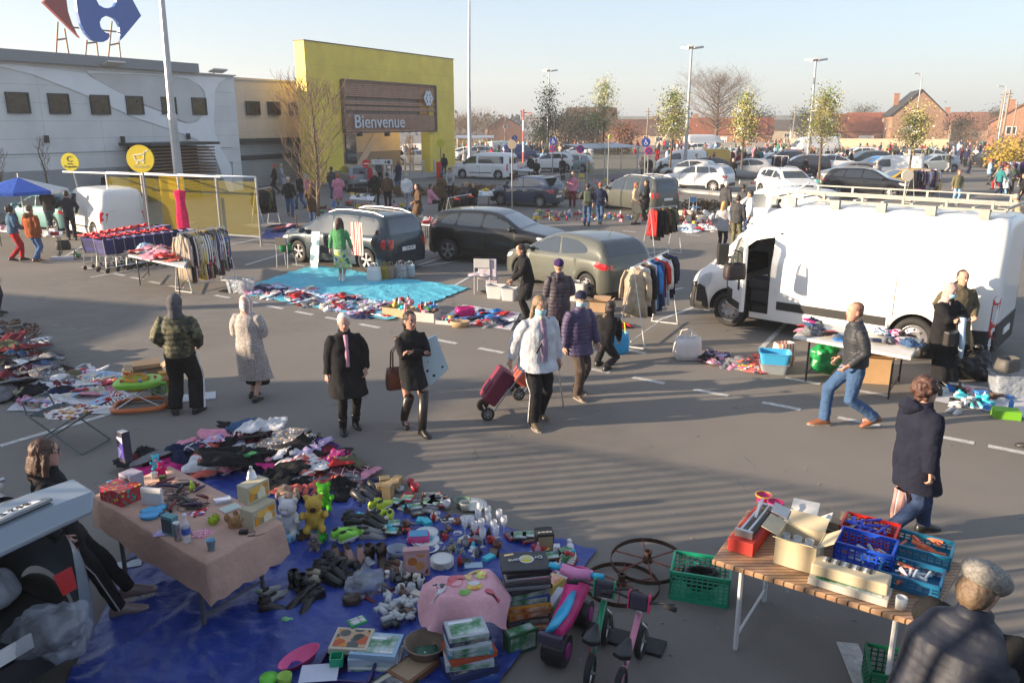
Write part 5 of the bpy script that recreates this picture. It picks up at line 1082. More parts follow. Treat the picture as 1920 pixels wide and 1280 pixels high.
def cover(S,kind,vox=.011,seed=2):
 m=hmat(S); mb=MB(); k=S['k']
 def bl(x,y,z,rx,ry,rz): t=MB(); t.ball(x,y,z,rx,ry,rz,16,10); mb.add([m@v for v in t.v],t.f)
 if kind=='beanie': bl(-.012,0,.062,.108,.092,.082)
 if kind=='cap': bl(-.012,0,.055,.112,.095,.075); bl(.09,0,.045,.06,.06,.014)
 if kind=='flatcap': bl(-.025,0,.06,.142,.122,.078); bl(.10,0,.045,.05,.065,.014)
 if kind in('hood','scarf'):
  bl(-.02,0,.02,.118,.104,.128); t=MB(); t.tube([(-.04,0,-.02),(-.03,0,-.12),(-.02,0,-.19)],[.10,.092,.11],14); mb.add([m@v for v in t.v],t.f)
 if kind=='hijab':
  bl(-.018,0,.02,.116,.10,.125); t=MB(); t.tube([(-.02,0,-.06),(.0,0,-.15),(.01,0,-.26),(.03,0,-.34)],[.09,.095,.13,.10],14); mb.add([m@v for v in t.v],t.f)
 if kind=='hooddown': t=MB(); t.tube([(-.10,.0,-.12),(-.13,0,-.17),(-.10,0,-.22)],[(.05,.10),(.07,.12),(.04,.11)],12); mb.add([m@v for v in t.v],t.f)
 me=remesh(mb,vox,CLOTH,kind,1)
 if kind in('hood','scarf','hijab'):           # open the face
  import bmesh
  b=bmesh.new(); b.from_mesh(me); mi=m.inverted()
  d=[v for v in b.verts if (lambda p:(p.x>.045 and ((p.y/.066)**2+((p.z+.005)/.098)**2)<1))(mi@v.co)]; bmesh.ops.delete(b,geom=d,context='VERTS'); b.to_mesh(me); b.free()
 return folds(me,.006,14,seed=seed)
def person(label,px,py,face,h=1.7,pose=None,top=None,legs=None,shoes=(.02,.02,.02),skin=(.42,.24,.17),hair=None,q=1,extra=None,loc=None,group=None,build=1.0):
 """face: heading in degrees (0 = picture right, 90 = away, -90 = towards camera)"""
 S=skeleton(h=h,**(pose or {})); lo=loc if loc is not None else G(px,py); bm=body_mesh(S,q,build)
 P=ob('person',bm,None,skin,lo,R(face)); tag(P,label,'person',group); v=.012 if q>0 else .022
 if q>0:
  m=hmat(S);
  for sg in (1,-1): mb=MB(); mb.ball(.083,sg*.030,.014,.010,.014,.008,8,6); mb.i=1; mb.ball(.090,sg*.030,.014,.006,.007,.006,6,4); put(mb,m); part('eye',mb,[WHITE,INK],P)
  mb=MB(); mb.ball(.087,0,-.057,.010,.024,.008,10,5); put(mb,m); part('mouth',mb,SKIN,P,(.35,.10,.08))
  mb=MB()
  for sg in (1,-1): mb.box(.092,sg*.03,.034,.008,.032,.006)
  put(mb,m); part('eyebrows',mb,HAIR,P,(hair[1] if hair else (.05,.04,.03)))
 if top:
  t=dict(hem=.80,hw=.185,chest=.185,waist=.17,flare=0,r=.064,cuff=.046,mat=CLOTH,amp=.012,sc=6,puff=None,to=1,name='jacket',depth=.72,sh=.185,belly=0); t.update(top)
  mb=MB(); torso_loft(mb,S,t['hem']*S['k'],t['hw'],t['chest'],t['waist'],t['flare'],t['depth'],sh=t['sh'],belly=t['belly']);
  if t['to']>0: sleeves(mb,S,t['r'],t['cuff'],t['to'])
  me=remesh(mb,v,t['mat'],t['name'],2); folds(me,t['amp'],t['sc'],t['puff'],px*.1)
  if me.materials: me.materials[0]=t['mat']
  if q>0: cb=MB(); ld=S['ld']; kk=S['k']; cb.loft([[S['neck']+ld*z+S['fw']*(r*kk*math.cos(a)+.008)+Vector((0,r*kk*math.sin(a),0)) for a in [2*PI*j/18 for j in range(18)]] for r,z in ((.092,-.005),(.084,.05),(.072,.052),(.07,.0))],False); part('collar',cb,t['mat'],P,t['col'],smooth=True)
  ob(t['name'],me,P,t['col'])
 if legs:
  l=dict(kind='trousers',r0=.098,r1=.068,mat=CLOTH,hem=0); l.update(legs); S['lr']=(l['r0'],l['r1'])
  if l['kind']=='trousers': me=trousers(S,l['r0'],l['r1'],v,l['hem'])
  else:
   mb=MB(); R_=[]; p=S['pel']; k=S['k']; zh=l['z']; kx=(S['kn0']+S['kn1'])/2
   for j in range(9):
    t=j/8; z=zh+(p.z+.08-zh)*t; w=(l['w']*(1-t)+.165*t)*k; c=Vector((p.x+(kx.x-p.x)*(1-t),p.y,z)); n=28
    R_.append([c+Vector((w*.8*math.cos(a)*(1+.07*(1-t)*math.sin(a*6)),w*math.sin(a)*(1+.07*(1-t)*math.sin(a*6)),0)) for a in [2*PI*i/n for i in range(n)]])
   mb.loft(R_); me=remesh(mb,v,l['mat'],'skirt',1); folds(me,.01,6)
  me.materials[0]=l['mat']; ob(l['kind'],me,P,l['col'])
 if shoes is not None:
  sc=shoes if isinstance(shoes,dict) else dict(col=shoes)
  for i in (0,1): part('boot' if sc.get('boot') else 'shoe',shoe(S,i,sc.get('boot',0),sc.get('big',1.08)),sc.get('mat',LEATHER),P,sc['col'],smooth=True)
  if q>0:
   for i in (0,1):
    if S['heel'][i]==0: y=S['fyaw'][i]; a=S['an%d'%i]; k=S['k']*1.1; cb=MB(); cb.loft([[Vector((a.x+(u*math.cos(y)-w*math.sin(y))*k,a.y+(u*math.sin(y)+w*math.cos(y))*k,z)) for u,w in [(-.08,-.02),(-.06,-.036),(0,-.038),(.06,-.045),(.13,-.047),(.18,-.03),(.203,0),(.18,.03),(.13,.047),(.06,.045),(0,.038),(-.06,.036),(-.08,.02)]] for z in (.001,.024)]); part('sole',cb,PLAST,P,(.25,.22,.2) if sum(sc['col'])>.12 else (.03,.03,.03))
 if hair: ob('hair',hair_mesh(S,hair[0],.011 if q>0 else .02,int(px)),P,hair[1])
 for e in (extra or []): e(P,S)
 return P
def X_cover(kind,col,mat=CLOTH,name=None):
 def f(P,S): me=cover(S,kind,.011); me.materials[0]=mat; ob(name or {'hood':'hood','scarf':'headscarf','hijab':'headscarf','beanie':'beanie','cap':'cap','flatcap':'flat_cap','hooddown':'hood'}[kind],me,P,col)
 return f
def X_mask(P,S):
 m=hmat(S); mb=MB(); n=10; rows=[]
 for z,r in ((-.10,.066),(-.075,.086),(-.045,.104),(-.012,.098)): rows.append([m@Vector((.012+r*math.cos(a),.078*math.sin(a)*1.02,z)) for a in [R(-80+160*i/n) for i in range(n+1)]])
 mb.loft(rows,False,False); part('face_mask',mb,CLOTH,P,(.35,.62,.75),smooth=True)
def X_front(col,w=.07,z0=.75,z1=1.0,name='shirt',mat=CLOTH,d=.145,x=0):    # strip of shirt showing between the open fronts of a coat
 def f(P,S):
  mb=MB(); k=S['k']; a=S['pel'].lerp(S['waist'],z0); b=S['neck']-S['ld']*.0; rows=[]
  for t in (0,.25,.5,.75,1): c=a.lerp(b,t); dd=d*(1 if t<.7 else .82 if t<.9 else .60)*k; rows.append([c+S['fw']*dd*math.cos(u*.9)*1.0+Vector((0,w*u*(1-.3*t),0)) for u in (-1,-.5,0,.5,1)])
  mb.loft(rows,False,False); vs=mb.v[:]; mb.add([v-S['fw']*.03 for v in vs],mb.f[:]); part(name,mb,mat,P,col,smooth=True)
 return f
def X_tube(name,pts,r,col,mat=PLAST,n=8):
 def f(P,S): mb=MB(); mb.tube(pts,r,n); part(name,mb,mat,P,col,smooth=True)
 return f
def X_stripes(P,S,side=0,n=3,col=(.75,.75,.74)):
 q0,q1=S.get('lr',(.09,.08))
 for i in ((side,) if side in(0,1) else (0,1)):
  sg=1 if i==0 else -1; mb=MB(); h,kn,an=S['hip%d'%i],S['kn%d'%i],S['an%d'%i]
  for j in range(n):
   o=Vector(((j-(n-1)/2)*.022,sg*.0,0)); P1=[]
   for a,b,rr in ((h,kn,q0*.97+.012),(kn,an,q1+.018)):
    for t in ((0,.33,.66) if a is h else (0,.33,.66,1)): P1.append(a.lerp(b,t)+o+Vector((0,sg*rr*(1 if n>1 else .95),0)))
   mb.tube(P1,[(.0065,.006)]*len(P1),5)
  part('side_stripes',mb,CLOTH,P,col)
def bagthing(label,cat,loc,rz,w,d,h,col,mat=LEATHER,handles=True,name='handbag',soft=.02,hcol=None,hh=.25,col2=None):
 t=thing(name,label,cat,loc,rz); mb=MB(); mb.loft([[(x*w/2*s2,y*d/2*s2,z) for x,y in [(math.copysign(abs(math.cos(a))**.5,math.cos(a)),math.copysign(abs(math.sin(a))**.5,math.sin(a))) for a in [2*PI*k/20 for k in range(20)]]] for z,s2 in ((0,.86),(.03*h,.97),(.3*h,1.04),(.7*h,1.0),(h,.9),(h,.8),(h*.7,.82))])
 me=mb.mesh('bag_body',mat,True); warp(me,lambda c,n:c+n*soft*nse(c,9,w*50)); ob('bag_body',me,t,col)
 if handles:
  for sg in (1,-1): mb=MB(); mb.tube([(-w*.25,sg*d*.42,h*.9),(-w*.2,sg*d*.3,h+hh*.8),(0,sg*d*.2,h+hh),(w*.2,sg*d*.3,h+hh*.8),(w*.25,sg*d*.42,h*.9)],.011,6); part('handle',mb,mat,t,hcol or col)
 return t
BLK=(.013,.013,.015); JEAN=(.05,.10,.20); NAVY=(.015,.02,.045)
SKL=(.50,.29,.21)
person('person in camouflage puffer jacket, grey hood and striped black trousers seen from behind',350,775,97,1.74,
  dict(feet=((.0,.15),(.02,-.14)),fyaw=(.35,-.35),hands=((.14,.20,.98),(.14,-.22,.98)),head=(.1,.1),sw=1.05),
  dict(col=(.1,.1,.05),mat=CAMO,hem=.86,hw=.20,chest=.225,waist=.21,r=.082,cuff=.05,puff=(.012,42),sh=.20,amp=.014),dict(col=BLK,r0=.125,r1=.10),hair=None,
  extra=[X_cover('hood',(.09,.09,.10),name='hood'),lambda P,S:X_stripes(P,S,1)])
person('person in long grey knitted coat and pink-beige headscarf seen from behind',478,748,78,1.60,
  dict(feet=((.08,.08),(-.1,-.08)),fyaw=(0,0),hands=((.22,.14,1.08),(.22,-.10,1.06)),head=(-.1,0)),
  dict(col=(.3,.3,.3),mat=KNIT,hem=.34,hw=.23,chest=.21,waist=.205,flare=.05,r=.085,cuff=.06,sh=.19,name='knitted_coat',amp=.01),dict(kind='skirt',z=.22,w=.20,col=BLK),
  extra=[X_cover('scarf',(.50,.30,.25),STRIPE)])
person('person in long open black cardigan and pink shirt with short white hair',655,803,-68,1.62,
  dict(feet=((-.06,.10),(.1,-.10)),fyaw=(.1,-.1),hands=((.13,.24,.86),(.02,-.27,.72)),head=(-.1,.12),heel=(0,0)),
  dict(col=BLK,hem=.56,hw=.235,chest=.215,waist=.225,flare=.05,r=.078,cuff=.055,sh=.19,name='cardigan'),dict(col=BLK,r0=.10,r1=.062,hem=.1),hair=('short',(.62,.60,.57)),skin=(.50,.27,.20),
  shoes=dict(col=BLK,boot=.35),extra=[X_front((.60,.30,.38),.055,.55,d=.178)])
person('person with folded arms in black jacket, short skirt and over-knee boots',772,805,-62,1.66,
  dict(feet=((.24,.06),(-.16,-.05)),fyaw=(.15,-.1),heel=(0,.35),hands=((.24,-.06,1.17),(.22,.10,1.13)),head=(.15,.1),elb=((.1,.9,-.6),(.1,-.9,-.6))),
  dict(col=BLK,hem=.80,hw=.185,chest=.18,waist=.165,r=.064,sh=.175),dict(kind='skirt',z=.66,w=.18,col=BLK),hair=('bob',(.02,.012,.012)),skin=(.42,.22,.16),
  shoes=dict(col=(.018,.014,.014),boot=1.3))
person('person with long hair, grey beard and face mask in pale grey jacket pulling a trolley',1003,792,-66,1.82,
  dict(feet=((-.12,.13),(.16,-.10)),fyaw=(.3,.0),hands=((.1,.33,.84),(-.10,-.36,.86)),head=(0,.2),lean=.06),
  dict(col=(.46,.48,.52),hem=.78,hw=.25,chest=.235,waist=.24,flare=.03,r=.092,cuff=.06,sh=.205,belly=.03,mat=CLOTH),dict(col=BLK,r0=.11,r1=.072),hair=('long',(.22,.15,.09)),skin=SKL,
  shoes=(.08,.06,.04),extra=[X_mask,X_front((.28,.20,.28),.10,.1,d=.235,name='lilac_shirt'),lambda P,S:X_stripes(P,S,2,1),
   lambda P,S:(lambda mb:(mb.tube([hmat(S)@Vector(v) for v in ((.08,0,-.09),(.085,0,-.16),(.07,0,-.22))],[(.04,.05),(.035,.045),(.012,.015)],10),part('beard',mb,HAIR,P,(.38,.36,.33),smooth=True)))(MB()),
   lambda P,S:X_tube('shoulder_strap',[S['sh0']+Vector((.06,-.06,.05)),S['chest']+Vector((.20,.0,-.02)),S['waist']+Vector((.22,-.12,-.05))],.012,BLK)(P,S)])
person('person in purple quilted coat, navy beanie and face mask behind the bearded walker',1083,742,-58,1.63,
  dict(feet=((-.14,.1),(.12,-.09)),fyaw=(.3,0),hands=((.15,.27,.78),(.0,-.27,.75)),head=(-.3,.15)),
  dict(col=(.045,.03,.085),mat=NYLON,hem=.72,hw=.225,chest=.215,waist=.215,r=.082,cuff=.05,puff=(.009,55),sh=.19,name='quilted_coat'),dict(col=(.075,.055,.045),r0=.10,r1=.078),hair=('short',(.08,.06,.05)),skin=SKL,
  shoes=(.07,.045,.03),extra=[X_cover('beanie',(.02,.022,.05)),X_mask])
person('person in purple-black padded coat and violet hood with back turned behind the walkers',1046,660,100,1.70,dict(feet=((0,.12),(0,-.12)),hands=((.2,.12,1.0),(.2,-.12,1.0))),
  dict(col=(.035,.025,.04),mat=NYLON,hem=.62,hw=.22,chest=.21,waist=.205,r=.08,puff=(.009,48),sh=.195,name='padded_coat'),dict(col=BLK),extra=[X_cover('beanie',(.045,.02,.10)),X_cover('hooddown',(.035,.025,.04),NYLON)])
person('person crouching in dark jacket with fur collar behind the navy beanie',1128,690,60,1.62,dict(feet=((.1,.12),(-.1,-.12)),drop=.42,lean=.5,hands=((.5,.1,.4),(.5,-.1,.35))),
  dict(col=BLK,hem=.36,hw=.2,chest=.2,waist=.2,r=.075),dict(col=(.02,.02,.022)),hair=('bob',(.03,.02,.02)),extra=[X_cover('hooddown',(.22,.15,.09),FUR,'fur_collar')])
person('person with short dark hair in black coat and green scarf holding up a dark garment',990,600,-165,1.64,dict(feet=((.05,.1),(-.05,-.1)),lean=.22,hands=((.38,.10,.90),(.36,-.06,.78)),head=(0,.35)),
  dict(col=BLK,hem=.50,hw=.20,chest=.19,waist=.185,r=.07,name='coat'),dict(col=BLK),hair=('bob',(.035,.018,.012)),skin=SKL,extra=[X_tube('green_scarf',[(.06,.07,1.36),(.13,0,1.34),(.16,-.04,1.24),(.17,0,1.12)],.032,(.14,.22,.12),CLOTH)])
person('person barefoot in white socks with green cardigan and patterned green skirt, seen from behind',641,528,80,1.66,dict(feet=((.05,.06),(-.03,-.05)),hands=((.02,.30,.78),(.06,-.34,.76)),lean=.05),
  dict(col=(.07,.24,.10),hem=.92,hw=.185,chest=.19,waist=.175,r=.062,cuff=.05,to=.85,name='cardigan'),dict(kind='skirt',z=.36,w=.27,col=(.38,.46,.28),mat=M('green_print_skirt',None,.85,pat=pat_bloom(['2f5a3a','c8d24a','405a8a','e0dcc0','8a9a50'],9,.4))),
  hair=('long',(.05,.022,.015)),shoes=dict(col=(.75,.74,.72),mat=CLOTH,boot=.2,big=.9))
person('person with cropped ginger hair in dark quilted jacket and blue jeans striding left',1588,800,176,1.80,dict(feet=((-.33,.05),(.30,-.05)),fyaw=(0,0),heel=(.7,0),drop=.045,hands=((.16,.22,.94),(.14,-.22,.93)),lean=.09,head=(.15,.02),elb=((-1,.3,-.2),(-1,-.3,-.2))),
  dict(col=(.022,.025,.032),mat=NYLON,hem=.86,hw=.205,chest=.205,waist=.20,r=.078,cuff=.052,puff=(.005,70),sh=.195,name='quilted_jacket'),dict(col=JEAN,r0=.105,r1=.074),hair=('thin',(.26,.12,.06)),skin=(.52,.27,.19),shoes=dict(col=(.22,.08,.035)))
person('person in pale pink headscarf and long black dress holding pale blue cloth',1752,720,-68,1.64,dict(feet=((.03,.09),(0,-.09)),hands=((.26,-.02,1.13),(.25,.10,1.10)),head=(.3,.25),elb=((.1,.9,-.6),(.1,-.9,-.6))),
  dict(col=BLK,hem=.62,hw=.22,chest=.205,waist=.20,flare=.02,r=.085,cuff=.06,name='black_dress_top'),dict(kind='skirt',z=.14,w=.24,col=BLK),extra=[X_cover('hijab',(.52,.33,.30)),X_mask,
   X_tube('pale_blue_cloth',[(.30,.03,1.16),(.33,.0,1.0),(.32,.05,.80),(.30,.10,.55)],[(.05,.09),(.05,.12),(.05,.13),(.03,.12)],(.42,.55,.72),CLOTH,12),
   lambda P,S:part('shoulder_bag',(lambda b:b.box(.30,-.16,.86,.12,.30,.24,.15))(MB()),LEATHER,P,(.015,.013,.013),bevel=.03)])
person('person in khaki-brown coat leaning against the large van behind the pink headscarf',1776,698,-95,1.74,dict(feet=((.03,.09),(0,-.09)),hands=((.2,.2,1.0),(.1,-.2,1.0)),head=(.2,.1)),
  dict(col=(.10,.085,.055),hem=.55,hw=.225,chest=.21,waist=.21,r=.08,name='coat'),dict(col=BLK),hair=('thin',(.05,.03,.02)),skin=(.48,.27,.19),extra=[X_cover('hooddown',(.09,.08,.05),FUR,'fur_collar')])
person('person with brown curly hair in long navy duffel coat and jeans walking past the table',1700,1008,12,1.72,dict(feet=((.24,.08),(-.30,-.06)),heel=(0,.5),drop=.03,hands=((.08,.25,.80),(-.06,-.26,.76)),head=(-.1,.1)),
  dict(col=(.012,.014,.028),hem=.56,hw=.235,chest=.225,waist=.225,flare=.02,r=.092,cuff=.06,sh=.20,name='duffel_coat'),dict(col=(.03,.05,.11),r0=.10,r1=.07),hair=('curly',(.075,.032,.022)),skin=SKL,extra=[X_cover('hooddown',(.014,.016,.032),CLOTH,'hood')])
person('person in quilted navy vest and chequered flat cap bending over the slatted table',1800,1250,35,1.82,dict(feet=((.0,.16),(-.05,-.16)),lean=.36,hands=((.62,.10,1.0),(.62,-.12,.98)),head=(-.25,.55),sw=1.12),
  dict(col=(.008,.011,.024),mat=NYLON,hem=.70,hw=.27,chest=.27,waist=.27,to=0,sh=.23,name='quilted_vest',puff=(.004,60),belly=.03),dict(col=(.02,.03,.05),r0=.12,r1=.09),hair=('bob',(.13,.085,.05)),skin=(.48,.27,.19),build=1.2,
  extra=[lambda P,S:(lambda mb:(sleeves(mb,S,.10,.06),ob('black_sleeves',folds(remesh(mb,.012,CLOTH,'black_sleeves',2),.012,7),P,(.012,.012,.013))))(MB()),X_cover('flatcap',(.20,.19,.175),M('check_tweed',None,.9,nz=(60,.5)),'flat_cap')],loc=Vector((2.33,3.62,0)))
person('person with long brown hair and glasses in black sweatshirt leaning on the open car tailgate',232,1142,28,1.64,dict(feet=((.10,.10),(-.02,-.10)),sit=(-.36,.0,.86),lean=-.08,hands=((-.3,.26,.92),(-.34,-.28,.92)),head=(.0,.05)),
  dict(col=BLK,hem=.80,hw=.20,chest=.195,waist=.19,r=.075,cuff=.05,name='sweatshirt'),dict(col=(.014,.014,.016),r0=.095,r1=.062),hair=('long',(.075,.035,.022)),skin=(.45,.24,.19),shoes=dict(col=(.22,.16,.15),big=1.2),
  extra=[lambda P,S:X_stripes(P,S,1,1,(.35,.35,.37)),lambda P,S:part('glasses',put((lambda b:(b.tube([(.098,.03+.024*math.cos(a),.014+.02*math.sin(a)) for a in [2*PI*k/12 for k in range(13)]],.003,5),b.tube([(.098,-.03+.024*math.cos(a),.014+.02*math.sin(a)) for a in [2*PI*k/12 for k in range(13)]],.003,5),b.tube([(.095,-.054,.02),(.0,-.078,.02)],.003,4),b.tube([(.095,.054,.02),(0,.078,.02)],.003,4),b)[-1])(MB()),hmat(S)),BLACKP,P)])
person('person in dark clothes cut off by the left picture edge',-8,592,60,1.72,dict(feet=((.1,.1),(-.1,-.1))),dict(col=(.02,.025,.05),hem=.8,hw=.21,chest=.21,r=.08,mat=NYLON),dict(col=(.02,.02,.03)),hair=('short',(.04,.03,.02)))
person('person in rust-orange hooded jacket and blue jeans walking away at left',70,492,75,1.70,dict(feet=((.14,.09),(-.14,-.08)),heel=(0,.4)),dict(col=(.30,.075,.025),hem=.76,hw=.225,chest=.22,waist=.215,r=.085),dict(col=(.06,.12,.26)),hair=('short',(.14,.10,.07)),shoes=(.12,.06,.04),extra=[X_cover('hooddown',(.2,.1,.05),FUR,'fur_hood')])
person('person with black hair in denim jacket and bright red trousers at left',34,490,50,1.66,dict(feet=((.16,.09),(-.18,-.08)),heel=(0,.5),hands=((.1,.3,.85),(.2,-.25,1.0))),dict(col=(.06,.12,.20),hem=.88,hw=.20,chest=.20,r=.07),dict(col=(.42,.012,.02),r0=.11,r1=.065),hair=('curly',(.012,.01,.01)))
person('person in black jacket leaning toward the small white van door',136,450,120,1.72,dict(feet=((.1,.1),(-.1,-.1)),lean=.1,hands=((.3,.3,1.2),(.1,-.24,.95))),dict(col=(.014,.016,.03),hem=.8,r=.07),dict(col=(.012,.014,.03)),hair=('short',(.02,.015,.012)))
person('person in grey sweater and jeans standing under the blue parasol',98,438,100,1.76,dict(feet=((0,.1),(0,-.1)),hands=((.2,.1,1.0),(.2,-.1,1.0))),dict(col=(.045,.045,.05),hem=.85,hw=.2,r=.075),dict(col=(.08,.12,.17)),hair=('short',(.03,.02,.02)))
# feet and trouser legs of somebody cut off by the right edge
person('person in green trousers and black-and-white trainers cut off by the right edge',1975,842,150,1.75,dict(feet=((.20,.1),(-.1,-.1))),dict(col=(.05,.06,.03),hem=.8,hw=.2,r=.075),dict(col=(.10,.13,.03)),hair=('short',(.03,.02,.02)),shoes=dict(col=(.03,.03,.03),big=1.15))
# ---- prototypes for everybody further back (evaluated once, copied many times)
PR={}
def proto(key,**k):
 P=person('person',0,0,0,q=0,loc=Vector((0,-60,0)),**k); PR[key]=P; return P
J=dict(col=(.1,.1,.1)); T=dict(col=(.1,.1,.1)); HR=('short',(.05,.03,.02))
proto('stand',pose=dict(feet=((.02,.1),(-.02,-.1))),top=dict(J,hem=.8,hw=.2,chest=.2,r=.072),legs=T,hair=HR)
proto('walk',pose=dict(feet=((.22,.07),(-.24,-.07)),heel=(0,.5),hands=((-.12,.27,.86),(.22,-.27,.90))),top=dict(J,hem=.8,hw=.2,chest=.2,r=.07),legs=T,hair=HR)
proto('coat',pose=dict(feet=((.04,.09),(-.06,-.09)),hands=((.2,.14,1.0),(.15,-.2,.95))),top=dict(J,hem=.48,hw=.22,chest=.2,flare=.03,r=.075,name='jacket'),legs=T,hair=('bob',(.05,.03,.02)))
proto('look',pose=dict(feet=((.06,.12),(-.06,-.12)),lean=.38,hands=((.42,.16,.9),(.38,-.1,.86)),head=(.1,.4)),top=dict(J,hem=.76,hw=.2,chest=.2,r=.072),legs=T,hair=HR)
proto('woman',pose=dict(feet=((.02,.08),(-.04,-.08)),hands=((.22,.1,1.08),(.2,-.12,1.0))),top=dict(J,hem=.72,hw=.195,chest=.185,waist=.17,r=.064),legs=dict(T,r1=.055,r0=.09),hair=('long',(.05,.03,.02)),h=1.62)
proto('pack',pose=dict(feet=((.2,.08),(-.2,-.08)),heel=(0,.4),hands=((.14,.2,1.1),(.14,-.2,1.1))),top=dict(J,hem=.82,hw=.2,chest=.21,r=.074),legs=T,hair=HR,extra=[lambda P,S:part('backpack',(lambda b:b.box(-.24,0,1.2,.2,.3,.44,0,0,0,.85))(MB()),NYLON,P,(.06,.08,.05),bevel=.05)])
proto('crouch',pose=dict(feet=((.12,.14),(-.04,-.12)),drop=.50,lean=.55,hands=((.5,.14,.35),(.48,-.12,.32)),head=(0,.2)),top=dict(J,hem=.42,hw=.2,chest=.2,r=.074),legs=T,hair=('bob',(.05,.03,.02)))
proto('seat',pose=dict(feet=((.42,.12),(.42,-.12)),sit=(0,0,.48),hands=((.36,.14,.56),(.36,-.14,.56)),head=(0,.1)),top=dict(J,hem=.42,hw=.21,chest=.2,r=.074),legs=T,hair=('bob',(.05,.03,.02)))
CN=[('black',(.013,.013,.015)),('dark grey',(.06,.06,.065)),('navy',(.015,.022,.06)),('red',(.45,.02,.025)),('brown',(.10,.06,.035)),('beige',(.45,.36,.25)),('white',(.66,.66,.66)),('pink',(.55,.22,.30)),('light blue',(.25,.42,.62)),('green',(.05,.16,.07)),('purple',(.11,.03,.14)),('orange',(.55,.18,.03)),('light grey',(.34,.34,.36)),('khaki',(.14,.13,.07)),('teal',(.03,.18,.20)),('maroon',(.18,.02,.04))]
CD=dict(CN); HC={'dark-haired':(.03,.02,.015),'grey-haired':(.36,.35,.33),'blond':(.42,.27,.10),'ginger':(.28,.09,.03),'red-capped':(.45,.02,.03),'white-haired':(.65,.63,.6)}
POS={'stand':'standing','walk':'walking','coat':'standing in a long coat','look':'bending over goods','woman':'standing with long hair','pack':'walking with a backpack','crouch':'crouching','seat':'sitting'}
def pp(kind,px,py,face,top,legs,hair='dark-haired',where='',group=None,h=1.0,loc=None):
 lb='%s person in %s and %s %s %s'%(hair,top,legs,POS[kind],where)
 if len(lb.split())>16: lb='person in %s and %s %s %s'%(top,legs,POS[kind],where)
 if len(lb.split())>16: lb='person in %s and %s %s'%(top,legs,where)
 o=dup(PR[kind],loc if loc is not None else G(px,py),R(face),lb,group,{'jacket':CD[top],'trousers':CD.get(legs) or JEAN,'hair':HC[hair]},h); return o
for a in [('walk',437,340,-30,'black','navy','grey-haired','before the roller shutter'),('stand',459,346,40,'black','black','dark-haired','by the left shutter post'),('stand',481,343,120,'maroon','black','dark-haired','near the shutter'),
 ('walk',517,364,200,'black','black','red-capped','before the shutters'),('coat',530,362,30,'light grey','navy','blond','beside the red-capped walker'),('walk',545,405,-70,'black','blue','white-haired','facing the camera mid lot'),('walk',565,392,150,'black','blue','dark-haired','behind the bare tree'),
 ('woman',578,386,60,'pink','black','grey-haired','left of the tree trunk'),('coat',588,418,100,'brown','blue','ginger','directly left of the trunk'),('coat',636,392,110,'pink','light grey','ginger','near the people carrier roof'),('stand',624,372,80,'dark grey','blue','dark-haired','right of the bare trunk'),
 ('stand',696,362,190,'red','black','blond','near the silver crossover'),('stand',705,385,90,'black','black','grey-haired','by the toy table'),('stand',712,345,-40,'dark grey','black','dark-haired','under the no-entry sign'),('stand',732,370,200,'light grey','black','white-haired','by the goods'),('stand',728,390,100,'brown','black','dark-haired','beside the dark coat'),
 ('coat',748,352,150,'navy','blue','ginger','with pink hat by the gate'),('stand',764,393,80,'white','light grey','grey-haired','by the red crates'),('coat',785,425,-160,'brown','brown','dark-haired','in a hood behind the people carrier'),('coat',829,390,60,'brown','black','dark-haired','near the blue chair'),('look',846,372,-100,'light grey','black','dark-haired','over the white table'),
 ('seat',808,398,0,'pink','black','dark-haired','by the goods'),('seat',875,392,-120,'dark grey','black','blond','behind the clothes rail'),('seat',888,394,-90,'black','black','ginger','behind the clothes rail'),('stand',833,331,100,'black','blue','dark-haired','by the red bin'),
 ('stand',1073,388,-95,'pink','maroon','blond','near the blue hatchback'),('pack',1100,424,85,'dark grey','blue','dark-haired','left one of the walking couple'),('walk',1124,421,75,'navy','blue','ginger','right one of the walking couple'),('coat',1190,421,-20,'beige','beige','ginger','beside the grey people carrier'),('coat',1210,414,170,'black','black','dark-haired','facing the beige coat'),
 ('woman',1352,472,60,'light grey','black','blond','left in the group by the van nose'),('stand',1378,462,60,'dark grey','khaki','dark-haired','in the group by the van nose'),('stand',1402,448,170,'white','blue','dark-haired','in the group by the van nose'),('stand',1357,418,40,'dark grey','dark grey','white-haired','behind the group'),('stand',1388,428,30,'dark grey','black','dark-haired','behind the group'),
 ('stand',1478,432,180,'navy','black','dark-haired','against the small white van'),('stand',1790,382,-95,'khaki','light blue','ginger','alone on the open lane'),('look',1005,345,-90,'black','black','dark-haired','beside the white tables'),('look',1056,338,-120,'black','black','dark-haired','on a folding chair'),
 ('stand',995,335,-90,'black','brown','dark-haired','before the pearl-white car'),('stand',1018,318,-80,'light blue','navy','blond','by the dark tree'),('woman',1203,335,-60,'beige','dark grey','blond','right of the cart shelter'),('stand',1216,338,-80,'black','black','dark-haired','right of the cart shelter'),('seat',1238,335,180,'black','black','blond','before the white family van'),
 ('coat',1372,345,-90,'black','black','grey-haired','between the two white cars'),('stand',1640,352,90,'light grey','black','grey-haired','behind the black car hood'),('stand',1528,331,-100,'black','black','dark-haired','by the tree trunk'),('look',1503,338,-60,'black','red','dark-haired','by the orange vest'),
 ('stand',155,385,-60,'light grey','navy','blond','behind the small white van'),('stand',180,382,-120,'black','black','dark-haired','behind the small white van'),('stand',205,384,150,'black','black','dark-haired','at the wall behind the shelter'),
 ('walk',1868,356,150,'beige','red','ginger','in the right-hand crowd'),('stand',1882,366,90,'light grey','light blue','ginger','in the right-hand crowd'),('pack',1893,362,70,'khaki','black','dark-haired','in the right-hand crowd'),('coat',1857,332,100,'black','blue','dark-haired','in the right-hand crowd'),
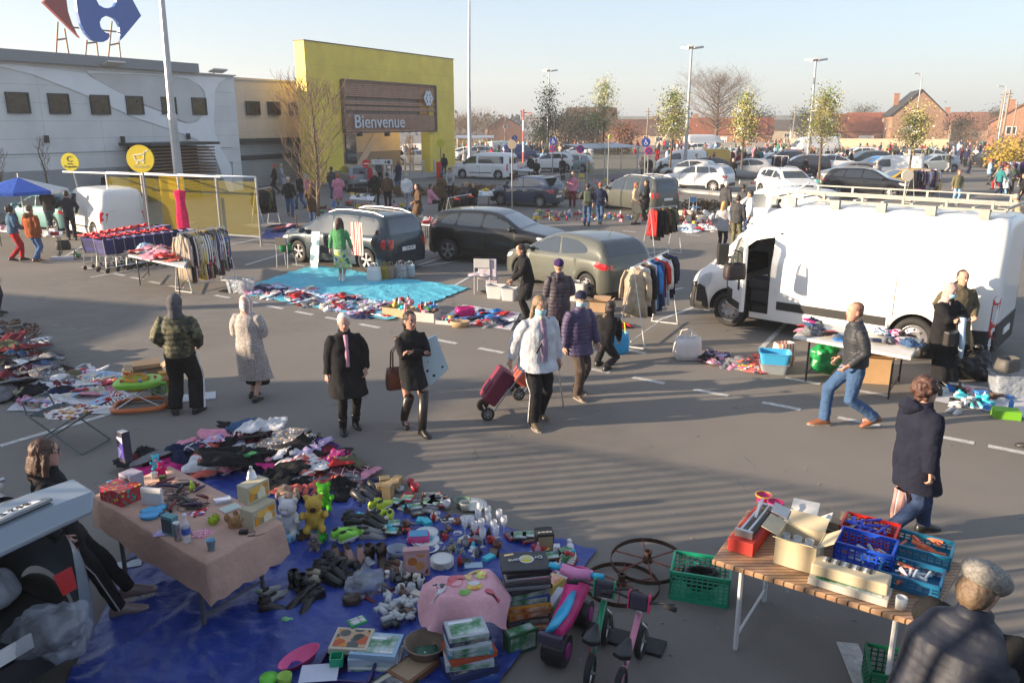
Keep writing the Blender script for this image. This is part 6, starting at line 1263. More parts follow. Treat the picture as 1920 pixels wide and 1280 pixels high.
 ('stand',1912,392,150,'black','black','dark-haired','large at the right edge'),('look',1905,455,120,'beige','blue','grey-haired','behind the van rear'),('stand',1935,480,170,'dark grey','blue','dark-haired','at the right edge behind the van')]: pp(*a[:7],where=a[7])
# the crowd deep in the car park
rnd=random.Random(12); LM=[(900,'near the white minibus'),(985,'by the flagpole'),(1040,'under the left wheelchair sign'),(1120,'behind the cart shelter'),(1230,'right of the wheelchair sign'),(1300,'near the pale bungalow'),(1390,'below the orange-roofed bungalow'),(1470,'near the grey rendered house'),(1545,'around the leafy green-white tree'),(1640,'before the cream wall'),(1720,'near the smallest blossoming tree'),(1800,'on the open lane at right'),(1925,'among the clothes stands at far right')]
def crowd(n,x0,x1,y0,y1,dep):
 for _ in range(n):
  px=rnd.uniform(x0,x1); py=rnd.uniform(y0,y1)
  w=next(l for m,l in LM if px<=m); k=rnd.choice(['stand','walk','coat','woman','look','pack','stand','walk','seat']); c=rnd.choice(CN[:3]*3+CN)[0]; l=rnd.choice(['black','blue','dark grey','navy','brown','black','blue','light grey'])
  pp(k,px,py,rnd.uniform(0,360),c,l,rnd.choice(list(HC)[:4]+['dark-haired']*3),dep+' '+w,'shoppers in the crowd deep in the car park',rnd.uniform(.94,1.05))
crowd(44,860,1060,280,300,'far back'); crowd(66,1230,1500,280,318,'far back'); crowd(76,1430,1760,284,325,'far back'); crowd(22,1770,1920,292,326,'far back'); crowd(12,1040,1200,284,296,'far back'); crowd(10,1290,1530,320,338,'midway'); crowd(9,1845,1920,335,372,'midway'); crowd(6,750,790,300,309,'far back'); crowd(8,870,975,302,318,'midway')
mb=MB(); rnd=random.Random(99); cl_=[]
def ci(c):
 c=tuple(round(x,3) for x in c)
 if c not in cl_: cl_.append(c)
 return cl_.index(c)
for x0,x1,y0,y1,n in ((865,1095,281,293,45),(1225,1520,279,292,60),(1400,1850,281,298,80),(1700,1915,290,312,26)):
 for _ in range(n):
  P=PR[rnd.choice(['stand','walk','coat','woman'])]; mb.M=Matrix.Translation(G(rnd.uniform(x0,x1),rnd.uniform(y0,y1)))@Matrix.Rotation(rnd.uniform(0,6),4,'Z')
  for o,c in [(P,SKL)]+[(c,HC[rnd.choice(list(HC)[:4])] if c.name.startswith('hair') else rnd.choice(CN[:4]*2+CN)[1] if c.name.startswith('jacket') else BLK) for c in P.children if not c.name.startswith('shoe')]: mb.i=ci(c); mb.add([v.co for v in o.data.vertices],[tuple(p.vertices) for p in o.data.polygons])
o=ob('far_crowd',mb.mesh('far_crowd',[M('crowd_cloth_%d'%i,c,.85) for i,c in enumerate(cl_)],True,False)); o['kind']='stuff'
for P in PR.values():
 for c in list(P.children): bpy.data.objects.remove(c)
 bpy.data.objects.remove(P)
# ---------------------------------------------------------------- goods: builders
GN={'black':(.014,.014,.016),'navy':(.018,.025,.07),'white':(.62,.62,.63),'grey':(.17,.17,.18),'maroon':(.14,.02,.03),'pink':(.6,.25,.33),'pale blue':(.35,.5,.66),'red':(.42,.03,.03),'teal':(.03,.2,.22),'beige':(.42,.34,.25),'khaki':(.12,.12,.07),'purple':(.12,.04,.2),'coral':(.6,.13,.10),'lilac':(.42,.35,.55),'brown':(.11,.06,.035),'denim blue':(.05,.10,.2),'cream':(.6,.55,.45),'bright blue':(.04,.2,.55),'yellow':(.6,.45,.05),'green':(.05,.2,.08),'magenta':(.55,.03,.2),'turquoise':(.04,.45,.55)}
def gar_mesh(seed,w,d,h,ridge=1.0,n=34):
 mb=MB(); rings=[]; m=13; N=noise.noise
 for j in range(m+1):
  t=j/m; r=[]
  for k in range(n):
   a=2*PI*k/n; c,s=math.cos(a),math.sin(a); e=1+.55*N(Vector((c*1.1,s*1.1,seed*3.1)))+.42*N(Vector((c*2.6,s*2.6,seed)))+.18*N(Vector((c*6,s*6,seed)))
   x,y=c*w/2*e*(1-t*.97),s*d/2*e*(1-t*.97); wx,wy=x+.06*N(Vector((x*6,y*6,seed))),y+.06*N(Vector((y*6,x*6,seed)))
   f=min(1,(1-(1-t)**2.2)*1.15); r1=1-abs(N(Vector((wx*9,wy*4,seed*2.3))))*3; r2=1-abs(N(Vector((wx*7,wy*17,seed*1.3+4))))*3; b=.5+.75*N(Vector((x*4,y*4,seed*1.7)))
   r.append((x,y,max(.003,.003+h*f*(b+.62*r1*ridge+.20*r2*ridge)*.8)+(.004 if j else 0)))
  rings.append(r)
 mb.loft([[(x,y,0) for x,y,z in rings[0]]]+rings)
 return mb.mesh('garment',CLOTH,True)
GM=[gar_mesh(i,w,d,h) for i,(w,d,h) in enumerate([(.5,.4,.10),(.6,.32,.07),(.42,.42,.12),(.36,.3,.05),(.7,.3,.08),(.45,.34,.06),(.34,.3,.09)])]
def outl(poly,seed,h=.03,n=46,m=10):
 mb=MB(); rings=[]; N=noise.noise
 for j in range(m+1):
  t=j/m; r=[]
  for k in range(n):
   a=2*PI*k/n; c,s=math.cos(a),math.sin(a); R0=.1
   for (x1,y1),(x2,y2) in zip(poly,poly[1:]+poly[:1]):
    dx,dy=x2-x1,y2-y1; D=c*dy-s*dx
    if abs(D)<1e-6: continue
    u=(x1*dy-y1*dx)/D; w=(x1*s-y1*c)/D
    if u>0 and 0<=w<=1: R0=max(R0,u)
   R0*=1+.12*N(Vector((c*3,s*3,seed))); x,y=c*R0*(1-t*.97),s*R0*(1-t*.97)
   f=min(1,(1-(1-t)**3)*1.3); r.append((x,y,max(.003,.003+h*f*(.5+.8*N(Vector((x*6,y*6,seed)))+.7*(1-abs(N(Vector((x*7,y*11,seed+3))))*3)))+(.004 if j else 0)))
  rings.append(r)
 mb.loft([[(x,y,0) for x,y,z in rings[0]]]+rings); return mb.mesh('garment',CLOTH,True)
SHIRT=[(-.2,-.3),(.2,-.3),(.21,.1),(.38,-.0),(.44,.12),(.18,.3),(.06,.27),(-.06,.27),(-.18,.3),(-.44,.12),(-.38,0),(-.21,.1)]
LONG=[(-.2,-.3),(.2,-.3),(.21,.06),(.34,-.22),(.44,-.18),(.3,.22),(.1,.3),(-.1,.3),(-.3,.22),(-.44,-.18),(-.34,-.22),(-.21,.06)]
GM+=[outl(SHIRT,i,.035) for i in (1,2)]+[outl(LONG,i,.045) for i in (3,4)]+[outl([(-.17,-.42),(-.03,-.42),(.0,-.1),(.03,-.42),(.17,-.42),(.18,.36),(-.18,.36)],5,.045)]
GF=[gar_mesh(20+i,w,d,h,.35) for i,(w,d,h) in enumerate([(.42,.34,.025),(.5,.3,.02),(.34,.3,.03)])]
MATN={'plaid':PLAID,'striped':STRIPE,'floral':FLORAL,'printed':PRINT}
def setmat(o,m):
 for sl_ in o.material_slots: sl_.link='OBJECT'; sl_.material=m
def garment(p,cn,kind='',where='',group=None,meshes=GM,sc=1.0,z=0,rnd=random,tilt=.1,word='garment'):
 o=bpy.data.objects.new(word.replace(' ','_'),rnd.choice(meshes)); C.objects.link(o); o.location=(p[0],p[1],z); o.rotation_euler=(rnd.uniform(-tilt,tilt),rnd.uniform(-tilt,tilt),rnd.uniform(0,6.28)); s=sc*rnd.uniform(.75,1.2); o.scale=(s,s,s*rnd.uniform(.8,1.2))
 o.color=col4(GN[cn]);
 if kind: setmat(o,MATN[kind])
 return tag(o,'%s%s %s %s'%('crumpled '+cn,' '+kind if kind else '',word,where),'clothes',group)
def bil(q,u,v):
 a,b,c,d=[G(*p) for p in q]; return (a.lerp(b,u)).lerp(d.lerp(c,u),v)
def heap(n,quad,pal,where,group,hmax=.0,seed=1,meshes=GM,sc=1.0,pk=.25,hf=None):
 rnd=random.Random(seed)
 for i in range(n):
  u,v=rnd.random(),rnd.random(); p=bil(quad,u,v); zz=hmax*math.sin(PI*u)**.6*math.sin(PI*v)**.6*rnd.uniform(.5,1) if hmax else rnd.uniform(0,.015)
  cn=rnd.choice(pal); k=rnd.choice(list(MATN)) if rnd.random()<pk else ''
  garment(p,cn,k,where,group,meshes,sc,zz,rnd,.12 if hmax==0 else .3)
def sheet(name,label,cat,quad,mat,amp=.015,n=40,seed=0,z=.008,col=None,lip=0):
 mb=MB(); vs=[];a,b,c,d=[G(*p) for p in quad]; o=(a+b+c+d)/4; m=n
 for j in range(m+1):
  for i in range(n+1):
   u,v=i/n,j/m; p=(a.lerp(b,u)).lerp(d.lerp(c,u),v); e=min(u,1-u,v,1-v); w=.02*noise.noise(Vector((p.x*4,p.y*4,seed)))
   zz=z+amp*(.5+max(0,1-abs(noise.noise(Vector((p.x*1.6,p.y*1.1,seed+2))))*7)*.7+.5*noise.noise(Vector((p.x*5,p.y*5,seed+5)))+.45*noise.noise(Vector((p.x*12,p.y*12,seed+8))))
   vs.append((p.x-o.x+(w if e<.001 else 0),p.y-o.y+(w if e<.001 else 0),max(z,zz)))
 mb.add(vs,[(j*(n+1)+i,j*(n+1)+i+1,(j+1)*(n+1)+i+1,(j+1)*(n+1)+i) for j in range(m) for i in range(n)])
 return solid(name,mb,mat,label,cat,(o.x,o.y,0),col=col,smooth=True)
def boxthing(name,label,cat,p,rz,w,d,h,col,z=0,mat=None,face=None,group=None,bevel=.003,top=None,txt=None,tcol=(.02,.02,.02),ts=.05):
 t=thing(name,label,cat,(p[0],p[1],z),rz,group); mb=MB(); mb.box(0,0,h/2,w,d,h); part('carton',mb,mat or MATTE,t,col,bevel=bevel)
 if top: mb=MB(); mb.box(0,0,h+.0015,w*.84,d*.8,.003); part('printed_top',mb,top if not isinstance(top,tuple) else MATTE,t,top if isinstance(top,tuple) else None)
 if face: mb=MB(); mb.box(0,-d/2-.0015,h/2,w*.85,.003,h*.7); part('printed_front',mb,face if not isinstance(face,tuple) else MATTE,t,face if isinstance(face,tuple) else None)
 if txt: tm=text_mb(txt,ts,.001); put(tm,Matrix.Translation((0,-d*.25,h+.005))); part('lettering',tm,MATTE,t,tcol)
 return t
ART1=M('printed_box_art',(.05,.12,.3),.4,pat=pat_art(['1a3050','3a7a4a','88a8c8','28507a','d8dce0'])); ART2=M('printed_box_art_warm',(.5,.3,.1),.4,pat=pat_art(['5a2010','b85a20','d8a040','7a2a18','e8e0c8'])); ART3=M('printed_box_art_dark',(.05,.05,.06),.35,pat=pat_art(['101014','303a50','6a5a60','1c1c22','b8b0a0'],9)); ARTP=M('polka_wrap',(.42,.03,.04),.4,pat=pat_bloom(['1a8a80','d88a20','7a2a80','e0c040','2aa0a0'],26,.36))
def opencarton(name,label,p,rz,w,d,h,col,z=0,flaps=True,mat=CARD,cat='box',group=None):
 t=thing(name,label,cat,(p[0],p[1],z),rz,group); mb=MB(); e=.008
 mb.box(0,-d/2,h/2,w,e,h); mb.box(0,d/2,h/2,w,e,h); mb.box(-w/2,0,h/2,e,d-e,h); mb.box(w/2,0,h/2,e,d-e,h); mb.box(0,0,.006,w-e,d-e,.008); part('walls',mb,mat,t,col)
 if flaps:
  for sx,sy,a in ((0,-1,.5),(0,1,.4),(-1,0,.3),(1,0,.6)):
   mb=MB();
   if sy: mb.box(0,sy*(d/2+.07*math.cos(a)),h+.07*math.sin(a)*.9,w*.96,.15,.005,0,-sy*-a if sy>0 else -a*1)
   else: mb.box(sx*(w/2+.06),0,h+.03,.13,d*.9,.005,0,0,sx*-a)
   part('flap',mb,mat,t,col)
 return t
def crate(name,label,p,rz,w,d,h,col,z=0,group=None):
 t=thing(name,label,'crate',(p[0],p[1],z),rz,group)
 def wall(x0,y0,x1,y1):
  mb=MB(); a=Vector((x0,y0,0)); b=Vector((x1,y1,0)); L=(b-a).length; ang=math.atan2(y1-y0,x1-x0); c=(a+b)/2; m=Matrix.Translation(c)@Matrix.Rotation(ang,4,'Z'); q=MB()
  q.box(0,0,h-.015,L,.018,.03); q.box(0,0,.02,L,.016,.04); n=max(4,int(L/.045))
  for i in range(n+1): q.box(-L/2+L*i/n,0,h/2,.012,.012,h-.05)
  for j in range(1,max(2,int(h/.045))): q.box(0,0,.03+(h-.05)*j/max(2,int(h/.045)),L,.008,.009)
  put(q,m); return q
 for a in ((-w/2,-d/2,w/2,-d/2),(w/2,-d/2,w/2,d/2),(w/2,d/2,-w/2,d/2),(-w/2,d/2,-w/2,-d/2)): part('side_panel',wall(*a),PLAST,t,col)
 mb=MB(); mb.box(0,0,.012,w,d,.012); part('bottom_panel',mb,PLAST,t,col); return t
def bin_(name,label,p,rz,w,d,h,col,mat=PLAST,z=0,cat='box',lid=None):
 t=thing(name,label,cat,(p[0],p[1],z),rz); mb=MB()
 def rr(w_,d_,z_): return [(math.copysign(abs(math.cos(a))**.25,math.cos(a))*w_/2,math.copysign(abs(math.sin(a))**.25,math.sin(a))*d_/2,z_) for a in [2*PI*k/28 for k in range(28)]]
 mb.loft([rr(w*.86,d*.86,0),rr(w,d,h),rr(w+.03,d+.03,h),rr(w+.03,d+.03,h+.012),rr(w-.02,d-.02,h+.012),rr(w*.84,d*.84,.015)]); part('tub',mb,mat,t,col)
 if lid: mb=MB(); mb.loft([rr(w+.04,d+.04,h+.014),rr(w+.03,d+.03,h+.04),rr(w*.9,d*.9,h+.045)]); part('lid',mb,PLAST,t,lid)
 return t
def shoeproto(col,mat=LEATHER,sole=(.5,.5,.5),boot=0):
 S=dict(an0=Vector((0,0,.085)),kn0=Vector((0,0,.5)),fyaw=(0,0),heel=(0,0),k=1); t=thing('shoe','shoe pattern','shoe',(0,-60,0)); part('upper',shoe(S,0,boot),mat,t,col,smooth=True)
 mb=MB(); mb.loft([[(x*1.03,y*1.12,z) for x,y in [(-.075,-.02),(-.06,-.034),(.0,-.036),(.06,-.042),(.12,-.046),(.17,-.036),(.197,0),(.17,.036),(.12,.046),(.06,.042),(0,.036),(-.06,.034),(-.075,.02)]] for z in (0,.022)]); part('sole',mb,PLAST,t,sole)
 if not boot: mb=MB(); mb.ball(-.02,0,.108,.045,.026,.01,10,5); part('opening',mb,DARK,t)
 return t
SHP=[shoeproto((.02,.02,.02)),shoeproto((.02,.02,.02),sole=(.02,.02,.02),boot=.12)]
def shoes_at(px,py,cn,col,where,z=0,rz=None,boot=False,sole=None,group='shoes set out on the blue sheet',roll=0,sc=1.0,loc=None):
 rnd=random.Random(px*7+py); rz=rnd.uniform(0,6.28) if rz is None else rz; out=[]
 for s in (-1,1):
  p=(loc if loc is not None else G(px,py))+Vector((-math.sin(rz)*s*.055,math.cos(rz)*s*.055,z)); o=dup(SHP[1 if boot else 0],p,rz+rnd.uniform(-.25,.25),'%s %s %s'%(cn,'boot' if boot else 'shoe',where),group,{'upper':col,'sole':sole or (.5,.5,.5)},sc*.92); o.rotation_euler[0]=roll*s; o['category']='shoe'; out.append(o)
  out.append(o)
 return out
def lathed(name,label,cat,p,prof,col,mat=PLAST,z=0,group=None,n=20,rx=0,ry=0,sy=1):
 mb=MB(); mb.lathe(prof,n=n,sy=sy,cap=False); o=solid(name,mb,mat,label,cat,(p[0],p[1],z),group=group,col=col,smooth=True); o.rotation_euler=(rx,ry,0); return o
def rack(label,a,b,h,frame_col,clothes,where,group=None,legs='A',length=1.0,hang=(.75,1.0),w=.48,name='clothes_rack',gname='hanging garment'):
 """a,b ground points of the two ends; clothes: list of (colour,pattern)"""
 d=b-a; L=d.length; c=(a+b)/2; t=thing(name,label,'clothes rack',c,math.atan2(d.y,d.x)); mb=MB()
 mb.tube([(-L/2,0,h),(L/2,0,h)],.016,7); part('top_rail',mb,MATTE,t,frame_col)
 for s in (-1,1):
  mb=MB()
  if legs=='A': mb.tube([(s*L/2,-.28,.02),(s*L/2,0,h),(s*L/2,.28,.02)],.014,7); mb.tube([(s*L/2,-.28,.02),(s*L/2,.28,.02)],.013,6)
  else: mb.tube([(s*L/2,0,.03),(s*L/2,0,h)],.015,7); mb.tube([(s*L/2,-.24,.03),(s*L/2,.24,.03)],.014,6)
  part('end_frame',mb,MATTE,t,frame_col)
 mb=MB(); mb.tube([(-L/2,.0,.12),(L/2,.0,.12)],.012,6); part('lower_rail',mb,MATTE,t,frame_col)
 n=len(clothes); rnd=random.Random(n); M0=t.matrix_world if False else Matrix.Translation(c)@Matrix.Rotation(math.atan2(d.y,d.x),4,'Z')
 for i,(cn,pt) in enumerate(clothes):
  x=-L/2+.06+(L-.12)*(i+.5)/n; hl=rnd.uniform(*hang); p=M0@Vector((x,0,h)); me=rnd.choice(HANG); o=bpy.data.objects.new('hanging_garment',me); C.objects.link(o); o.location=p; o.rotation_euler=(0,0,math.atan2(d.y,d.x)+rnd.uniform(-.12,.12)); o.scale=(max(.5,min(1.5,L/n/.045)),w/.48*rnd.uniform(.9,1.1),hl/.9); o.color=col4(GN[cn]);
  if pt: setmat(o,MATN[pt])
  tag(o,'%s%s garment hanging %s'%(cn,' '+pt if pt else '',where),'clothes','clothes hanging '+where)
 return t
def hang_mesh(seed,shirt):
 mb=MB(); n=26; rings=[]; prof=[(0,.02),(.035,.05),(.07,.17),(.10,.22),(.16,.235),(.4,.20),(.7,.22),(.9,.24)] if shirt else [(0,.02),(.03,.05),(.06,.18),(.12,.20),(.4,.2),(.75,.23),(.9,.25)]
 for z,w in prof:
  r=[]
  for k in range(n):
   a=2*PI*k/n; y=w*math.cos(a); x=(.016+.014*min(1,z*4))*math.sin(a)+.014*math.sin(y*38+seed)*min(1,z*2)+.006*noise.noise(Vector((y*9,z*5,seed)))
   r.append((x,y,-z-.02+(.02*math.sin(k*2.1+seed) if z>.85 else 0)))
  rings.append(r)
 mb.loft(rings)
 if shirt:
  for s in (1,-1): mb.tube([(0,s*.18,-.10),(.01,s*.245,-.26),(.0,s*.27,-.48),(.0,s*.27,-.62)],[(.03,.045),(.026,.05),(.022,.045),(.018,.04)],8)
 mb.tube([(0,0,.03),(0,0,-.05)],.004,4)
 return mb.mesh('hanging_garment',CLOTH,True)
HANG=[hang_mesh(i,i%2==0) for i in range(5)]
def table(label,P,h,cols,legs=True,th=.045,name='trestle_table',legcol=(.03,.03,.03),topmat=None,slats=False,lr=.016):
 """P: four world corners of the top"""
 c=sum(P,Vector())/4; t=thing(name,label,'table',(c.x,c.y,0)); mb=MB(); mb.prism([(p.x-c.x,p.y-c.y) for p in P],lambda u,v,d:(u,v,h-th+d),th); part('table_top',mb,topmat or MATTE,t,cols,bevel=.01)
 if legs:
  for e0,e1,f0,f1 in ((P[0],P[1],P[3],P[2]),(P[1],P[0],P[2],P[3])):
   a=e0.lerp(e1,.14).lerp(f0.lerp(f1,.14),.1)-c; b=e0.lerp(e1,.14).lerp(f0.lerp(f1,.14),.9)-c
   for q in (a,b): mb=MB(); mb.tube([(q.x,q.y,.0),(q.x,q.y,h-th)],lr,7); part('leg',mb,MATTE,t,legcol)
   mb=MB(); mb.tube([(a.x,a.y,.12),(b.x,b.y,.12)],.011,6); part('crossbar',mb,MATTE,t,legcol)
 return t
def plush(label,p,z,col,col2=None,h=.3,rz=0,ears=True,lying=False,group='soft toys'):
 mb=MB(); k=h/.3; mb.ball(0,0,.10*k,.085*k,.08*k,.10*k,14,10); mb.ball(.02*k,0,.23*k,.07*k,.07*k,.065*k,14,10)
 for s in (1,-1):
  if ears: mb.ball(0,s*.055*k,.285*k,.022*k,.026*k,.026*k,8,6)
  mb.ball(.08*k,s*.06*k,.04*k,.06*k,.032*k,.034*k,8,6); mb.ball(.05*k,s*.09*k,.15*k,.05*k,.028*k,.03*k,8,6)
 t=ob('plush_toy',remesh(mb,.009*k+.002,FUR,'plush_toy',1),None,col,(p[0],p[1],z),rz); tag(t,label,'soft toy',group)
 if lying: t.rotation_euler=(0,R(-75),rz)
 mb=MB(); mb.ball(.085*k,0,.215*k,.022*k,.026*k,.02*k,8,6); part('muzzle',mb,FUR,t,col2 or col,smooth=True);
 for s in (1,-1): mb=MB(); mb.ball(.083*k,s*.025*k,.245*k,.006,.006,.006,6,4); part('eye',mb,INK,t)
 return t
def books(px,py,n,where,seed,w=.2,d=.14,group='books and discs'):
 rnd=random.Random(seed)
 for i in range(n):
  p=G(px+rnd.uniform(-1,1)*18,py+rnd.uniform(-1,1)*9); cn=rnd.choice(['black','white','grey','red','denim blue','cream','brown']); boxthing('disc_case' if d<.15 else 'book','%s cased disc %s'%(cn,where),'disc case',p,rnd.uniform(-.5,.5),w*.7,d,.015,GN[cn],z=.03+.017*(i%3),top=rnd.choice([ART1,ART2,ART3]),group=group)
# ---------------------------------------------------------------- the blue tarpaulin stall in the foreground
TARP=M('blue_tarpaulin',(.014,.04,.25),.42,nz=(1.5,.25),coat=.12,bump=(3,.9,.05)); TURQ=M('turquoise_tarpaulin',(.09,.46,.60),.62,nz=(3,.15),bump=(14,.7,.03))
sheet('blue_tarpaulin','creased dark blue tarpaulin spread on the asphalt under the goods','tarpaulin',[(345,842),(1118,1033),(840,1420),(60,1420)],TARP,.035,110)
PKT=.745; TQ=[G(175,930,PKT),G(385,1056,PKT),G(527,978,PKT),G(318,874,PKT)]
TQ=[Vector((p.x,p.y,0)) for p in TQ]
t=table('long folding table under a pink cloth on the blue tarpaulin',TQ,.74,(.4,.4,.4),lr=.02,legcol=(.10,.10,.11))
# cloth draped over it
cc=sum(TQ,Vector())/4; mb=MB(); n=12; top=[]; per=[]
for (a,b) in zip(TQ,TQ[1:]+TQ[:1]):
 for i in range(n): per.append(a.lerp(b,i/n))
N_=len(per); drop=[.30,.34,.26,.22]
rings=[[(cc.lerp(p,f).x-cc.x,cc.lerp(p,f).y-cc.y,.748) for p in per] for f in (.01,.5,1.005)]
for j,fd in enumerate((.06,.35,.7,1.0)):
 r=[]
 for i,p in enumerate(per):
  dr=drop[i//n]; o=(p-cc).normalized(); w=(.006+.016*fd)*math.sin(i*1.35)+.012*fd*math.sin(i*2.9+p.x*3); cr=1 if i%n else 1.08
  q=p+o*(.012+.03*fd+w*.8); r.append((q.x-cc.x,q.y-cc.y,.745-dr*fd*cr-(.015*math.sin(i*5) if fd==1 else 0)))
 rings.append(r)
mb.loft(rings,False); mb.add([v for v in [(cc.lerp(p,.01).x-cc.x,cc.lerp(p,.01).y-cc.y,.748) for p in per]],[tuple(range(N_))])
solid('tablecloth',mb,M('pink_cloth',(.50,.32,.25),.9,nz=(2,.1),bump=(5,.6,.05),spec=.15),'salmon pink cloth with hanging fringe over the foreground table','tablecloth',(cc.x,cc.y,0),smooth=True)
TE=(TQ[1]-TQ[0]); TA=math.atan2(TE.y,TE.x); Tz=.75
def TP2(px,py): return G(px,py,Tz)
boxthing('gift_box','red gift box with coloured dots on the pink table','box',TP2(229,935),TA+.15,.30,.22,.14,(.4,.03,.04),Tz,mat=ARTP)
boxthing('display_box','tall black and violet box standing on another box on the pink table','box',TP2(242,900),TA+.1,.10,.08,.30,(.03,.03,.06),Tz+.20,face=M('violet_glow_print',(.2,.15,.5),.4,pat=pat_bloom(['c0c0e8','5040a0','101030','8080c0','e8e8f8'],14,.9)),top=(.5,.5,.5))
boxthing('display_box','white box with a dark portrait print under the tall black box','box',TP2(250,922),TA+.15,.16,.14,.20,(.35,.32,.4),Tz,face=(.10,.07,.10))
boxthing('flat_box','open white flat box beside the dotted gift box','box',TP2(287,945),TA+.5,.20,.03,.16,(.6,.6,.62),Tz)
boxthing('plastic_case','flat light blue plastic case on the pink table','case',TP2(285,962),TA+.1,.18,.12,.03,(.08,.35,.6),Tz,bevel=.01)
boxthing('plastic_case','small light blue case at the back corner of the pink table','case',TP2(210,908),TA,.10,.06,.03,(.08,.45,.65),Tz,bevel=.01)
lathed('child_plate','light blue animal-shaped plate with lid on the pink table','plate',TP2(280,970),[(.001,0),(.07,.0),(.085,.03),(.08,.035),(.001,.03)],(.06,.33,.6),z=Tz,sy=.8)
lathed('child_plate','round light blue lid resting on the animal-shaped plate','lid',TP2(303,953),[(.001,0),(.05,.0),(.052,.02),(.001,.025)],(.10,.42,.68),z=Tz)
boxthing('toy_dice','large white dice with black dots on the pink table','dice',TP2(290,895),.5,.06,.06,.06,(.6,.6,.58),Tz,mat=M('dice_white',(.6,.6,.58),.4,pat=pat_bloom(['101010','101010'],45,.22)),bevel=.01)
boxthing('small_box','small dark green box next to the white dice','box',TP2(306,900),.2,.06,.05,.05,(.05,.08,.03),Tz)
for lb,px,py,c,s in (('pale blue rubber toy with round ears at the back of the pink table',294,878,(.08,.45,.6),.15),('hot pink rabbit-eared rubber toy at the back of the pink table',304,890,(.7,.02,.15),.14)): plush(lb,TP2(px,py),Tz,c,(.8,.3,.4),s,-1.2)
rnd=random.Random(5)
for i in range(12):
 p=TP2(rnd.uniform(300,385),rnd.uniform(905,955)); a=rnd.uniform(0,3); L=rnd.uniform(.12,.24); mb=MB(); z=.02+.01*(i%3); mb.tube([(-L/2,0,z),(0,0,z+.004),(L*.35,0,z),(L/2,.01,z)],[.014,.017,.012,.006],8);
 mb.tube([(-L/2,0,z),(-L/2-.04,.05,.01),(-L/2-.02,.12,.008),(-L/2+.06,.13,.006),(-L/2+.1,.08,.006),(-L/2+.02,.05,.006)],.003,5)
 solid('hair_tool',mb,PLAST,('black','dark violet','dark red')[i%3]+' hair styling tool with cord in the pile on the pink table','hair tool',(p.x,p.y,Tz),a,'hair tools piled on the pink table',[(.015,.015,.017),(.04,.02,.06),(.15,.01,.02)][i%3],smooth=True)
for i in range(3):
 p=TP2(330+20*i,935+8*i); mb=MB(); mb.tube([(.1*math.cos(k*.9+i)*(1-.02*k),.07*math.sin(k*1.1+i),.012+.002*(k%5)) for k in range(40)],.0035,5); solid('tangled_cable',mb,PLAST,'tangle of black cable on the pink table','cable',(p.x,p.y,Tz),group='cable tangles on the pink table',col=(.012,.012,.013))
t=thing('water_bottle','clear plastic water bottle with blue label on the pink table','bottle',TP2(351,1015));
for nm,pr,mt,c in (('bottle_body',[(.001,0),(.034,.0),(.036,.01),(.034,.05),(.036,.055),(.036,.14),(.028,.18),(.014,.21),(.013,.23)],CLEARG,None),('bottle_label',[(.0365,.075),(.0365,.13)],MATTE,(.05,.1,.4)),('bottle_cap',[(.001,.25),(.015,.25),(.015,.228)],PLAST,(.6,.65,.7))): mb=MB(); mb.lathe(pr,cap=False); part(nm,mb,mt,t,c,smooth=True)
lathed('paper_cup','pale blue patterned paper cup at the front corner of the pink table','cup',TP2(397,1031),[(.001,.002),(.026,0),(.037,.095),(.039,.095),(.036,.092),(.025,.01),(.001,.008)],(.22,.40,.55),z=Tz)
boxthing('gift_bag','teal paper gift bag with a penguin-like print standing on the pink table','bag',TP2(321,1000),TA+.2,.13,.07,.17,(.10,.26,.28),Tz,face=(.06,.08,.1))
lathed('drink_can','slim silver and dark drink can beside the teal gift bag','can',TP2(334,1012),[(.001,0),(.026,0),(.028,.006),(.028,.15),(.023,.165),(.001,.162)],(.25,.25,.28),METAL,Tz)
lathed('spray_bottle','small lime green bottle standing at the back of the pink table','bottle',TP2(361,920),[(.001,0),(.022,.0),(.024,.06),(.012,.08),(.012,.10),(.001,.10)],(.35,.55,.05),z=Tz)
boxthing('juicer_box','lower cream kitchen appliance box on the right end of the pink table','box',TP2(486,978),TA+1.75,.27,.15,.17,(.45,.40,.28),Tz,face=M('appliance_print',(.4,.36,.25),.5,pat=pat_bloom(['c88a20','d8d0b8','8a8468','e0b050','a8a088'],12,.8)))
boxthing('juicer_box','upper cream box with a yellow juice glass picture stacked on another box','box',TP2(480,968),TA+1.7,.24,.13,.16,(.48,.43,.30),Tz+.172,face=M('appliance_print',(.4,.36,.25),.5))
t=lathed('bell_ornament','small gold bell-like ornament on top of the juicer boxes','ornament',TP2(478,960),[(.05,0),(.045,.01),(.03,.06),(.012,.085),(.016,.10),(.001,.11)],(.45,.27,.08),METAL,Tz+.335)
boxthing('pen_case','clear box of pens with white lid on the pink table','box',TP2(418,940),TA+1.2,.14,.09,.03,(.5,.52,.62),Tz)
boxthing('cd_case','flat silver printed case on the pink table','case',TP2(432,953),TA+1.5,.16,.12,.01,(.6,.62,.62),Tz,top=(.45,.55,.5))
p=TP2(457,1000); mb=MB(); mb.box(0,0,.015,.07,.04,.03); mb.tube([(.03,0,.01),(.09,.03,.005),(.1,-.03,.005),(.05,-.05,.005),(.13,-.04,.005),(.18,.0,.005)],.003,5); solid('power_adapter',mb,PLAST,'black power adapter with thin lead near the table edge','adapter',(p.x,p.y,Tz),col=(.015,.015,.016))
plush('round lime green soft toy lying on the pink table',TP2(398,985),Tz,(.30,.40,.03),(.5,.6,.1),.13,-1.5,lying=True); plush('tan and black soft toy dog lying on the pink table',TP2(430,990),Tz,(.36,.20,.09),(.03,.02,.02),.24,-2.3,lying=True)
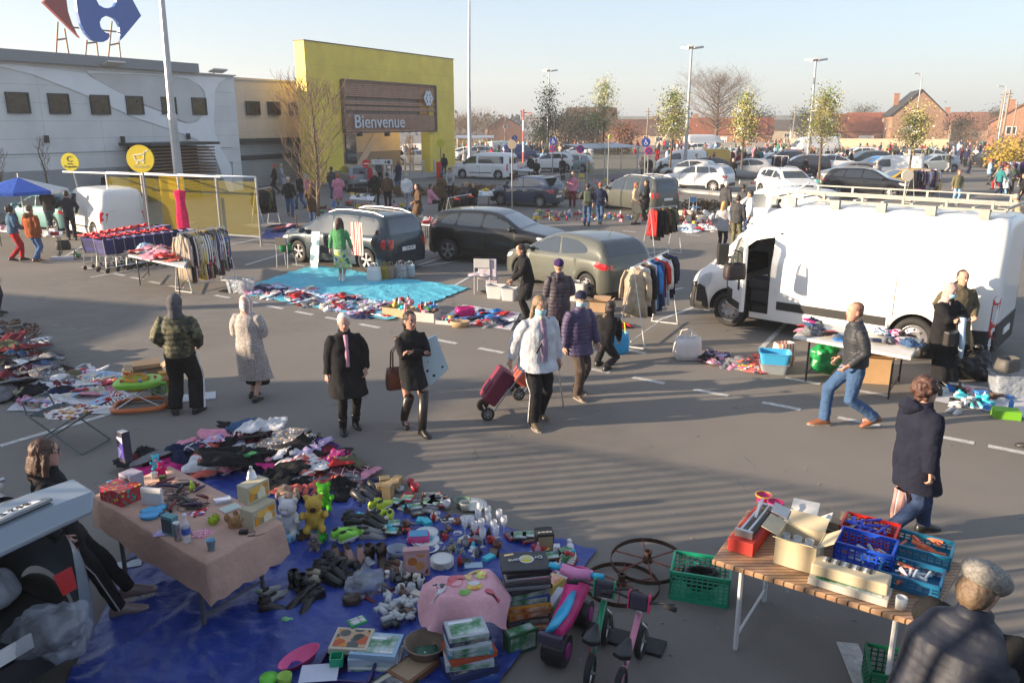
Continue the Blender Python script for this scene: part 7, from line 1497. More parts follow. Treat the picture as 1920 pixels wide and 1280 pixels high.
garment(TP2(380,1000),'pink','printed','wrapped in clear film on the pink table',None,GF,.6,Tz,random.Random(1)); garment(TP2(372,960),'red','floral','in the toy pile on the pink table',None,GF,.4,Tz,random.Random(2)); garment(TP2(300,1000),'lilac','printed','on the front edge of the pink table',None,GF,.35,Tz,random.Random(3))
# heap of clothes behind the table
PALH=['black','navy','black','white','grey','pink','lilac','black','khaki','red','coral','denim blue','maroon','white','purple','magenta']
w_='in the heap on the blue tarpaulin'; g_='clothes heaped on the blue tarpaulin'
heap(44,[(240,860),(480,820),(600,850),(330,905)],PALH,w_,g_,.20,2,sc=.85); heap(44,[(420,820),(600,838),(700,890),(560,930)],PALH,w_,g_,.24,3,sc=.85); heap(22,[(540,880),(690,890),(690,925),(560,960)],['black','black','coral','grey','white','navy'],w_,g_,.05,4,sc=.8)
for cn,k,px,py,s,z in [('white','',480,835,1.1,.14),('white','',520,832,1.1,.15),('navy','plaid',375,862,1.2,.10),('black','',590,860,1.5,.06),('khaki','',650,885,1.0,.08),('pink','floral',545,862,.9,.10),('black','',520,915,1.6,.05),('black','',545,905,1.5,.10),('denim blue','',450,822,.9,.1),('black','',440,822,1.1,.08),('coral','',575,935,.9,.05),('lilac','floral',410,855,.9,.12),('green','',430,880,1.1,.08),('black','',455,885,1.3,.10),('navy','',340,870,1.3,.06),('grey','',290,870,1.1,.05),('black','',235,880,1.0,.04),('black','',640,925,1.3,.02),('white','',570,893,.7,.1),('grey','',605,945,.9,.0)]:
 garment(G(px,py),cn,k,w_,g_,GM,s*.9,z*1.6+.03,random.Random(px),.25)
# soft toys
for lb,px,py,c,c2,h,rz,z,ly in [('big white teddy bear with dark red bow on the tarpaulin',545,1000,(.62,.62,.62),(.5,.5,.52),.40,-1.7,0,0),('beige teddy bear lying behind the white one',548,958,(.36,.25,.19),(.4,.3,.25),.34,-1.0,.05,1),('yellow soft toy lying face up beside the white bear',592,1000,(.55,.36,.07),(.06,.03,.02),.38,-1.4,.05,0),('lime green frog soft toy above the yellow one',610,962,(.10,.45,.03),(.2,.6,.08),.30,-1.5,.06,0),('pale blue teddy bear in front of the white bear',542,1020,(.25,.48,.60),(.4,.55,.62),.22,-1.6,0,1),
  ('green soft toy legs below the yellow one',602,1022,(.04,.35,.04),(.1,.4,.1),.20,-1.3,0,1),('grey-brown soft toy at the edge of the toy group',592,1030,(.22,.18,.16),(.3,.25,.2),.18,-1.6,0,0),('brown soft toy half under the yellow one',570,1018,(.10,.06,.03),(.2,.1,.05),.18,-1.2,0,1)]:
 plush(lb,G(px,py),z,c,c2,h,rz,True,bool(ly))
# shoes
BK=(.018,.017,.017)
for px,py,cn,c,rz,z,boot,sole in [(690,925,'white-laced black',(.05,.045,.05),-.6,.03,0,(.6,.6,.6)),(675,935,'black and white',(.05,.05,.055),-.9,.02,0,(.6,.6,.6)),(708,962,'neon yellow',(.42,.55,.03),1.2,.06,0,None),(722,978,'neon yellow',(.42,.55,.03),1.5,.03,0,None),(698,988,'black three-striped',BK,-.5,.04,0,None),(640,1020,'neon green',(.25,.65,.06),1.0,.06,0,(.6,.6,.6)),(664,1012,'neon green',(.22,.5,.06),2.2,.03,0,(.5,.5,.5)),
  (655,985,'black',BK,.4,.02,0,None),(640,1040,'brown leather',(.14,.06,.035),-1.3,0,0,(.05,.03,.02)),(665,1043,'dusty pink',(.30,.16,.13),-1.2,0,0,None),(620,1055,'black strapped',BK,.6,0,0,BK),(600,1072,'black strapped',BK,.2,0,0,BK),(640,1070,'black',BK,1.0,.02,0,BK),(660,1078,'black',BK,2.0,0,0,BK),(585,1090,'beige canvas',(.34,.30,.22),.1,0,0,(.4,.38,.3)),
  (560,1110,'black ankle',BK,.9,0,1,BK),(572,1135,'black low',BK,-1.9,0,0,BK),(590,1120,'black low',BK,-2.3,.02,0,BK),(510,1125,'white-spotted black',(.3,.3,.29),.9,0,0,BK),(500,1142,'black clog-like',BK,.4,0,0,BK),(705,1055,'dark brown ankle',(.055,.032,.02),-1.5,0,1,(.02,.015,.01)),(735,1070,'brown leather',(.12,.055,.03),-.2,0,0,(.03,.02,.01)),(660,1095,'black',BK,.2,0,0,BK),(690,1010,'grey',(.2,.2,.2),.3,0,0,None),(620,1090,'black',BK,-.5,.03,0,BK)]:
 shoes_at(px,py,cn,c,'in the shoe rows on the tarpaulin',z,rz,bool(boot),sole,sc=1.0)
# little toys and oddments
for px,py,lb,c in [(500,1047,'small pink rubber toy',(.7,.05,.25)),(514,1062,'small lilac plastic toy',(.3,.28,.5)),(487,1115,'small pale green toy string',(.3,.42,.33)),(536,1168,'tiny green token',(.2,.5,.2)),(672,1125,'pale piece of crockery',(.3,.3,.32))]:
 mb=MB(); mb.ball(0,0,.03,.045,.03,.03,10,6); mb.ball(.04,.01,.025,.025,.02,.022,8,5); solid('small_toy',mb,PLAST,lb+' on the bare part of the tarpaulin','toy',G(px,py,.01),col=c,smooth=True)
boxthing('paper_sheet','sheet of white paper on the tarpaulin by the front table leg','paper',G(243,1062),.3,.22,.13,.003,(.5,.53,.6),.03)
lathed('round_tin','dark brown round wicker tin between the black shoes','tin',G(660,1132),[(.001,0),(.07,0),(.08,.02),(.08,.07),(.07,.085),(.001,.09)],(.05,.03,.02))
o=remesh((lambda b:(b.ball(0,0,.12,.18,.15,.13),b.tube([(0,0,.2),(.02,.02,.3),(.05,.0,.34)],[.07,.03,.05],10),b)[-1])(MB()),.012,FILM,'plastic_bag'); folds(o,.05,7); o.materials.clear(); o.materials.append(FILM); tag(ob('plastic_bag',o,None,None,G(688,1115)),'crumpled clear plastic bag full of small things on the tarpaulin','bag')
rnd=random.Random(8)
for i in range(16): # white plumbing fittings and dark ones
 p=G(rnd.uniform(715,775),rnd.uniform(1140,1180)); mb=MB(); a=rnd.uniform(0,6); mb.tube([(-.05,0,.03),(.05,0,.03)],.026,12); mb.tube([(.05,0,.03),(.05,.05,.03)],.022,12); mb.lathe([(.03,-.002),(.03,.015)],x=.05,z=.02)
 solid('pipe_fitting',mb,PLAST,('white' if i%3 else 'dark grey')+' plastic pipe elbow in the pile beside the games','pipe fitting',p+Vector((0,0,.015+.03*(i%3))),a,'plastic pipe fittings in a pile',(.5,.52,.53) if i%3 else (.05,.055,.06),smooth=True)
for i in range(4):
 p=G(690+14*i,1128-6*i); mb=MB(); mb.tube([(-.1,0,.025),(.0,0,.03),(.1,.02,.025)],[.02,.022,.012],10); solid('kitchen_gadget',mb,PLAST,('dark red','short black','wine red','long black')[i]+' gadget before the clear plastic bag','gadget',p,-.8+i*.4,col=[(.15,.01,.02),BK,(.2,.01,.03),BK][i],smooth=True)
for i,(px,py) in enumerate([(752,1118),(772,1115),(790,1104),(738,1150)]): lathed('storage_jar',['white lidded jar','clear tall jar','white plastic beaker','small white pot'][i]+' behind the plumbing fittings','jar',G(px,py),[(.001,0),(.035,0),(.038,.1),(.03,.12),(.001,.125)],(.5,.52,.52),PLAST if i%2==0 else CLEARG)
# crockery, glasses, discs
for i,(px,py,r,c,lb) in enumerate([(783,978,.11,(.30,.24,.20),'round brown-rimmed shallow dish'),(800,1020,.13,(.6,.62,.64),'white plate with blue rim'),(812,1030,.12,(.6,.61,.63),'second white plate beside the pink lunch bag'),(805,1035,.1,(.62,.6,.58),'white plate with red berries on its rim'),(888,950,.15,(.6,.58,.54),'large oval cream dish'),(800,1006,.12,(.58,.6,.6),'white plate half under a pink case')]):
 lathed('plate',lb,'plate',G(px,py),[(.001,.006),(r*.6,.004),(r,.02),(r,.025),(r*.62,.012),(.001,.012)],c,PLAST,.01+.02*(i%2),n=28)
for k in range(6): lathed('plate','white plate with red berries in the stack by the pink recipe box','plate',G(829,1062),[(.001,.004),(.07,.004),(.11,.018),(.112,.021),(.07,.01),(.001,.01)],(.6,.6,.59),PLAST,.01+.012*k,'stack of berry-rimmed plates',n=28)
for px,py,r,h,c,lb in [(868,952,.09,.09,(.10,.17,.12),'cream bowl with a green band'),(872,958,.06,.10,(.5,.47,.4),'cream coloured planter pot'),(838,955,.045,.09,(.6,.6,.6),'white mug left of the banded bowl'),(820,970,.035,.05,(.6,.6,.6),'small plain white cup'),(835,982,.04,.06,(.05,.05,.05),'black-fronted low cup'),(855,985,.05,.06,(.3,.1,.04),'amber brown glass bowl'),(875,982,.07,.06,(.6,.6,.6),'white square deep bowl'),(842,1000,.02,.03,(.6,.6,.6),'tiny white saucer cup'),(858,1005,.045,.03,(.58,.58,.57),'white egg cup group dish'),(745,1045,.10,.09,(.25,.3,.36),'clear round bowl behind the pink recipe box'),(750,922,.05,.05,(.5,.55,.6),'small teapot with pale lid'),(765,935,.045,.06,(.5,.05,.06),'red and white striped cup'),(778,922,.05,.08,(.5,.04,.05),'red and white striped jar'),(770,910,.045,.06,(.5,.04,.05),'small red striped lidded jar')]:
 lathed('crockery',lb+' on the tarpaulin','crockery',G(px,py),[(.001,.004),(r*.7,0),(r,h),(r*.94,h),(r*.66,.01),(.001,.01)],c,PLAST,.012,n=22)
gl=[(.001,0),(.032,.001),(.03,.004),(.005,.012),(.004,.075),(.02,.095),(.034,.13),(.036,.16),(.030,.20),(.028,.20),(.033,.16),(.03,.13),(.001,.095)]
for i,(px,py) in enumerate([(897,992),(903,1010),(916,1000),(926,1012),(936,992),(915,985),(945,1004),(890,1015),(905,1028),(884,1003),(930,1024),(900,975),(872,1008)]):
 lathed('wine_glass','stemmed clear wine glass in the group at the tarpaulin edge','glass',G(px,py),gl,None,CLEARG,.02,'wine glasses at the tarpaulin edge',n=14)
lathed('amber_candle_jar','amber brown ribbed candle jar in front of the wine glasses','jar',G(932,1032),[(.001,0),(.04,0),(.045,.015),(.04,.03),(.046,.045),(.04,.06),(.042,.085),(.036,.085),(.03,.02),(.001,.02)],(.12,.035,.015),PLAST,.01)
for i in range(24):
 rnd2=random.Random(i); p=G(rnd2.uniform(838,872),rnd2.uniform(1018,1048)); mb=MB(); mb.lathe([(.001,0),(.012,0),(.014,.03),(.008,.045),(.001,.05)],n=7); mb.ball(0,0,.058,.011,.011,.011,7,5); solid('tiny_figurine',mb,PLAST,'tiny blue and gold ornament in the cluster behind the plates','figurine',p+Vector((0,0,.01)),group='cluster of tiny figurines',col=rnd2.choice([(.1,.25,.35),(.4,.27,.1),(.2,.3,.3),(.35,.3,.2)]))
books(815,945,16,'in the disc rows by the crockery',3); books(790,960,8,'in the disc rows by the crockery',4); books(730,1000,6,'near the neon shoes',5); books(980,1010,6,'at the tarpaulin corner',6); books(1050,1050,9,'at the far tarpaulin corner',9,); books(760,950,6,'in the disc rows by the crockery',11)
for i,(px,py) in enumerate([(715,925),(728,935),(738,920),(722,912),(745,912)]): boxthing('wooden_block_box','%s pale wooden tea-light house'%['front','rear','right','left','small single'][i],'wooden box',G(px,py),.4+i,.12,.10,.10 if i!=1 else .16,(.50,.36,.18),.02,mat=M('pale_wood',(.5,.36,.18),.7,nz=(8,.2),pat=pat_panel(.03,.02,.7)))
boxthing('pink_lunch_bag','pink zip lunch bag with blue lid between the plates','bag',G(785,1018),.1,.22,.16,.09,(.55,.06,.22),.02,bevel=.03,top=(.1,.3,.5))
boxthing('recipe_box','pale pink cookery box with biscuit pictures standing upright','box',G(782,1080),.15,.24,.08,.28,(.52,.30,.30),.01,face=M('biscuit_print',(.55,.35,.35),.5,pat=pat_bloom(['8a4a20','c89050','d8a0a0','b87030','d8a8a8'],9,.42)))
boxthing('kettle_box','black printed appliance box standing at the tarpaulin edge','box',G(1020,1030),.15,.17,.15,.20,(.02,.02,.02),.01,face=(.30,.24,.15),txt='Jardinière',tcol=(.6,.6,.6),ts=.035)
boxthing('blue_wash_bag','small dark blue bag with white emblem left of the laptops','bag',G(888,1068),.1,.20,.12,.04,(.02,.06,.2),.01,bevel=.015,top=(.3,.4,.5))
p=G(820,1000); mb=MB(); mb.tube([(.08*math.cos(k*1.1)*(1-.01*k),.06*math.sin(k*.9),.012+.004*(k%6)) for k in range(50)],.004,5); solid('tangled_cable',mb,PLAST,'tangle of black cable among the crockery','cable',(p.x+.1,p.y-.05,.01),col=(.012,.012,.013))
for i,(px,py,c) in enumerate([(960,1018,'pink'),(975,1022,'magenta'),(950,1008,'grey')]): garment(G(px,py),c,'','flat item at the tarpaulin corner',None,GF,.4,.01,random.Random(i),word='pouch')
# stacks of games and puzzles
def stack(px,py,rz,items,where,group,z=.012):
 rnd=random.Random(px)
 for i,(w,d,h,c,art,nm) in enumerate(items):
  p=G(px,py); boxthing('game_box',nm+' '+where,'game box',p+Vector((rnd.uniform(-.02,.02),rnd.uniform(-.02,.02),0)),rz+rnd.uniform(-.14,.14),w,d,h,c,z,top=art,group=group,face=art if rnd.random()<.6 else None,bevel=.002); z+=h+.002
 return z
SB=(.03,.08,.3); g2='stacked board games and puzzles'
z1=stack(985,1165,.25,[(.40,.28,.06,(.30,.05,.03),ART2,'dark red game box at the bottom'),(.40,.28,.05,(.05,.03,.03),ART3,'black game box low'),(.38,.27,.06,(.5,.2,.03),ART2,'orange game box'),(.38,.27,.05,(.55,.25,.02),ART2,'amber jigsaw box'),(.37,.27,.06,SB,ART1,'blue jigsaw box'),(.36,.26,.05,(.4,.45,.55),ART1,'white and blue puzzle box'),(.36,.26,.03,(.03,.03,.035),ART3,'dark flat box')],'in the stack under the laptops',g2)
for i,(c,hh) in enumerate([((.16,.17,.18),.03),((.05,.05,.055),.035),((.25,.27,.29),.03),((.02,.02,.022),.035)]): boxthing('laptop','%s closed laptop in the pile beside the pink blanket'%['steel grey','dark grey','silver','black'][i],'laptop',G(985,1165)+Vector((.0,.01*i,0)),.12+.04*i,.38,.27,hh,c,z1+.036*i,mat=PLAST if i!=2 else METAL,bevel=.006,top=None)
zl=z1+.036*4; t=boxthing('laptop','black laptop with round sticker and white lettering on top of the pile','laptop',G(985,1165)+Vector((-.01,.03,0)),.1,.40,.29,.03,(.012,.013,.016),zl,mat=PLAST,bevel=.008)
mb=MB(); mb.prism(circ(.02,.02,.062,24),lambda u,v,d:(u,v,.0315+d),.001); part('round_sticker',mb,MATTE,t,(.6,.6,.6)); mb=MB(); mb.prism(circ(.02,.02,.048,24),lambda u,v,d:(u,v,.033+d),.001); part('yellow_disc',mb,MATTE,t,(.55,.5,.02))
tm=text_mb('Dr Martens',.062,.0012); put(tm,Matrix.Translation((.01,.02,.0365))@Matrix.Rotation(PI+.15,4,'Z')); part('lettering',tm,MATTE,t,(.62,.62,.62)); mb=MB(); mb.box(-.12,.10,.032,.08,.025,.002,.2); part('paper_sticker',mb,MATTE,t,(.5,.42,.25))
z2=stack(880,1265,.30,[(.36,.27,.06,SB,ART1,'royal blue jigsaw box at the bottom'),(.38,.28,.06,(.02,.03,.10),ART3,'midnight blue game box'),(.36,.27,.06,(.45,.5,.55),ART1,'white castle puzzle box'),(.36,.26,.05,(.45,.08,.03),ART2,'red train puzzle box'),(.34,.25,.04,(.05,.3,.4),ART1,'turquoise puzzle box'),(.32,.24,.05,(.4,.45,.5),ART1,'white mountain puzzle box'),(.32,.24,.04,(.03,.05,.12),ART3,'navy puzzle box'),(.30,.22,.04,(.4,.42,.45),ART1,'upper white puzzle box')],'in the stack under the pink blanket',g2)
boxthing('game_box','green and blue plastic-wrapped toy box leaning beside the stacks','game box',G(975,1218),.5,.26,.10,.18,(.03,.12,.05),.01,face=ART1,top=ART1)
boxthing('game_box','yellow and blue toy box behind the laptops','game box',G(1035,1110),.9,.20,.15,.12,(.5,.38,.08),.01,top=ART2); boxthing('game_box','white crumpled film-wrapped pack behind the laptops','game box',G(1055,1095),.4,.16,.12,.08,(.45,.42,.48),.01); boxthing('game_box','long white and purple game box in the row behind the stack','game box',G(1040,1150),1.15,.30,.06,.16,(.45,.46,.52),.01,face=ART1)
z3=stack(705,1240,.0,[(.38,.30,.05,(.5,.52,.5),ART1,'cream bordered jigsaw box lowest'),(.38,.30,.06,(.4,.5,.6),ART1,'pale blue puzzle box'),(.36,.28,.04,(.3,.45,.6),ART1,'sky blue alpine puzzle box')],'in the leaning pile by the basket',g2)
boxthing('game_box','beige game box with an orange wheel picture on the leaning pile','game box',G(662,1232),-.08,.30,.27,.05,(.50,.45,.35),z3*.75,top=M('wheel_print',(.45,.3,.18),.5,pat=pat_bloom(['b05020','505050','c08030','303a30','c8b090'],11,.6)),group=g2)
boxthing('small_game_board','green plastic frame with white chequered centre lying on the beige game','game',G(672,1203),.6,.14,.10,.02,(.03,.35,.12),z3*.75+.055,top=M('check_print',(.5,.55,.5),.5,pat=pat_plaid),bevel=.004)
t=boxthing('game_box','brown wooden framed tray between the puzzles','game box',G(775,1262),.9,.34,.24,.05,(.22,.10,.05),.02,top=(.35,.25,.15),group=g2); boxthing('game_box','dark green gold-edged game box at the bottom edge','game box',G(735,1290),.8,.32,.24,.05,(.02,.05,.03),.01,top=ART3,group=g2)
lathed('fabric_basket','round beige fabric-lined basket with a green printed pack inside','basket',G(800,1235),[(.001,.01),(.13,.01),(.16,.14),(.175,.15),(.165,.155),(.125,.03),(.001,.03)],(.28,.22,.16),CLOTH,.01,n=26); boxthing('printed_pack','dark green printed pack lying in the round basket','pack',G(800,1240),.2,.18,.13,.05,(.02,.08,.05),.05,top=M('green_print',(.03,.12,.08),.5,pat=pat_bloom(['0a3020','c0c8c0','104030'],30,.3)))
boxthing('book','white book with a red diamond lying behind the blanket','book',G(760,1118),.5,.24,.18,.02,(.5,.45,.40),.01,top=(.5,.42,.35))
# pink blanket with animal pictures lying on the games
BLK_=[]; mb=MB(); q=[G(778,1150),G(955,1120),G(1000,1195),G(800,1215)]; c0=G(872,1212); vs=[]; n=26
for j in range(n+1):
 for i in range(n+1):
  u,v=i/n*2-1,j/n*2-1; r=max(abs(u),abs(v)); x=u*.34*(1+.10*math.sin(3*v+1)); y=v*.27*(1+.12*math.sin(4*u)); z=z2+.05+.07*(1-r*r)+.022*noise.noise(Vector((u*2.5,v*2.5,1)))*2-(max(0,r-.62)/.38)**1.3*.16*(1+.4*math.sin(u*4+v*3))
  vs.append((x,y,z))
mb.add(vs,[(j*(n+1)+i,j*(n+1)+i+1,(j+1)*(n+1)+i+1,(j+1)*(n+1)+i) for j in range(n) for i in range(n)])
t=solid('baby_blanket',mb,M('pink_fleece',(.66,.36,.40),.95,nz=(30,.08),bump=(40,.5,.01),spec=.2),'pale pink fleece blanket with pictures of young animals draped over the games','blanket',(c0.x,c0.y+.05,0),.15,smooth=True)
def bz(u,v):
 i=min(n,max(0,round((u+1)/2*n))); j=min(n,max(0,round((v+1)/2*n))); return Vector(vs[j*(n+1)+i])
def blob(nm,cu,cv,ru,rv,col,lift=.006):
 mb=MB(); K=16; P=[bz(cu+ru*math.cos(2*PI*k/K),cv+rv*math.sin(2*PI*k/K)) for k in range(K)]; ctr=bz(cu,cv)
 P=[Vector(((cu+ru*math.cos(2*PI*k/K))*.34,(cv+rv*math.sin(2*PI*k/K))*.27,P[k].z+lift)) for k in range(K)]; mb.add([Vector((cu*.34,cv*.27,ctr.z+lift+.002))]+P,[(0,1+k,1+(k+1)%K) for k in range(K)]); part(nm,mb,CLOTH,t,col)
for a in [(-.62,-.12,.20,.26,(.60,.62,.64),.006),(-.70,.12,.08,.09,(.10,.11,.13),.008),(-.50,.14,.08,.09,(.10,.11,.13),.008),(-.66,-.1,.05,.07,(.08,.08,.1),.010),(-.52,-.1,.05,.07,(.08,.08,.1),.010),(-.22,.12,.20,.34,(.62,.16,.19),.006),(-.06,.34,.12,.16,(.64,.20,.22),.008),(.22,-.18,.18,.20,(.62,.47,.12),.006),(.22,-.02,.14,.13,(.62,.62,.62),.009),(.22,-.30,.10,.08,(.6,.28,.08),.010),(.12,.45,.09,.30,(.60,.46,.22),.006),(.28,.62,.15,.11,(.58,.46,.2),.008),(.42,.38,.14,.13,(.45,.52,.18),.007),(.50,.36,.06,.06,(.62,.28,.15),.010),(.62,-.42,.18,.18,(.55,.14,.17),.006),(-.02,-.42,.14,.12,(.22,.42,.12),.006)]: blob('animal_print',*a[:4],a[4],a[5])
# bottom edge: pink bath, purple tray, pots
t=lathed('toy_bath','bright pink oval plastic bath at the bottom of the picture','toy',G(568,1250),[(.001,.01),(.10,.01),(.16,.09),(.17,.095),(.16,.085),(.10,.02),(.001,.02)],(.75,.10,.28),PLAST,.02,sy=.55,n=30); t.rotation_euler=(0,R(-15),.5)
crate('plastic_tray','dark purple shallow slotted tray at the bottom edge',G(650,1268),-.1,.42,.30,.08,(.03,.012,.10),.01)
boxthing('paper_sheet','white sheet of paper in the purple tray','paper',G(600,1280),.1,.28,.2,.004,(.55,.57,.66),.09); t=opencarton('flower_pot','small square green plastic pot on the papers',G(633,1262),.1,.09,.09,.07,(.02,.35,.18),.09,False,PLAST,'pot')
lathed('frisbee','lime green round disc at the bottom left of the goods','toy',G(505,1278),[(.001,.03),(.07,.03),(.075,.0),(.07,.035),(.001,.04)],(.15,.6,.05),PLAST,.01); lathed('watering_can','light green toy can beside the lime green lid','toy',G(535,1284),[(.001,0),(.05,0),(.055,.08),(.05,.08),(.001,.02)],(.3,.5,.06),PLAST,.01)
# ---- bikes, wheels and crate right of the tarpaulin
def ringmb(mb,c,r,t,axis,n=28,w=None):
 m=frame(c,*(axis)); mb.tube([m@Vector((r*math.cos(2*PI*k/n),r*math.sin(2*PI*k/n),0)) for k in range(n+1)],t if w is None else (t,w),8,False)
def bike(label,p,rz,col,col2,scale=1.0,shock=True):
 t=thing('balance_bike',label,'balance bike',p,rz); AX=(Vector((1,0,0)),Vector((0,0,1)))
 for x in (-.28,.30):
  mb=MB(); ringmb(mb,(x,0,.14),.115,.026,AX); w=part('wheel',mb,RUBBER,t,smooth=True); mb=MB(); ringmb(mb,(x,0,.14),.088,.008,AX)
  for k in range(8): a=2*PI*k/8; mb.tube([(x,0,.14),(x+.088*math.cos(a),0,.14+.088*math.sin(a))],.0025,4)
  mb.tube([(x,-.04,.14),(x,.04,.14)],.012,8); part('spokes',mb,METAL,w)
 mb=MB(); mb.tube([(.19,0,.46),(-.08,0,.27),(-.28,-.0,.17)],[.026,.024,.014],10); part('frame_tube',mb,PLAST,t,col,smooth=True)
 mb=MB(); mb.tube([(-.16,0,.24),(-.20,0,.38)],.014,8); part('seat_post',mb,METAL,t); mb=MB(); mb.loft([[(-.20+x*1.0,y,z) for x,y in [(-.10,0),(-.07,.07),(0,.06),(.12,.02),(.14,0),(.12,-.02),(0,-.06),(-.07,-.07)]] for z in (.37,.40,.415)]); part('saddle',mb,PLAST,t,(.02,.02,.022),smooth=True,bevel=.01)
 mb=MB(); mb.tube([(.17,0,.50),(.225,0,.34)],.02,8);
 for s in (1,-1): mb.tube([(.225,s*.015,.35),(.25,s*.05,.30),(.30,s*.05,.14)],.012,7)
 part('fork',mb,METAL,t,smooth=True)
 if shock: mb=MB(); mb.tube([(-.02,.03,.2),(-.12,.03,.18)],.018,8); part('spring',mb,PLAST,t,(.25,.07,.04))
 mb=MB(); mb.tube([(.13,-.27,.60),(.16,-.18,.61),(.165,-.05,.57),(.165,.05,.57),(.16,.18,.61),(.13,.27,.60)],.011,8); hb=part('handlebar',mb,BLACKP,t,smooth=True)
 for s in (1,-1): mb=MB(); mb.tube([(.14,s*.20,.60),(.125,s*.29,.60)],.019,8); part('grip',mb,RUBBER,hb,smooth=True); mb=MB(); mb.tube([(.16,s*.17,.60),(.21,s*.26,.585)],.006,5); part('brake_lever',mb,BLACKP,hb)
 mb=MB(); mb.box(.17,0,.565,.06,.15,.13,0,0,R(12)); mb.box(.205,0,.51,.04,.08,.06); part('handlebar_pad',mb,MATTE,t,(.035,.03,.05),bevel=.02)
 mb=MB()
 for s in (1,-1): mb.box(.173,s*.078,.568,.066,.010,.136,0,0,R(12))
 mb.box(.2,0,.592,.003,.05,.05); part('pad_trim',mb,MATTE,t,col2); return t
p1=G(1118,1262); bike('small green balance bike with dark pad standing on the asphalt',p1+Vector((.02,.10,0)),1.25,(.01,.22,.11),(.02,.28,.14))
p2=G(1195,1290); bike('small pink balance bike with dark pad beside the green one',p2+Vector((-.04,.10,0)),1.15,(.58,.22,.33),(.6,.04,.14),shock=False)
t=thing('toy_motorbike',"child's pink and light blue ride-on motorbike beside the game stacks",'toy motorbike',G(1065,1205)+Vector((0,.0,0)),1.15); AX=(Vector((1,0,0)),Vector((0,0,1)))
for x,r in ((-.26,.13),(.28,.12)):
 mb=MB(); mb.loft([[(x+a*math.cos(2*PI*k/24),h,r+a*math.sin(2*PI*k/24)) for k in range(24)] for a,h in ((r*.5,-.09),(r*.92,-.09),(r,-.05),(r,.05),(r*.92,.09),(r*.5,.09))]); w=part('wheel',mb,PLAST,t,(.018,.017,.02),smooth=False); mb=MB(); mb.loft([[(x+a*math.cos(2*PI*k/16),h,r+a*math.sin(2*PI*k/16)) for k in range(16)] for a,h in ((r*.45,-.10),(r*.5,-.095),(r*.5,.095),(r*.45,.10))]); part('hub',mb,PLAST,w,(.35,.03,.22))
b=MB(); b.tube([(-.36,0,.30),(-.15,0,.29),(.05,0,.34),(.2,0,.42),(.30,0,.36)],[(.06,.10),(.08,.11),(.09,.10),(.10,.12),(.07,.10)],14); me=remesh(b,.014,PLAST,'body_shell',3); ob('body_shell',me,t,(.62,.03,.20))
b=MB(); b.tube([(-.38,0,.375),(-.2,0,.365),(-.05,0,.385),(.06,0,.42)],[(.02,.085),(.03,.10),(.03,.085),(.02,.06)],14); part('seat',b,PLAST,t,(.03,.38,.65),smooth=True)
b=MB(); b.loft([[(.26+x,y,.46+z) for x,y,z in pts] for pts in ([(-.02,.12*math.cos(a),.10*math.sin(a)) for a in [PI*k/10 for k in range(11)]],[(.08,.10*math.cos(a),.08*math.sin(a)-.03) for a in [PI*k/10 for k in range(11)]])],True); part('windshield',b,PLAST,t,(.6,.03,.19),smooth=True)
b=MB(); b.tube([(.16,-.13,.56),(.17,0,.53),(.16,.13,.56)],[.045,.05,.045],10); part('handlebar',b,PLAST,t,(.62,.22,.42),smooth=True)
for s in (1,-1): b=MB(); b.tube([(.165,s*.12,.555),(.15,s*.23,.575)],.026,10); part('grip',b,PLAST,t,(.02,.42,.62),smooth=True)
b=MB(); b.box(-.40,0,.30,.05,.2,.09); part('tail_panel',b,PLAST,t,(.06,.05,.08),bevel=.015)
RUST=M('rusty_iron',(.07,.035,.022),.8,.2,nz=(9,.5)); REDR=M('red_rusty_spoke',(.20,.045,.03),.75,nz=(9,.4))
for i,(px,py,z,lb) in enumerate([(1165,1100,.03,'old rusty iron cart wheel lying lower left of its twin'),(1213,1072,.12,'old rusty iron cart wheel lying across its twin')]):
 p=G(px,py); t=thing('iron_wheel',lb,'iron wheel',p+Vector((0,0,z)),.3+i); mb=MB(); mb.loft([[(a*math.cos(2*PI*k/40),a*math.sin(2*PI*k/40),h) for k in range(40)] for a,h in ((.365,-.02),(.372,-.02),(.372,.025),(.365,.025),(.365,-.02))],False); part('rim',mb,RUST,t)
 mb=MB(); mb.lathe([(.001,-.01),(.05,-.01),(.05,.03),(.035,.04),(.035,.10),(.042,.10),(.042,.115),(.024,.115),(.024,.02),(.001,.02)],n=18,cap=False); part('hub',mb,RUST,t)
 for k in range(6): a=k*PI/3; mb=MB(); mb.tube([(.04*math.cos(a),.04*math.sin(a),.015),(.366*math.cos(a),.366*math.sin(a),.0)],.008,6); part('spoke',mb,REDR,t)
 t.scale=(.92,.92,.9)
 if i: t.rotation_euler=(R(3),R(-3),.5)
crate('folding_crate','bright green slotted crate with black hose inside under the slatted table',G(1312,1110),-.30,.50,.36,.28,(.01,.30,.16))
p=G(1312,1110); mb=MB(); mb.tube([((.13+.02*math.sin(k*.7))*math.cos(k*.55),(.10+.015*math.cos(k))*math.sin(k*.55),.05+.0022*k) for k in range(70)],.014,7); solid('coiled_hose',mb,RUBBER,'coil of black hose inside the green crate','hose',(p.x,p.y,.02),smooth=True)
boxthing('black_board','long flat black box lying behind the balance bikes','box',G(1170,1200),-.42,.66,.2,.03,(.018,.018,.02),.0,bevel=.008)
crate('folding_crate','green slotted crate standing at the bottom right edge',G(1690,1300),-.3,.5,.36,.26,(.005,.14,.06))
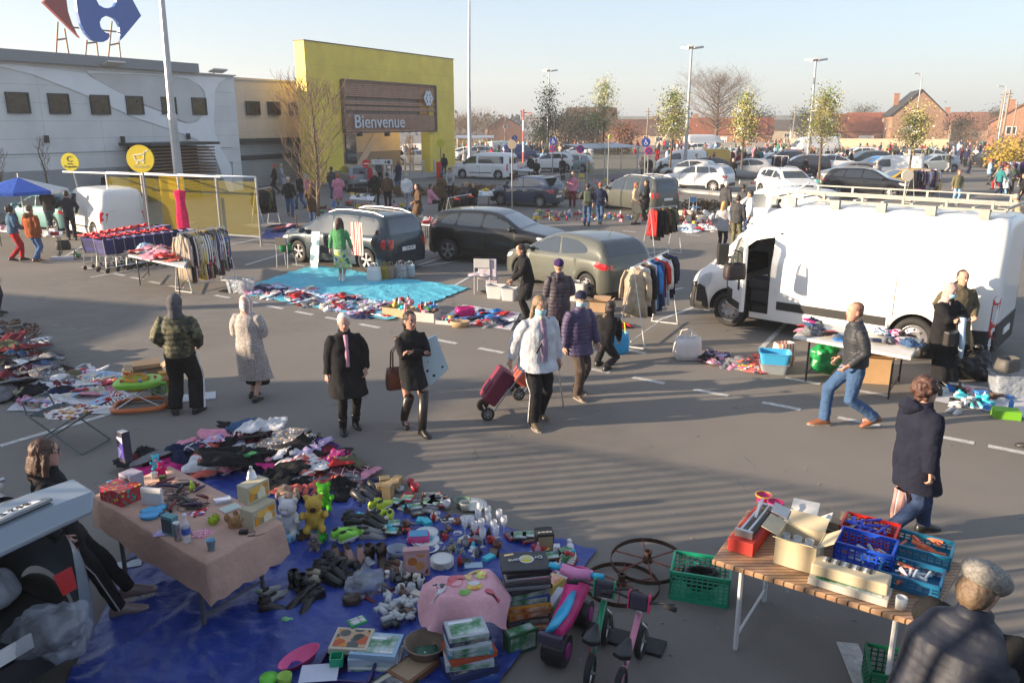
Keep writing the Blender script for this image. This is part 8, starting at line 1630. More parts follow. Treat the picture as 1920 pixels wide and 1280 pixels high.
# ---------------------------------------------------------------- silver hatchback with open tailgate (bottom left)
SF=hatch(3.9,1.66,1.46,.30,body=Body(3.9,1.66,1.46,[(0,.22),(.004,.30),(.02,.655),(.045,.76),(.10,.93),(.16,.965),(.32,1.0),(.48,.985),(.57,.93),(.75,.665),(.80,.645),(.92,.57),(.975,.50),(.995,.42),(1,.32)],[(0,.20),(.004,.29),(.02,.60),(.04,.645),(.15,.67),(.45,.635),(.76,.585),(.92,.52),(.985,.42),(1,.30)],(.165,.795),.30,.19,rc=.22),cladf=[[(-.8,.30),(.8,.30),(.78,.16),(-.78,.16)]],tail=[(.022,.64),(.06,.70),(.07,.46),(.022,.42)],rear=None); LF=3.9; SF['skip']=lambda sg,x,z,i:x<-LF/2+.15*LF and i>=8 and z>.36
hn=math.atan2(.43,-.9); rc=Vector((-3.50,4.62,0)); fw=Vector((math.cos(hn),math.sin(hn),0))
c=rc+fw*(LF/2); sf=vehicle('silver-blue hatchback with raised tailgate at the bottom left corner','car',SF,(.20,.24,.28),(c.x,c.y,0),hn)
mb=MB(); mb.box(-LF/2+.5,0,.52,.95,1.2,.05); mb.box(-LF/2+.98,0,.85,.1,1.25,.7); part('boot_lining',mb,DARK,sf)
tg=MB(); tg.loft([[(x,y*(1-.12*k),z) for x,y,z in [(-.0,-.66,0),(-.02,-.3,.035),(0,.3,.035),(0,.66,0),(0,.66,-.05),(0,-.66,-.05)]] for k in (0,)]+[[(-.45,y,z+.10) for y,z in [(-.68,0),(-.3,.03),(.3,.03),(.68,0),(.68,-.05),(-.68,-.05)]]]+[[(-.80,y,z+.06) for y,z in [(-.60,0),(-.3,.02),(.3,.02),(.60,0),(.58,-.05),(-.58,-.05)]],[(-.90,y,z-.02) for y,z in [(-.50,0),(-.3,.01),(.3,.01),(.50,0),(.48,-.04),(-.48,-.04)]]])
d=part('open_tailgate',tg,PAINT,sf,(.22,.26,.30),smooth=False,bevel=.03); d.location=(-LF/2+.30,-.08,1.44); d.rotation_euler=(0,R(8),0); d.scale=(.86,.92,1)
for nm,bx,mt,cl in (('plate_recess',(-.64,0,.105,.22,.62,.02),M('recess_grey',(.2,.22,.24),.4),None),('number_plate',(-.66,0,.118,.11,.50,.01),WHITE,None),('badge',(-.52,.48,.125,.03,.12,.008),CHROME,None)): mb=MB(); mb.box(*bx,0,0,R(3)); part(nm,mb,mt,d)
tm=text_mb('862 DCX',.10,.002); put(tm,Matrix.Translation((-.66,0,.126))@Matrix.Rotation(PI/2,4,'Z')); part('plate_lettering',tm,INK,d)
for y in (-.6,.6): mb=MB(); mb.tube([(-LF/2+.1,y,1.1),(-LF/2-.25,y,1.46)],.012,6); part('gas_strut',mb,BLACKP,sf)
mb=MB();
for y in (-.5,.5): mb.tube([(-LF/2+.45,y,1.52),(LF/2-1.4,y,1.52)],.016,6)
for x in (-LF/2+.5,-LF/2+1.0,-LF/2+1.5): mb.tube([(x,-.55,1.54),(x,.55,1.54)],.016,6)
part('roof_bars',mb,METAL,sf)
M4=Matrix.Translation(c)@Matrix.Rotation(hn,4,'Z')
for i,(x,y,z,r,mt,cl,lb) in enumerate([(-LF/2-.02,-.4,.34,.26,FILM,None,'big crumpled clear plastic sack hanging out of the car boot'),(-LF/2+.6,.1,.56,.18,CLOTH,(.20,.26,.32),'pale blue stuffed bag inside the car boot'),(-LF/2+.6,-.3,.56,.19,CLOTH,(.30,.32,.35),'white stuffed bag deep inside the car boot'),(-LF/2+.25,.32,.56,.2,CLOTH,(.015,.015,.02),'black bag at the right side of the car boot')]):
 b=MB(); b.ball(0,0,r*.7,r*1.1,r,r*.8); b.tube([(0,0,r),(.1,.05,r*1.6)],[r*.4,r*.1],8); me=remesh(b,.02,mt,'stuffed_bag',1); folds(me,.09,4.5,seed=i); me.materials[0]=mt; p=M4@Vector((x,y,z)); tag(ob('stuffed_bag',me,None,cl,p),lb,'bag')
# ---- slatted table at the right with its goods
PR_=[Vector((*G(*q,.78).xy,0)) for q in ((1335,1048),(1740,1172),(1806,1055),(1402,955))]
table('long roller table with orange wooden slats and white legs at the bottom right',PR_,.78,(.3,.15,.07),topmat=M('slatted_wood',(.35,.18,.09),.55,pat=pat_boards),legcol=(.6,.6,.6),lr=.02)
RZ=math.atan2((PR_[1]-PR_[0]).y,(PR_[1]-PR_[0]).x); TZ=.785
def t2(px,py): return G(px,py,TZ)
t=boxthing('tile_cutter','long red cardboard box carrying a silver and black tile cutter','tool box',t2(1413,1005),math.atan2((t2(1445,958)-t2(1372,1048)).y,(t2(1445,958)-t2(1372,1048)).x),.66,.20,.11,(.42,.03,.02),TZ,bevel=.004)
mb=MB(); mb.box(0,0,.125,.5,.12,.02); part('cutter_bed',mb,PLAST,t,(.02,.02,.02)); mb=MB(); mb.box(-.27,0,.15,.03,.14,.06); mb.box(.27,0,.15,.03,.14,.06); mb.tube([(-.27,.03,.17),(.27,.03,.17)],.009,6); mb.tube([(-.27,-.03,.17),(.27,-.03,.17)],.009,6); mb.tube([(0,0,.17),(.1,.0,.26),(.16,.0,.27)],.012,6); part('cutter_rails',mb,METAL,t)
for px,py,cl,cl2 in ((1430,948,(.75,.35,.03),'yellow-rimmed'),(1452,962,(.7,.04,.16),'pink-rimmed')): t=lathed('toy_pot',cl2+' pink toy pot at the left end of the roller table','pot',t2(px,py),[(.001,0),(.05,0),(.062,.09),(.07,.10),(.062,.10),(.05,.02),(.001,.015)],(.65,.03,.18),z=TZ); lathed('toy_ring',cl2+' toy ring on a pink pot','ring',t2(px,py),[(.064,.095),(.074,.098),(.074,.11),(.062,.11)],cl,z=TZ+.003)
opencarton('bottle_carton','cream open carton with dividers and glass jars on the roller table',t2(1497,1050),RZ,.30,.28,.22,(.5,.42,.28),TZ);
for i in range(6): lathed('glass_jar','small glass jar in the divided cream carton','jar',t2(1497,1050)+Vector((math.cos(RZ)*(-.09+.09*(i%3)),math.sin(RZ)*(-.09+.09*(i%3))+(.06 if i<3 else -.06),0)),[(.001,0),(.035,0),(.035,.15),(.03,.15),(.001,.02)],None,CLEARG,TZ+.02,'glass jars in the divided carton',n=12)
opencarton('white_carton','open white carton behind the jar carton',t2(1500,1002),RZ+.1,.22,.20,.15,(.55,.54,.52),TZ); opencarton('small_carton','small brown carton with a white lid piece left of the red crate',t2(1552,1000),RZ-.2,.18,.14,.08,(.36,.27,.18),TZ)
t=boxthing('old_typewriter','cream electronic keyboard lying on its printed box','keyboard',t2(1592,1100),RZ,.52,.17,.09,(.5,.42,.28),TZ+.06,bevel=.012)
for k in range(10): mb=MB(); mb.box(-.19+.035*k,.03,.093,.018,.06,.008); part('key',mb,PLAST,t,(.02,.02,.02) if k%2 else (.6,.6,.6))
boxthing('keyboard_box','printed white and grey box lying under the cream keyboard','box',t2(1592,1104),RZ,.54,.19,.055,(.45,.43,.38),TZ,top=ART1)
CR=[('red',1628,1012,(.55,.02,.01),0,.14),('bright blue',1620,1052,(.01,.07,.5),.0,.18),('teal blue',1728,1040,(.01,.16,.26),0,.11),('dark teal',1706,1092,(.01,.12,.24),0,.11)]
for nm,px,py,cl,dz,hh in CR:
 crate('stacking_crate','%s perforated plastic crate on the roller table'%nm,t2(px,py),RZ,.40,.28,hh,cl,TZ+dz); rnd=random.Random(px)
 for i in range(20 if nm=='red' else 12):
  mb=MB(); mb.tube([(-.06,0,0),(.06,.0,.0)],[(.009,.012),(.012,.016)],6); p=t2(px,py)+Vector((rnd.uniform(-.14,.14),rnd.uniform(-.09,.09),0)); cl2={'red':(.02,.06,.5)}.get(nm,rnd.choice([(.55,.55,.55),(.6,.12,.04),(.4,.45,.5)])); o=solid('wrapped_item',mb,PLAST,'%s wrapped item lying in the %s crate'%('blue' if nm=='red' else 'small',nm),'item',(p.x,p.y,TZ+.05+.05*rnd.random()+(.04 if nm=='red' else 0)),rnd.uniform(0,3),'wrapped items in the %s crate'%nm,cl2)
lathed('white_mug','white mug near the front edge of the roller table','mug',t2(1688,1140),[(.001,0),(.035,0),(.038,.09),(.034,.09),(.001,.01)],(.65,.64,.6),z=TZ)
# ---- bags and trolleys carried by the walkers
def hang(lb,cat,px,py,z,rz,w,d,h,col,**k): p=G(px,py); return bagthing(lb,cat,Vector((p.x,p.y,z)),rz,w,d,h,col,**k)
hang('brown and grey leather shoulder bag hanging at the side of the booted person','handbag',748,795,.52,.5,.30,.12,.30,(.14,.05,.03),hh=.30)
b=MB(); b.loft([[(x*s,0+y*.02,z) for x,y,z in [(-.02,-1,.40),(.12,-1,.46),(.24,-1,.10),(.06,-1,-.06),(-.14,-1,.08)]] for s in (1,)]+[[(x,.02,z) for x,z in [(-.02,.40),(.12,.46),(.24,.10),(.06,-.06),(-.14,.08)]]]); b.v=[v*1.35 for v in b.v]; p=G(800,795); solid('carrier_bag',b,M('carrier_print',(.5,.62,.68),.4,pat=pat_bloom(['101018','20506a','702828'],9,.18)),'white and pale blue printed carrier bag held by the person with folded arms','bag',(p.x,p.y,.66),.2)
hang('black soft handbag hanging at the front of the bearded walker','handbag',1022,775,.66,.3,.30,.12,.26,BLK,hh=.2)
def caddy(lb,px,py,rz,col,tilt=.62):
 t=thing('shopping_trolley',lb,'shopping trolley',G(px,py),rz); m=Matrix.Translation((0,0,.10))@Matrix.Rotation(tilt,4,'Y'); b=MB(); b.box(-.06,0,.38,.22,.34,.52,tp=1.05); b.box(-.17,0,.30,.06,.24,.2); put(b,m); part('fabric_bag',b,NYLON,t,col,bevel=.04)
 b=MB();
 for s in (1,-1): b.tube([m@Vector((.07,s*.14,.0)),m@Vector((.09,s*.14,.75)),m@Vector((.09,s*.10,.92))],.011,6)
 b.tube([m@Vector((.09,-.12,.92)),m@Vector((.09,.12,.92))],.017,6); b.tube([(0,-.22,.095),(0,.22,.095)],.01,6); part('frame',b,METAL,t)
 for s in (1,-1): w=wheel(t,0,s*.2,.095,.035,s,6)
 return t
caddy('dark red wheeled shopping trolley with patterned pocket pulled by the bearded walker',910,779,R(12),(.16,.01,.04)); caddy('orange-red wheeled shopping trolley just behind the bearded walker',968,742,R(10),(.45,.06,.03),.62)
a=G(1057,765); b=MB(); b.tube([(0,0,0),(-.13,.0,.85),(-.16,-.02,.88)],.012,7); b.tube([(-.135,-.05,.86),(-.135,.07,.86)],.016,7); solid('walking_cane',b,METAL,'metal walking cane with blue tip held by the bearded walker','cane',a)
hang('tartan shopping bag carried low by the person in the navy duffel coat','bag',1690,1000,.18,.6,.34,.16,.34,(.35,.2,.18),mat=PLAID,hh=.3)
# ---- left heap, walker, stool
PL_=['grey','navy','black','maroon','black','denim blue','grey','khaki','white']; PW_=['white','lilac','pink','pale blue','white','cream','red','grey']
sheet('white_groundsheet','white sheet under the baby clothes at the left edge','sheet',[(15,770),(95,690),(300,705),(205,778)],M('white_sheet',(.5,.5,.52),.7),.01,24)
gl_='in the large heap at the left edge'; heap(80,[(-70,760),(-70,640),(70,655),(150,740)],PL_,gl_,'clothes heaped at the left edge',.34,31,sc=1.05,pk=.2); heap(16,[(-60,680),(-60,630),(60,635),(90,670)],['white','pale blue','black','maroon','white'],gl_,'clothes heaped at the left edge',.08,32)
heap(60,[(40,770),(120,690),(240,705),(200,765)],PW_,'on the white sheet at left','baby clothes on the white sheet',.05,33,sc=.72,pk=.45)
SHG='shoes piled at the left edge'
for i in range(22): r_=random.Random(i+90); shoes_at(r_.uniform(-15,68),r_.uniform(606,648),'dark',r_.choice([BK,(.10,.04,.025),BK,(.25,.25,.26),(.12,.06,.03)]),'in the shoe pile at the left edge',.03*(i%3),group=SHG)
for lb,px,py,cl,h in [('cream fluffy soft toy at the front of the white sheet',35,748,(.45,.42,.28),.25),('pale green-cream soft toy beside the fluffy one',52,742,(.42,.45,.30),.25),('pink soft toy at the front corner of the white sheet',40,762,(.6,.25,.35),.22),('beige soft toy behind the folding stool',62,768,(.45,.36,.3),.24)]: plush(lb,G(px,py),.02,cl,None,h,-1.5,True,True)
opencarton('carton','open brown cardboard carton behind the baby walker',G(280,722),.5,.42,.30,.30,(.36,.25,.15),.0)
boxthing('toy_box','green printed toy box behind the baby walker','box',G(300,745),.3,.22,.08,.24,(.08,.4,.04),face=ART1); boxthing('toy_box','yellow-orange toy vehicle box beside the camouflage jacket','box',G(315,735),.6,.2,.14,.34,(.5,.25,.03),face=ART2); boxthing('toy_box','brown toy box right beside the striped trousers','box',G(325,762),.2,.2,.16,.2,(.3,.2,.12)); boxthing('framed_board','white framed board lying behind the striped trousers','board',G(372,745),.35,.5,.34,.02,(.5,.52,.55)); boxthing('toy_box','pale figurine box left of the brown carton','box',G(243,722),.1,.14,.1,.28,(.5,.45,.3),face=ART2)
t=thing('baby_walker','orange and lime green baby walker standing before the baby clothes','baby walker',G(265,765),.25); b=MB(); b.tube([(.36*math.copysign(abs(math.cos(a))**.5,math.cos(a)),.26*math.copysign(abs(math.sin(a))**.5,math.sin(a)),.06) for a in [2*PI*k/32 for k in range(33)]],[(.03,.04)]*33,8,False); part('base_ring',b,PLAST,t,(.55,.14,.03),smooth=True)
b=MB(); b.loft([[(w*math.copysign(abs(math.cos(a))**.6,math.cos(a)),w*.75*math.copysign(abs(math.sin(a))**.6,math.sin(a)),z) for a in [2*PI*k/28 for k in range(28)]] for w,z in ((.30,.36),(.33,.42),(.30,.45),(.17,.45),(.15,.36))],False); part('tray',b,PLAST,t,(.22,.50,.04),smooth=True)
b=MB(); b.lathe([(.16,.30),(.17,.47),(.15,.50),(.12,.34),(.001,.30)],x=-.02,cap=False); part('seat',b,CLOTH,t,(.55,.30,.06),smooth=True); b=MB()
for s in (1,-1): b.tube([(-.3,s*.2,.07),(.2,s*.18,.38)],.01,6); b.tube([(.3,s*.2,.07),(-.2,s*.18,.38)],.01,6)
part('crossed_legs',b,METAL,t)
for k in range(5): b=MB(); a=k*1.25; b.ball(.24*math.cos(a),.18*math.sin(a),.47,.025,.025,.025,8,6); part('toy_knob',b,PLAST,t,[(.6,.05,.05),(.05,.2,.6),(.6,.45,.02)][k%3],smooth=True)
t=thing('folding_stool','grey tubular folding stool with a printed cloth over its seat','stool',G(118,842)+Vector((0,.15,0)),-.25); b=MB()
for s in (1,-1): b.tube([(s*.42,-.25,.02),(s*.0-.3*s,-.25,.45),(s*-.3,.25,.45),(s*.42,.25,.02),(s*.42,-.25,.02)],.012,6)
b.tube([(-.36,-.22,.45),(-.42,-.2,.62),(-.42,.2,.62),(-.36,.22,.45)],.012,6); part('tube_frame',b,PLAST,t,(.10,.13,.13)); b=MB(); b.box(-.12,0,.46,.4,.46,.01); part('seat_canvas',b,CLOTH,t,(.06,.08,.08)); o=gar_mesh(77,.6,.5,.03,.3); o.materials[0]=M('triangle_print',(.55,.5,.48),.8,pat=pat_bloom(['7a2030','b07a20','e8e0d8','3a2030'],13,.5)); tag(ob('printed_cloth',o,None,None,G(118,842)+Vector((.12,.12,.465)),.2),'white cloth with maroon and ochre shapes on the folding stool','cloth')
# ---- turquoise stall
sheet('turquoise_tarpaulin','crinkled turquoise tarpaulin beside the dark people carrier','tarpaulin',[(430,548),(588,498),(879,541),(728,603)],TURQ,.03,70)
heap(150,[(450,548),(500,532),(752,575),(715,600)],['white','grey','white','pink','navy','cream','red','pale blue','maroon','lilac'],'along the front of the turquoise tarpaulin','clothes on the turquoise tarpaulin',.03,41,sc=.75,pk=.4)
sheet('white_groundsheet','white sheet with folded clothes right of the toy cartons','sheet',[(822,600),(868,572),(975,588),(958,620)],M('white_sheet',(.5,.5,.52),.7),.01,16); heap(26,[(850,602),(880,578),(965,588),(950,615)],['black','grey','white','red','navy','bright blue','pink'],'on the small white sheet','clothes on the small white sheet',.03,42,sc=.7)
opencarton('carton','long open brown carton of toys at the corner of the turquoise tarpaulin',G(748,592),-.4,.62,.34,.2,(.45,.33,.19),flaps=False); opencarton('carton','white open carton of toys right of the brown one',G(800,600),-.35,.5,.34,.2,(.5,.45,.42),flaps=False); opencarton('carton','small flat white carton of trinkets',G(838,606),-.3,.42,.24,.08,(.5,.5,.5),flaps=False); lathed('wicker_basket','shallow woven basket holding red trinkets','basket',G(842,606)+Vector((.25,-.3,0)),[(.001,.0),(.16,.0),(.21,.12),(.2,.13),(.15,.02),(.001,.01)],(.45,.32,.18),CARD,sy=.65)
o=bagthing('bright magenta soft bag beside the woven basket','bag',G(872,592),.3,.42,.26,.20,(.6,.01,.18),handles=False)
def bric(n,quad,where,seed,z=0,group=None,sc=1.0,pal=None):
 rnd=random.Random(seed)
 for i in range(n):
  p=bil(quad,rnd.random(),rnd.random()); kind=rnd.choice(BRK); cn=rnd.choice(pal or ['red','white','black','yellow','bright blue','green','pink','cream','brown','turquoise']); o=bpy.data.objects.new(kind[0],kind[1]); C.objects.link(o); o.location=(p.x,p.y,z); s=sc*rnd.uniform(.7,1.3); o.scale=(s,s,s); o.rotation_euler=(0,0,rnd.uniform(0,6)); o.color=col4(GN[cn]); tag(o,'%s %s %s'%(cn,kind[2],where),kind[3],group or 'bric-a-brac '+where)
def _bm(f,nm): b=MB(); f(b); return b.mesh(nm,PLAST,True)
BRK=[('toy',_bm(lambda b:(b.ball(0,0,.07,.08,.06,.07,10,6),b.ball(.05,0,.14,.045,.04,.04,8,6)),'toy'),'toy figure','toy'),('bottle',_bm(lambda b:b.lathe([(.001,0),(.04,0),(.042,.12),(.016,.17),(.016,.21),(.001,.21)],n=10),'bottle'),'bottle','bottle'),('small_box',_bm(lambda b:b.box(0,0,.05,.2,.13,.1),'small_box'),'box','box'),('bowl',_bm(lambda b:b.lathe([(.001,0),(.05,0),(.09,.07),(.08,.07),(.001,.01)],n=14,cap=False),'bowl'),'bowl','bowl'),('toy_vehicle',_bm(lambda b:(b.box(0,0,.05,.2,.1,.06),b.box(-.02,0,.1,.1,.09,.06),b.tube([(.06,-.055,.03),(.06,.055,.03)],.03,8),b.tube([(-.06,-.055,.03),(-.06,.055,.03)],.03,8)),'toy_vehicle'),'toy vehicle','toy')]
for m_ in (BRK[2][1],BRK[4][1]):
 for p_ in m_.polygons: p_.use_smooth=False
bric(22,[(730,590),(745,575),(775,580),(765,598)],'in the brown toy carton',1,.15,sc=.8); bric(20,[(782,600),(795,585),(822,590),(815,604)],'in the white toy carton',2,.15,sc=.8); bric(10,[(825,604),(838,596),(860,600),(850,612)],'in the flat trinket carton',3,.05,sc=.6)
bin_('storage_bin','clear plastic storage bin of clothes at the left corner of the turquoise tarpaulin',G(452,548),-.4,.62,.42,.34,None,FILM); heap(8,[(432,548),(440,536),(478,538),(470,552)],['black','brown','grey','pink'],'in the clear storage bin','clothes in the clear storage bin',.0,44,sc=.7)
for a in [('white bag with black print beside the people carrier wheel',702,528,.36,.22,.40,(.6,.6,.6),MATTE),('black and yellow bag in the row of shopping bags',722,524,.26,.2,.36,(.3,.22,.03),MATTE),('brown paper bag in the row of shopping bags',732,524,.22,.2,.38,(.28,.19,.13),CARD),('black and white newsprint bag in the row of shopping bags',752,522,.36,.24,.38,(.3,.3,.3),PRINT),('blue and white bag at the right end of the row of shopping bags',768,520,.3,.22,.34,(.35,.45,.5),PRINT)]: bagthing(a[0],'shopping bag',G(a[1],a[2]),-.3,a[3],a[4],a[5],a[6],a[7],hh=.1,name='shopping_bag')
def chair(lb,px,py,rz,fc,sc=None,cover=None,mat=METAL,h=.45):
 t=thing('folding_chair',lb,'chair',G(px,py),rz); b=MB(); b.box(0,0,h,.4,.4,.025); part('seat',b,MATTE,t,sc or fc); b=MB(); b.box(-.2,0,h+.32,.02,.38,.22); part('backrest',b,MATTE,t,sc or fc)
 for x in (-.18,.18):
  for y in (-.19,.19): b=MB(); b.tube([(x*1.15,y,0),(x,y,h),(x,y,h+.42)] if x<0 else [(x*1.15,y,0),(x,y,h)],.012,6); part('leg',b,MATTE,t,fc)
 return t
chair('light folding chair with a green bag on it beside the people carrier',538,500,1.2,(.5,.5,.52),(.03,.03,.03)); bagthing('bright green soft bag on the light folding chair','bag',G(538,500)+Vector((0,0,.465)),.3,.34,.26,.2,(.02,.22,.07),CLOTH,handles=False)
b=MB(); b.box(0,0,.52,.28,.03,1.05,0,R(-12)); solid('sun_shade',b,M('shade_print',(.3,.45,.5),.4,pat=pat_bloom(['101010','e0e0e0','3a6a7a','c0c8c8'],5,.5)),'tall folded printed sun shade leaning on the dark people carrier','sun shade',G(593,502),-.35)
b=MB(); b.loft([[(x+.01*math.sin(k*2),.02*math.sin(x*30+k),z) for x in (-.22,-.12,-.04,.04,.12,.22)] for k,z in enumerate((0,.3,.6,.9))],False,False); o=solid('striped_dress',b,STRIPE,'red and white striped dress hanging on the people carrier window','dress',G(672,516)+Vector((0,0,.55)),-.6,col=(.5,.06,.05))
chair('chair draped with a pale lilac cloth in front of the grey-green hatchback',907,549,1.4,(.4,.4,.4)); o=gar_mesh(5,.6,.6,.05,.6); tag(ob('draped_cloth',o,None,(.50,.45,.50),G(907,549)+Vector((0,0,.47))),'pale lilac cloth spread over the chair seat','cloth'); b=MB(); b.box(0,0,.62,.05,.46,.5); b.box(.05,-.1,.25,.04,.3,.5); o=solid('draped_cloth',b,CLOTH,'pale lilac cloth hanging over the chair back','cloth',G(907,549)+Vector((.1,-.16,0)),1.4,col=(.50,.45,.50),bevel=.03)
bin_('storage_bin','left clear plastic bin with black clothes before the hatchback',G(930,558),-.3,.42,.32,.3,(.5,.5,.5)); bin_('storage_bin','right clear plastic bin before the hatchback',G(955,562),-.3,.34,.30,.28,(.5,.5,.5)); heap(9,[(915,550),(920,538),(960,540),(965,555)],['black','white','black','bright blue'],'over the clear bins before the hatchback','clothes over the clear bins',.0,46,sc=.8)
bin_('tall_bin','white square bin standing by the hatchback door',G(1085,562),-.4,.42,.42,.42,(.55,.52,.5)); opencarton('carton','small brown carton with a black tray by the hatchback wheel',G(1125,582),-.3,.4,.34,.22,(.36,.24,.14)); heap(14,[(1090,640),(1110,600),(1160,610),(1150,655)],['black','white','red','grey'],'on the ground before the white clothes rail','clothes before the white clothes rail',.0,47,sc=.7)
bagthing('bright blue and yellow shopper leaning before the white clothes rail','shopping bag',G(1158,662),.5,.42,.2,.38,(.02,.30,.62),MATTE,hcol=(.7,.7,.05),name='shopping_bag')
# ---- clothes racks
def CL(names,pats=0,seed=0,n=None):
 r=random.Random(seed); n=n or len(names); return [(names[i%len(names)] if not seed else r.choice(names),r.choice(list(MATN)) if r.random()<pats else '') for i in range(n)]
WR=(.6,.6,.6)
rack('white tubular clothes rail in front of the grey-green hatchback',G(1182,652),G(1246,606),1.52,WR,CL(['beige','beige','white','black','brown','grey','white','bright blue','navy','denim blue','red','white','pale blue','white','black','navy','navy']),'on the white rail by the hatchback')
rack('long overloaded clothes rail of printed dresses in front of the cart shelter',G(345,548),G(430,528),1.45,WR,CL(['black','brown','yellow','navy','beige','denim blue','maroon','khaki'],.85,5,30),'on the overloaded rail at left',hang=(1.0,1.2))
rack('narrow white rail with a red top in the driving lane behind the hatchback',G(1215,482),G(1264,474),1.5,WR,CL(['red','black','black','brown','black','khaki','black'],.0,0),'on the rail with the red top'); rack('small clothes rail at the end of the cart shelter',G(484,428),G(514,420),1.5,WR,CL(['black','black','coral','khaki','black','brown','black'],0,3,9),'on the rail beside the cart shelter'); rack('white rail of dark and red clothes behind the black crossover',G(842,440),G(884,428),1.35,WR,CL(['red','black','pink','black'],0,3,12),'on the rail behind the black crossover')
rack('crowded clothes rail right of the glossy black sports utility car',G(1704,380),G(1752,374),1.65,WR,CL(['white','black','purple','black','red','navy','beige'],.2,4,16),'on the crowded rail right of the black car'); rack('clothes rail among the shoppers at far right',G(1872,352),G(1915,350),1.6,WR,CL(['black','white','maroon','purple'],.1,5,10),'on the rail at far right'); rack('distant clothes rail left of the garage tree',G(1445,332),G(1475,334),1.6,WR,CL(['navy','white','black','brown'],.1,6,8),'on the distant rail')
# ---- cart shelters and carts
YPL=M('yellow_acrylic',(.42,.34,.004),.08,alpha=.13,coat=1)
def shelter(lb,a,b,h,dep,np=4,side=-1,roof=True):
 d=b-a; L=d.length; t=thing('cart_shelter',lb,'shelter',(a+b)/2,math.atan2(d.y,d.x)); y=side*dep
 for i in range(np+1): x=-L/2+L*i/np; m_=MB(); m_.tube([(x,0,0),(x,0,h)],.04,7); m_.tube([(x,0,h),(x,y,h+.1)],.03,6); part('post',m_,METAL,t)
 for i in range(np): m_=MB(); m_.box(-L/2+L*(i+.5)/np,0,.35+(h-.5)/2,L/np-.1,.012,h-.5); part('yellow_panel',m_,YPL,t)
 m_=MB(); m_.tube([(-L/2-.15,0,h),(L/2,0,h)],.035,8); m_.tube([(-L/2-.15,y,h+.1),(L/2,y,h+.1)],.035,8); m_.tube([(-L/2,0,.32),(L/2,0,.32)],.03,6); part('rails',m_,GALV,t)
 if roof: m_=MB(); m_.box(0,y/2,h+.12,L+.5,dep+.5,.05,0,R(5)); part('roof',m_,GALV,t)
 return t
shelter('large cart shelter with yellow see-through panels and steel posts at left',G(214,442),G(490,462),2.3,1.6,4,-1,False); shelter('small cart shelter with sloping grey roof and yellow panels in the middle',G(1100,336),G(1194,330),2.2,2.2,3,1); shelter('far cart shelter with yellow panels right of the yellow gate',AT(858,300,92),AT(922,300,92),2.4,2,3,1)
b=MB(); b.box(0,0,1.25,.9,.02,1.9); p=G(345,445); solid('orange_panel',b,M('orange_acrylic',(.50,.30,.01),.15,alpha=.85,coat=1),'opaque orange-yellow panel inside the large cart shelter','panel',p+Vector((-.2,-.1,0)),-.1)
def cart(p,rz,first=None):
 if first: return dup(first,p,rz)
 t=thing('shopping_cart','blue shopping cart with red handle nested beside the cart shelter','shopping cart',p,rz,'shopping carts nested by the shelter'); b=MB(); b.loft([[(x,y,z) for x,y in ((x0,-w),(x1,-w),(x1,w),(x0,w))] for x0,x1,w,z in ((-.3,.38,.20,.50),(-.36,.45,.25,.92))],False); part('basket',b,M('cart_blue_mesh',(.010,.010,.075),.6,pat=pat_panel(.04,.04,2.6,0,.009)),t)
 b=MB();
 for s in (1,-1): b.tube([(-.36,s*.24,.95),(-.32,s*.22,.48),(.35,s*.18,.42),(.40,s*.16,.16)],.012,5); b.tube([(-.34,s*.24,.16),(.4,s*.16,.16)],.012,5); b.tube([(-.33,s*.22,.46),(-.36,s*.24,.16)],.012,5)
 part('chassis',b,METAL,t); b=MB(); b.tube([(-.42,-.26,1.0),(-.42,.26,1.0)],.024,7); b.ball(-.42,0,1.03,.05,.07,.045,8,5); part('handle',b,PLAST,t,(.55,.01,.02),smooth=True)
 for x,y in ((-.34,.24),(-.34,-.24),(.40,.16),(.40,-.16)): b=MB(); b.tube([(x,y-.012,.06),(x,y+.012,.06)],.06,10); part('caster',b,RUBBER,t)
 return t
c0_=None
for r_,(a,b_,n) in enumerate([((190,503),(300,478),9),((215,508),(330,490),8)]):
 a,b_=G(*a),G(*b_); d=b_-a; h_=math.atan2(d.y,d.x)
 for i in range(n):
  q=cart(a+d.normalized()*(.30*i),h_,c0_)
  c0_=c0_ or q
  if q is not c0_: q.name='shopping_cart'
P=[Vector((*G(*q,.78).xy,0)) for q in ((240,478),(345,500),(360,475),(262,460))]; table('white folding table piled with clothes in front of the shopping carts',P,.78,(.6,.6,.58));
r_=random.Random(3)
for i in range(26): q=P[0].lerp(P[1],r_.random()).lerp(P[3].lerp(P[2],r_.random()),r_.random()*.9); garment(q,r_.choice(['pink','white','red','turquoise','cream','grey','coral','pale blue']),r_.choice(['','','floral','printed']),'on the white table by the shopping carts','clothes piled on the white table by the carts',GM,.85,.79+.1*r_.random(),r_,.3)
b=MB(); b.loft([[(w*math.cos(a),d_*math.sin(a),z) for a in [2*PI*k/8 for k in range(8)]] for w,d_,z in ((.03,.02,1.75),(.2,.04,1.7),(.15,.04,1.3),(.2,.04,.9),(.21,.04,.3))]); solid('pink_dress',b,CLOTH,'bright pink long dress hanging from a post of the cart shelter','dress',G(354,457)+Vector((0,-.3,.12)),.1,col=(.75,.02,.12))
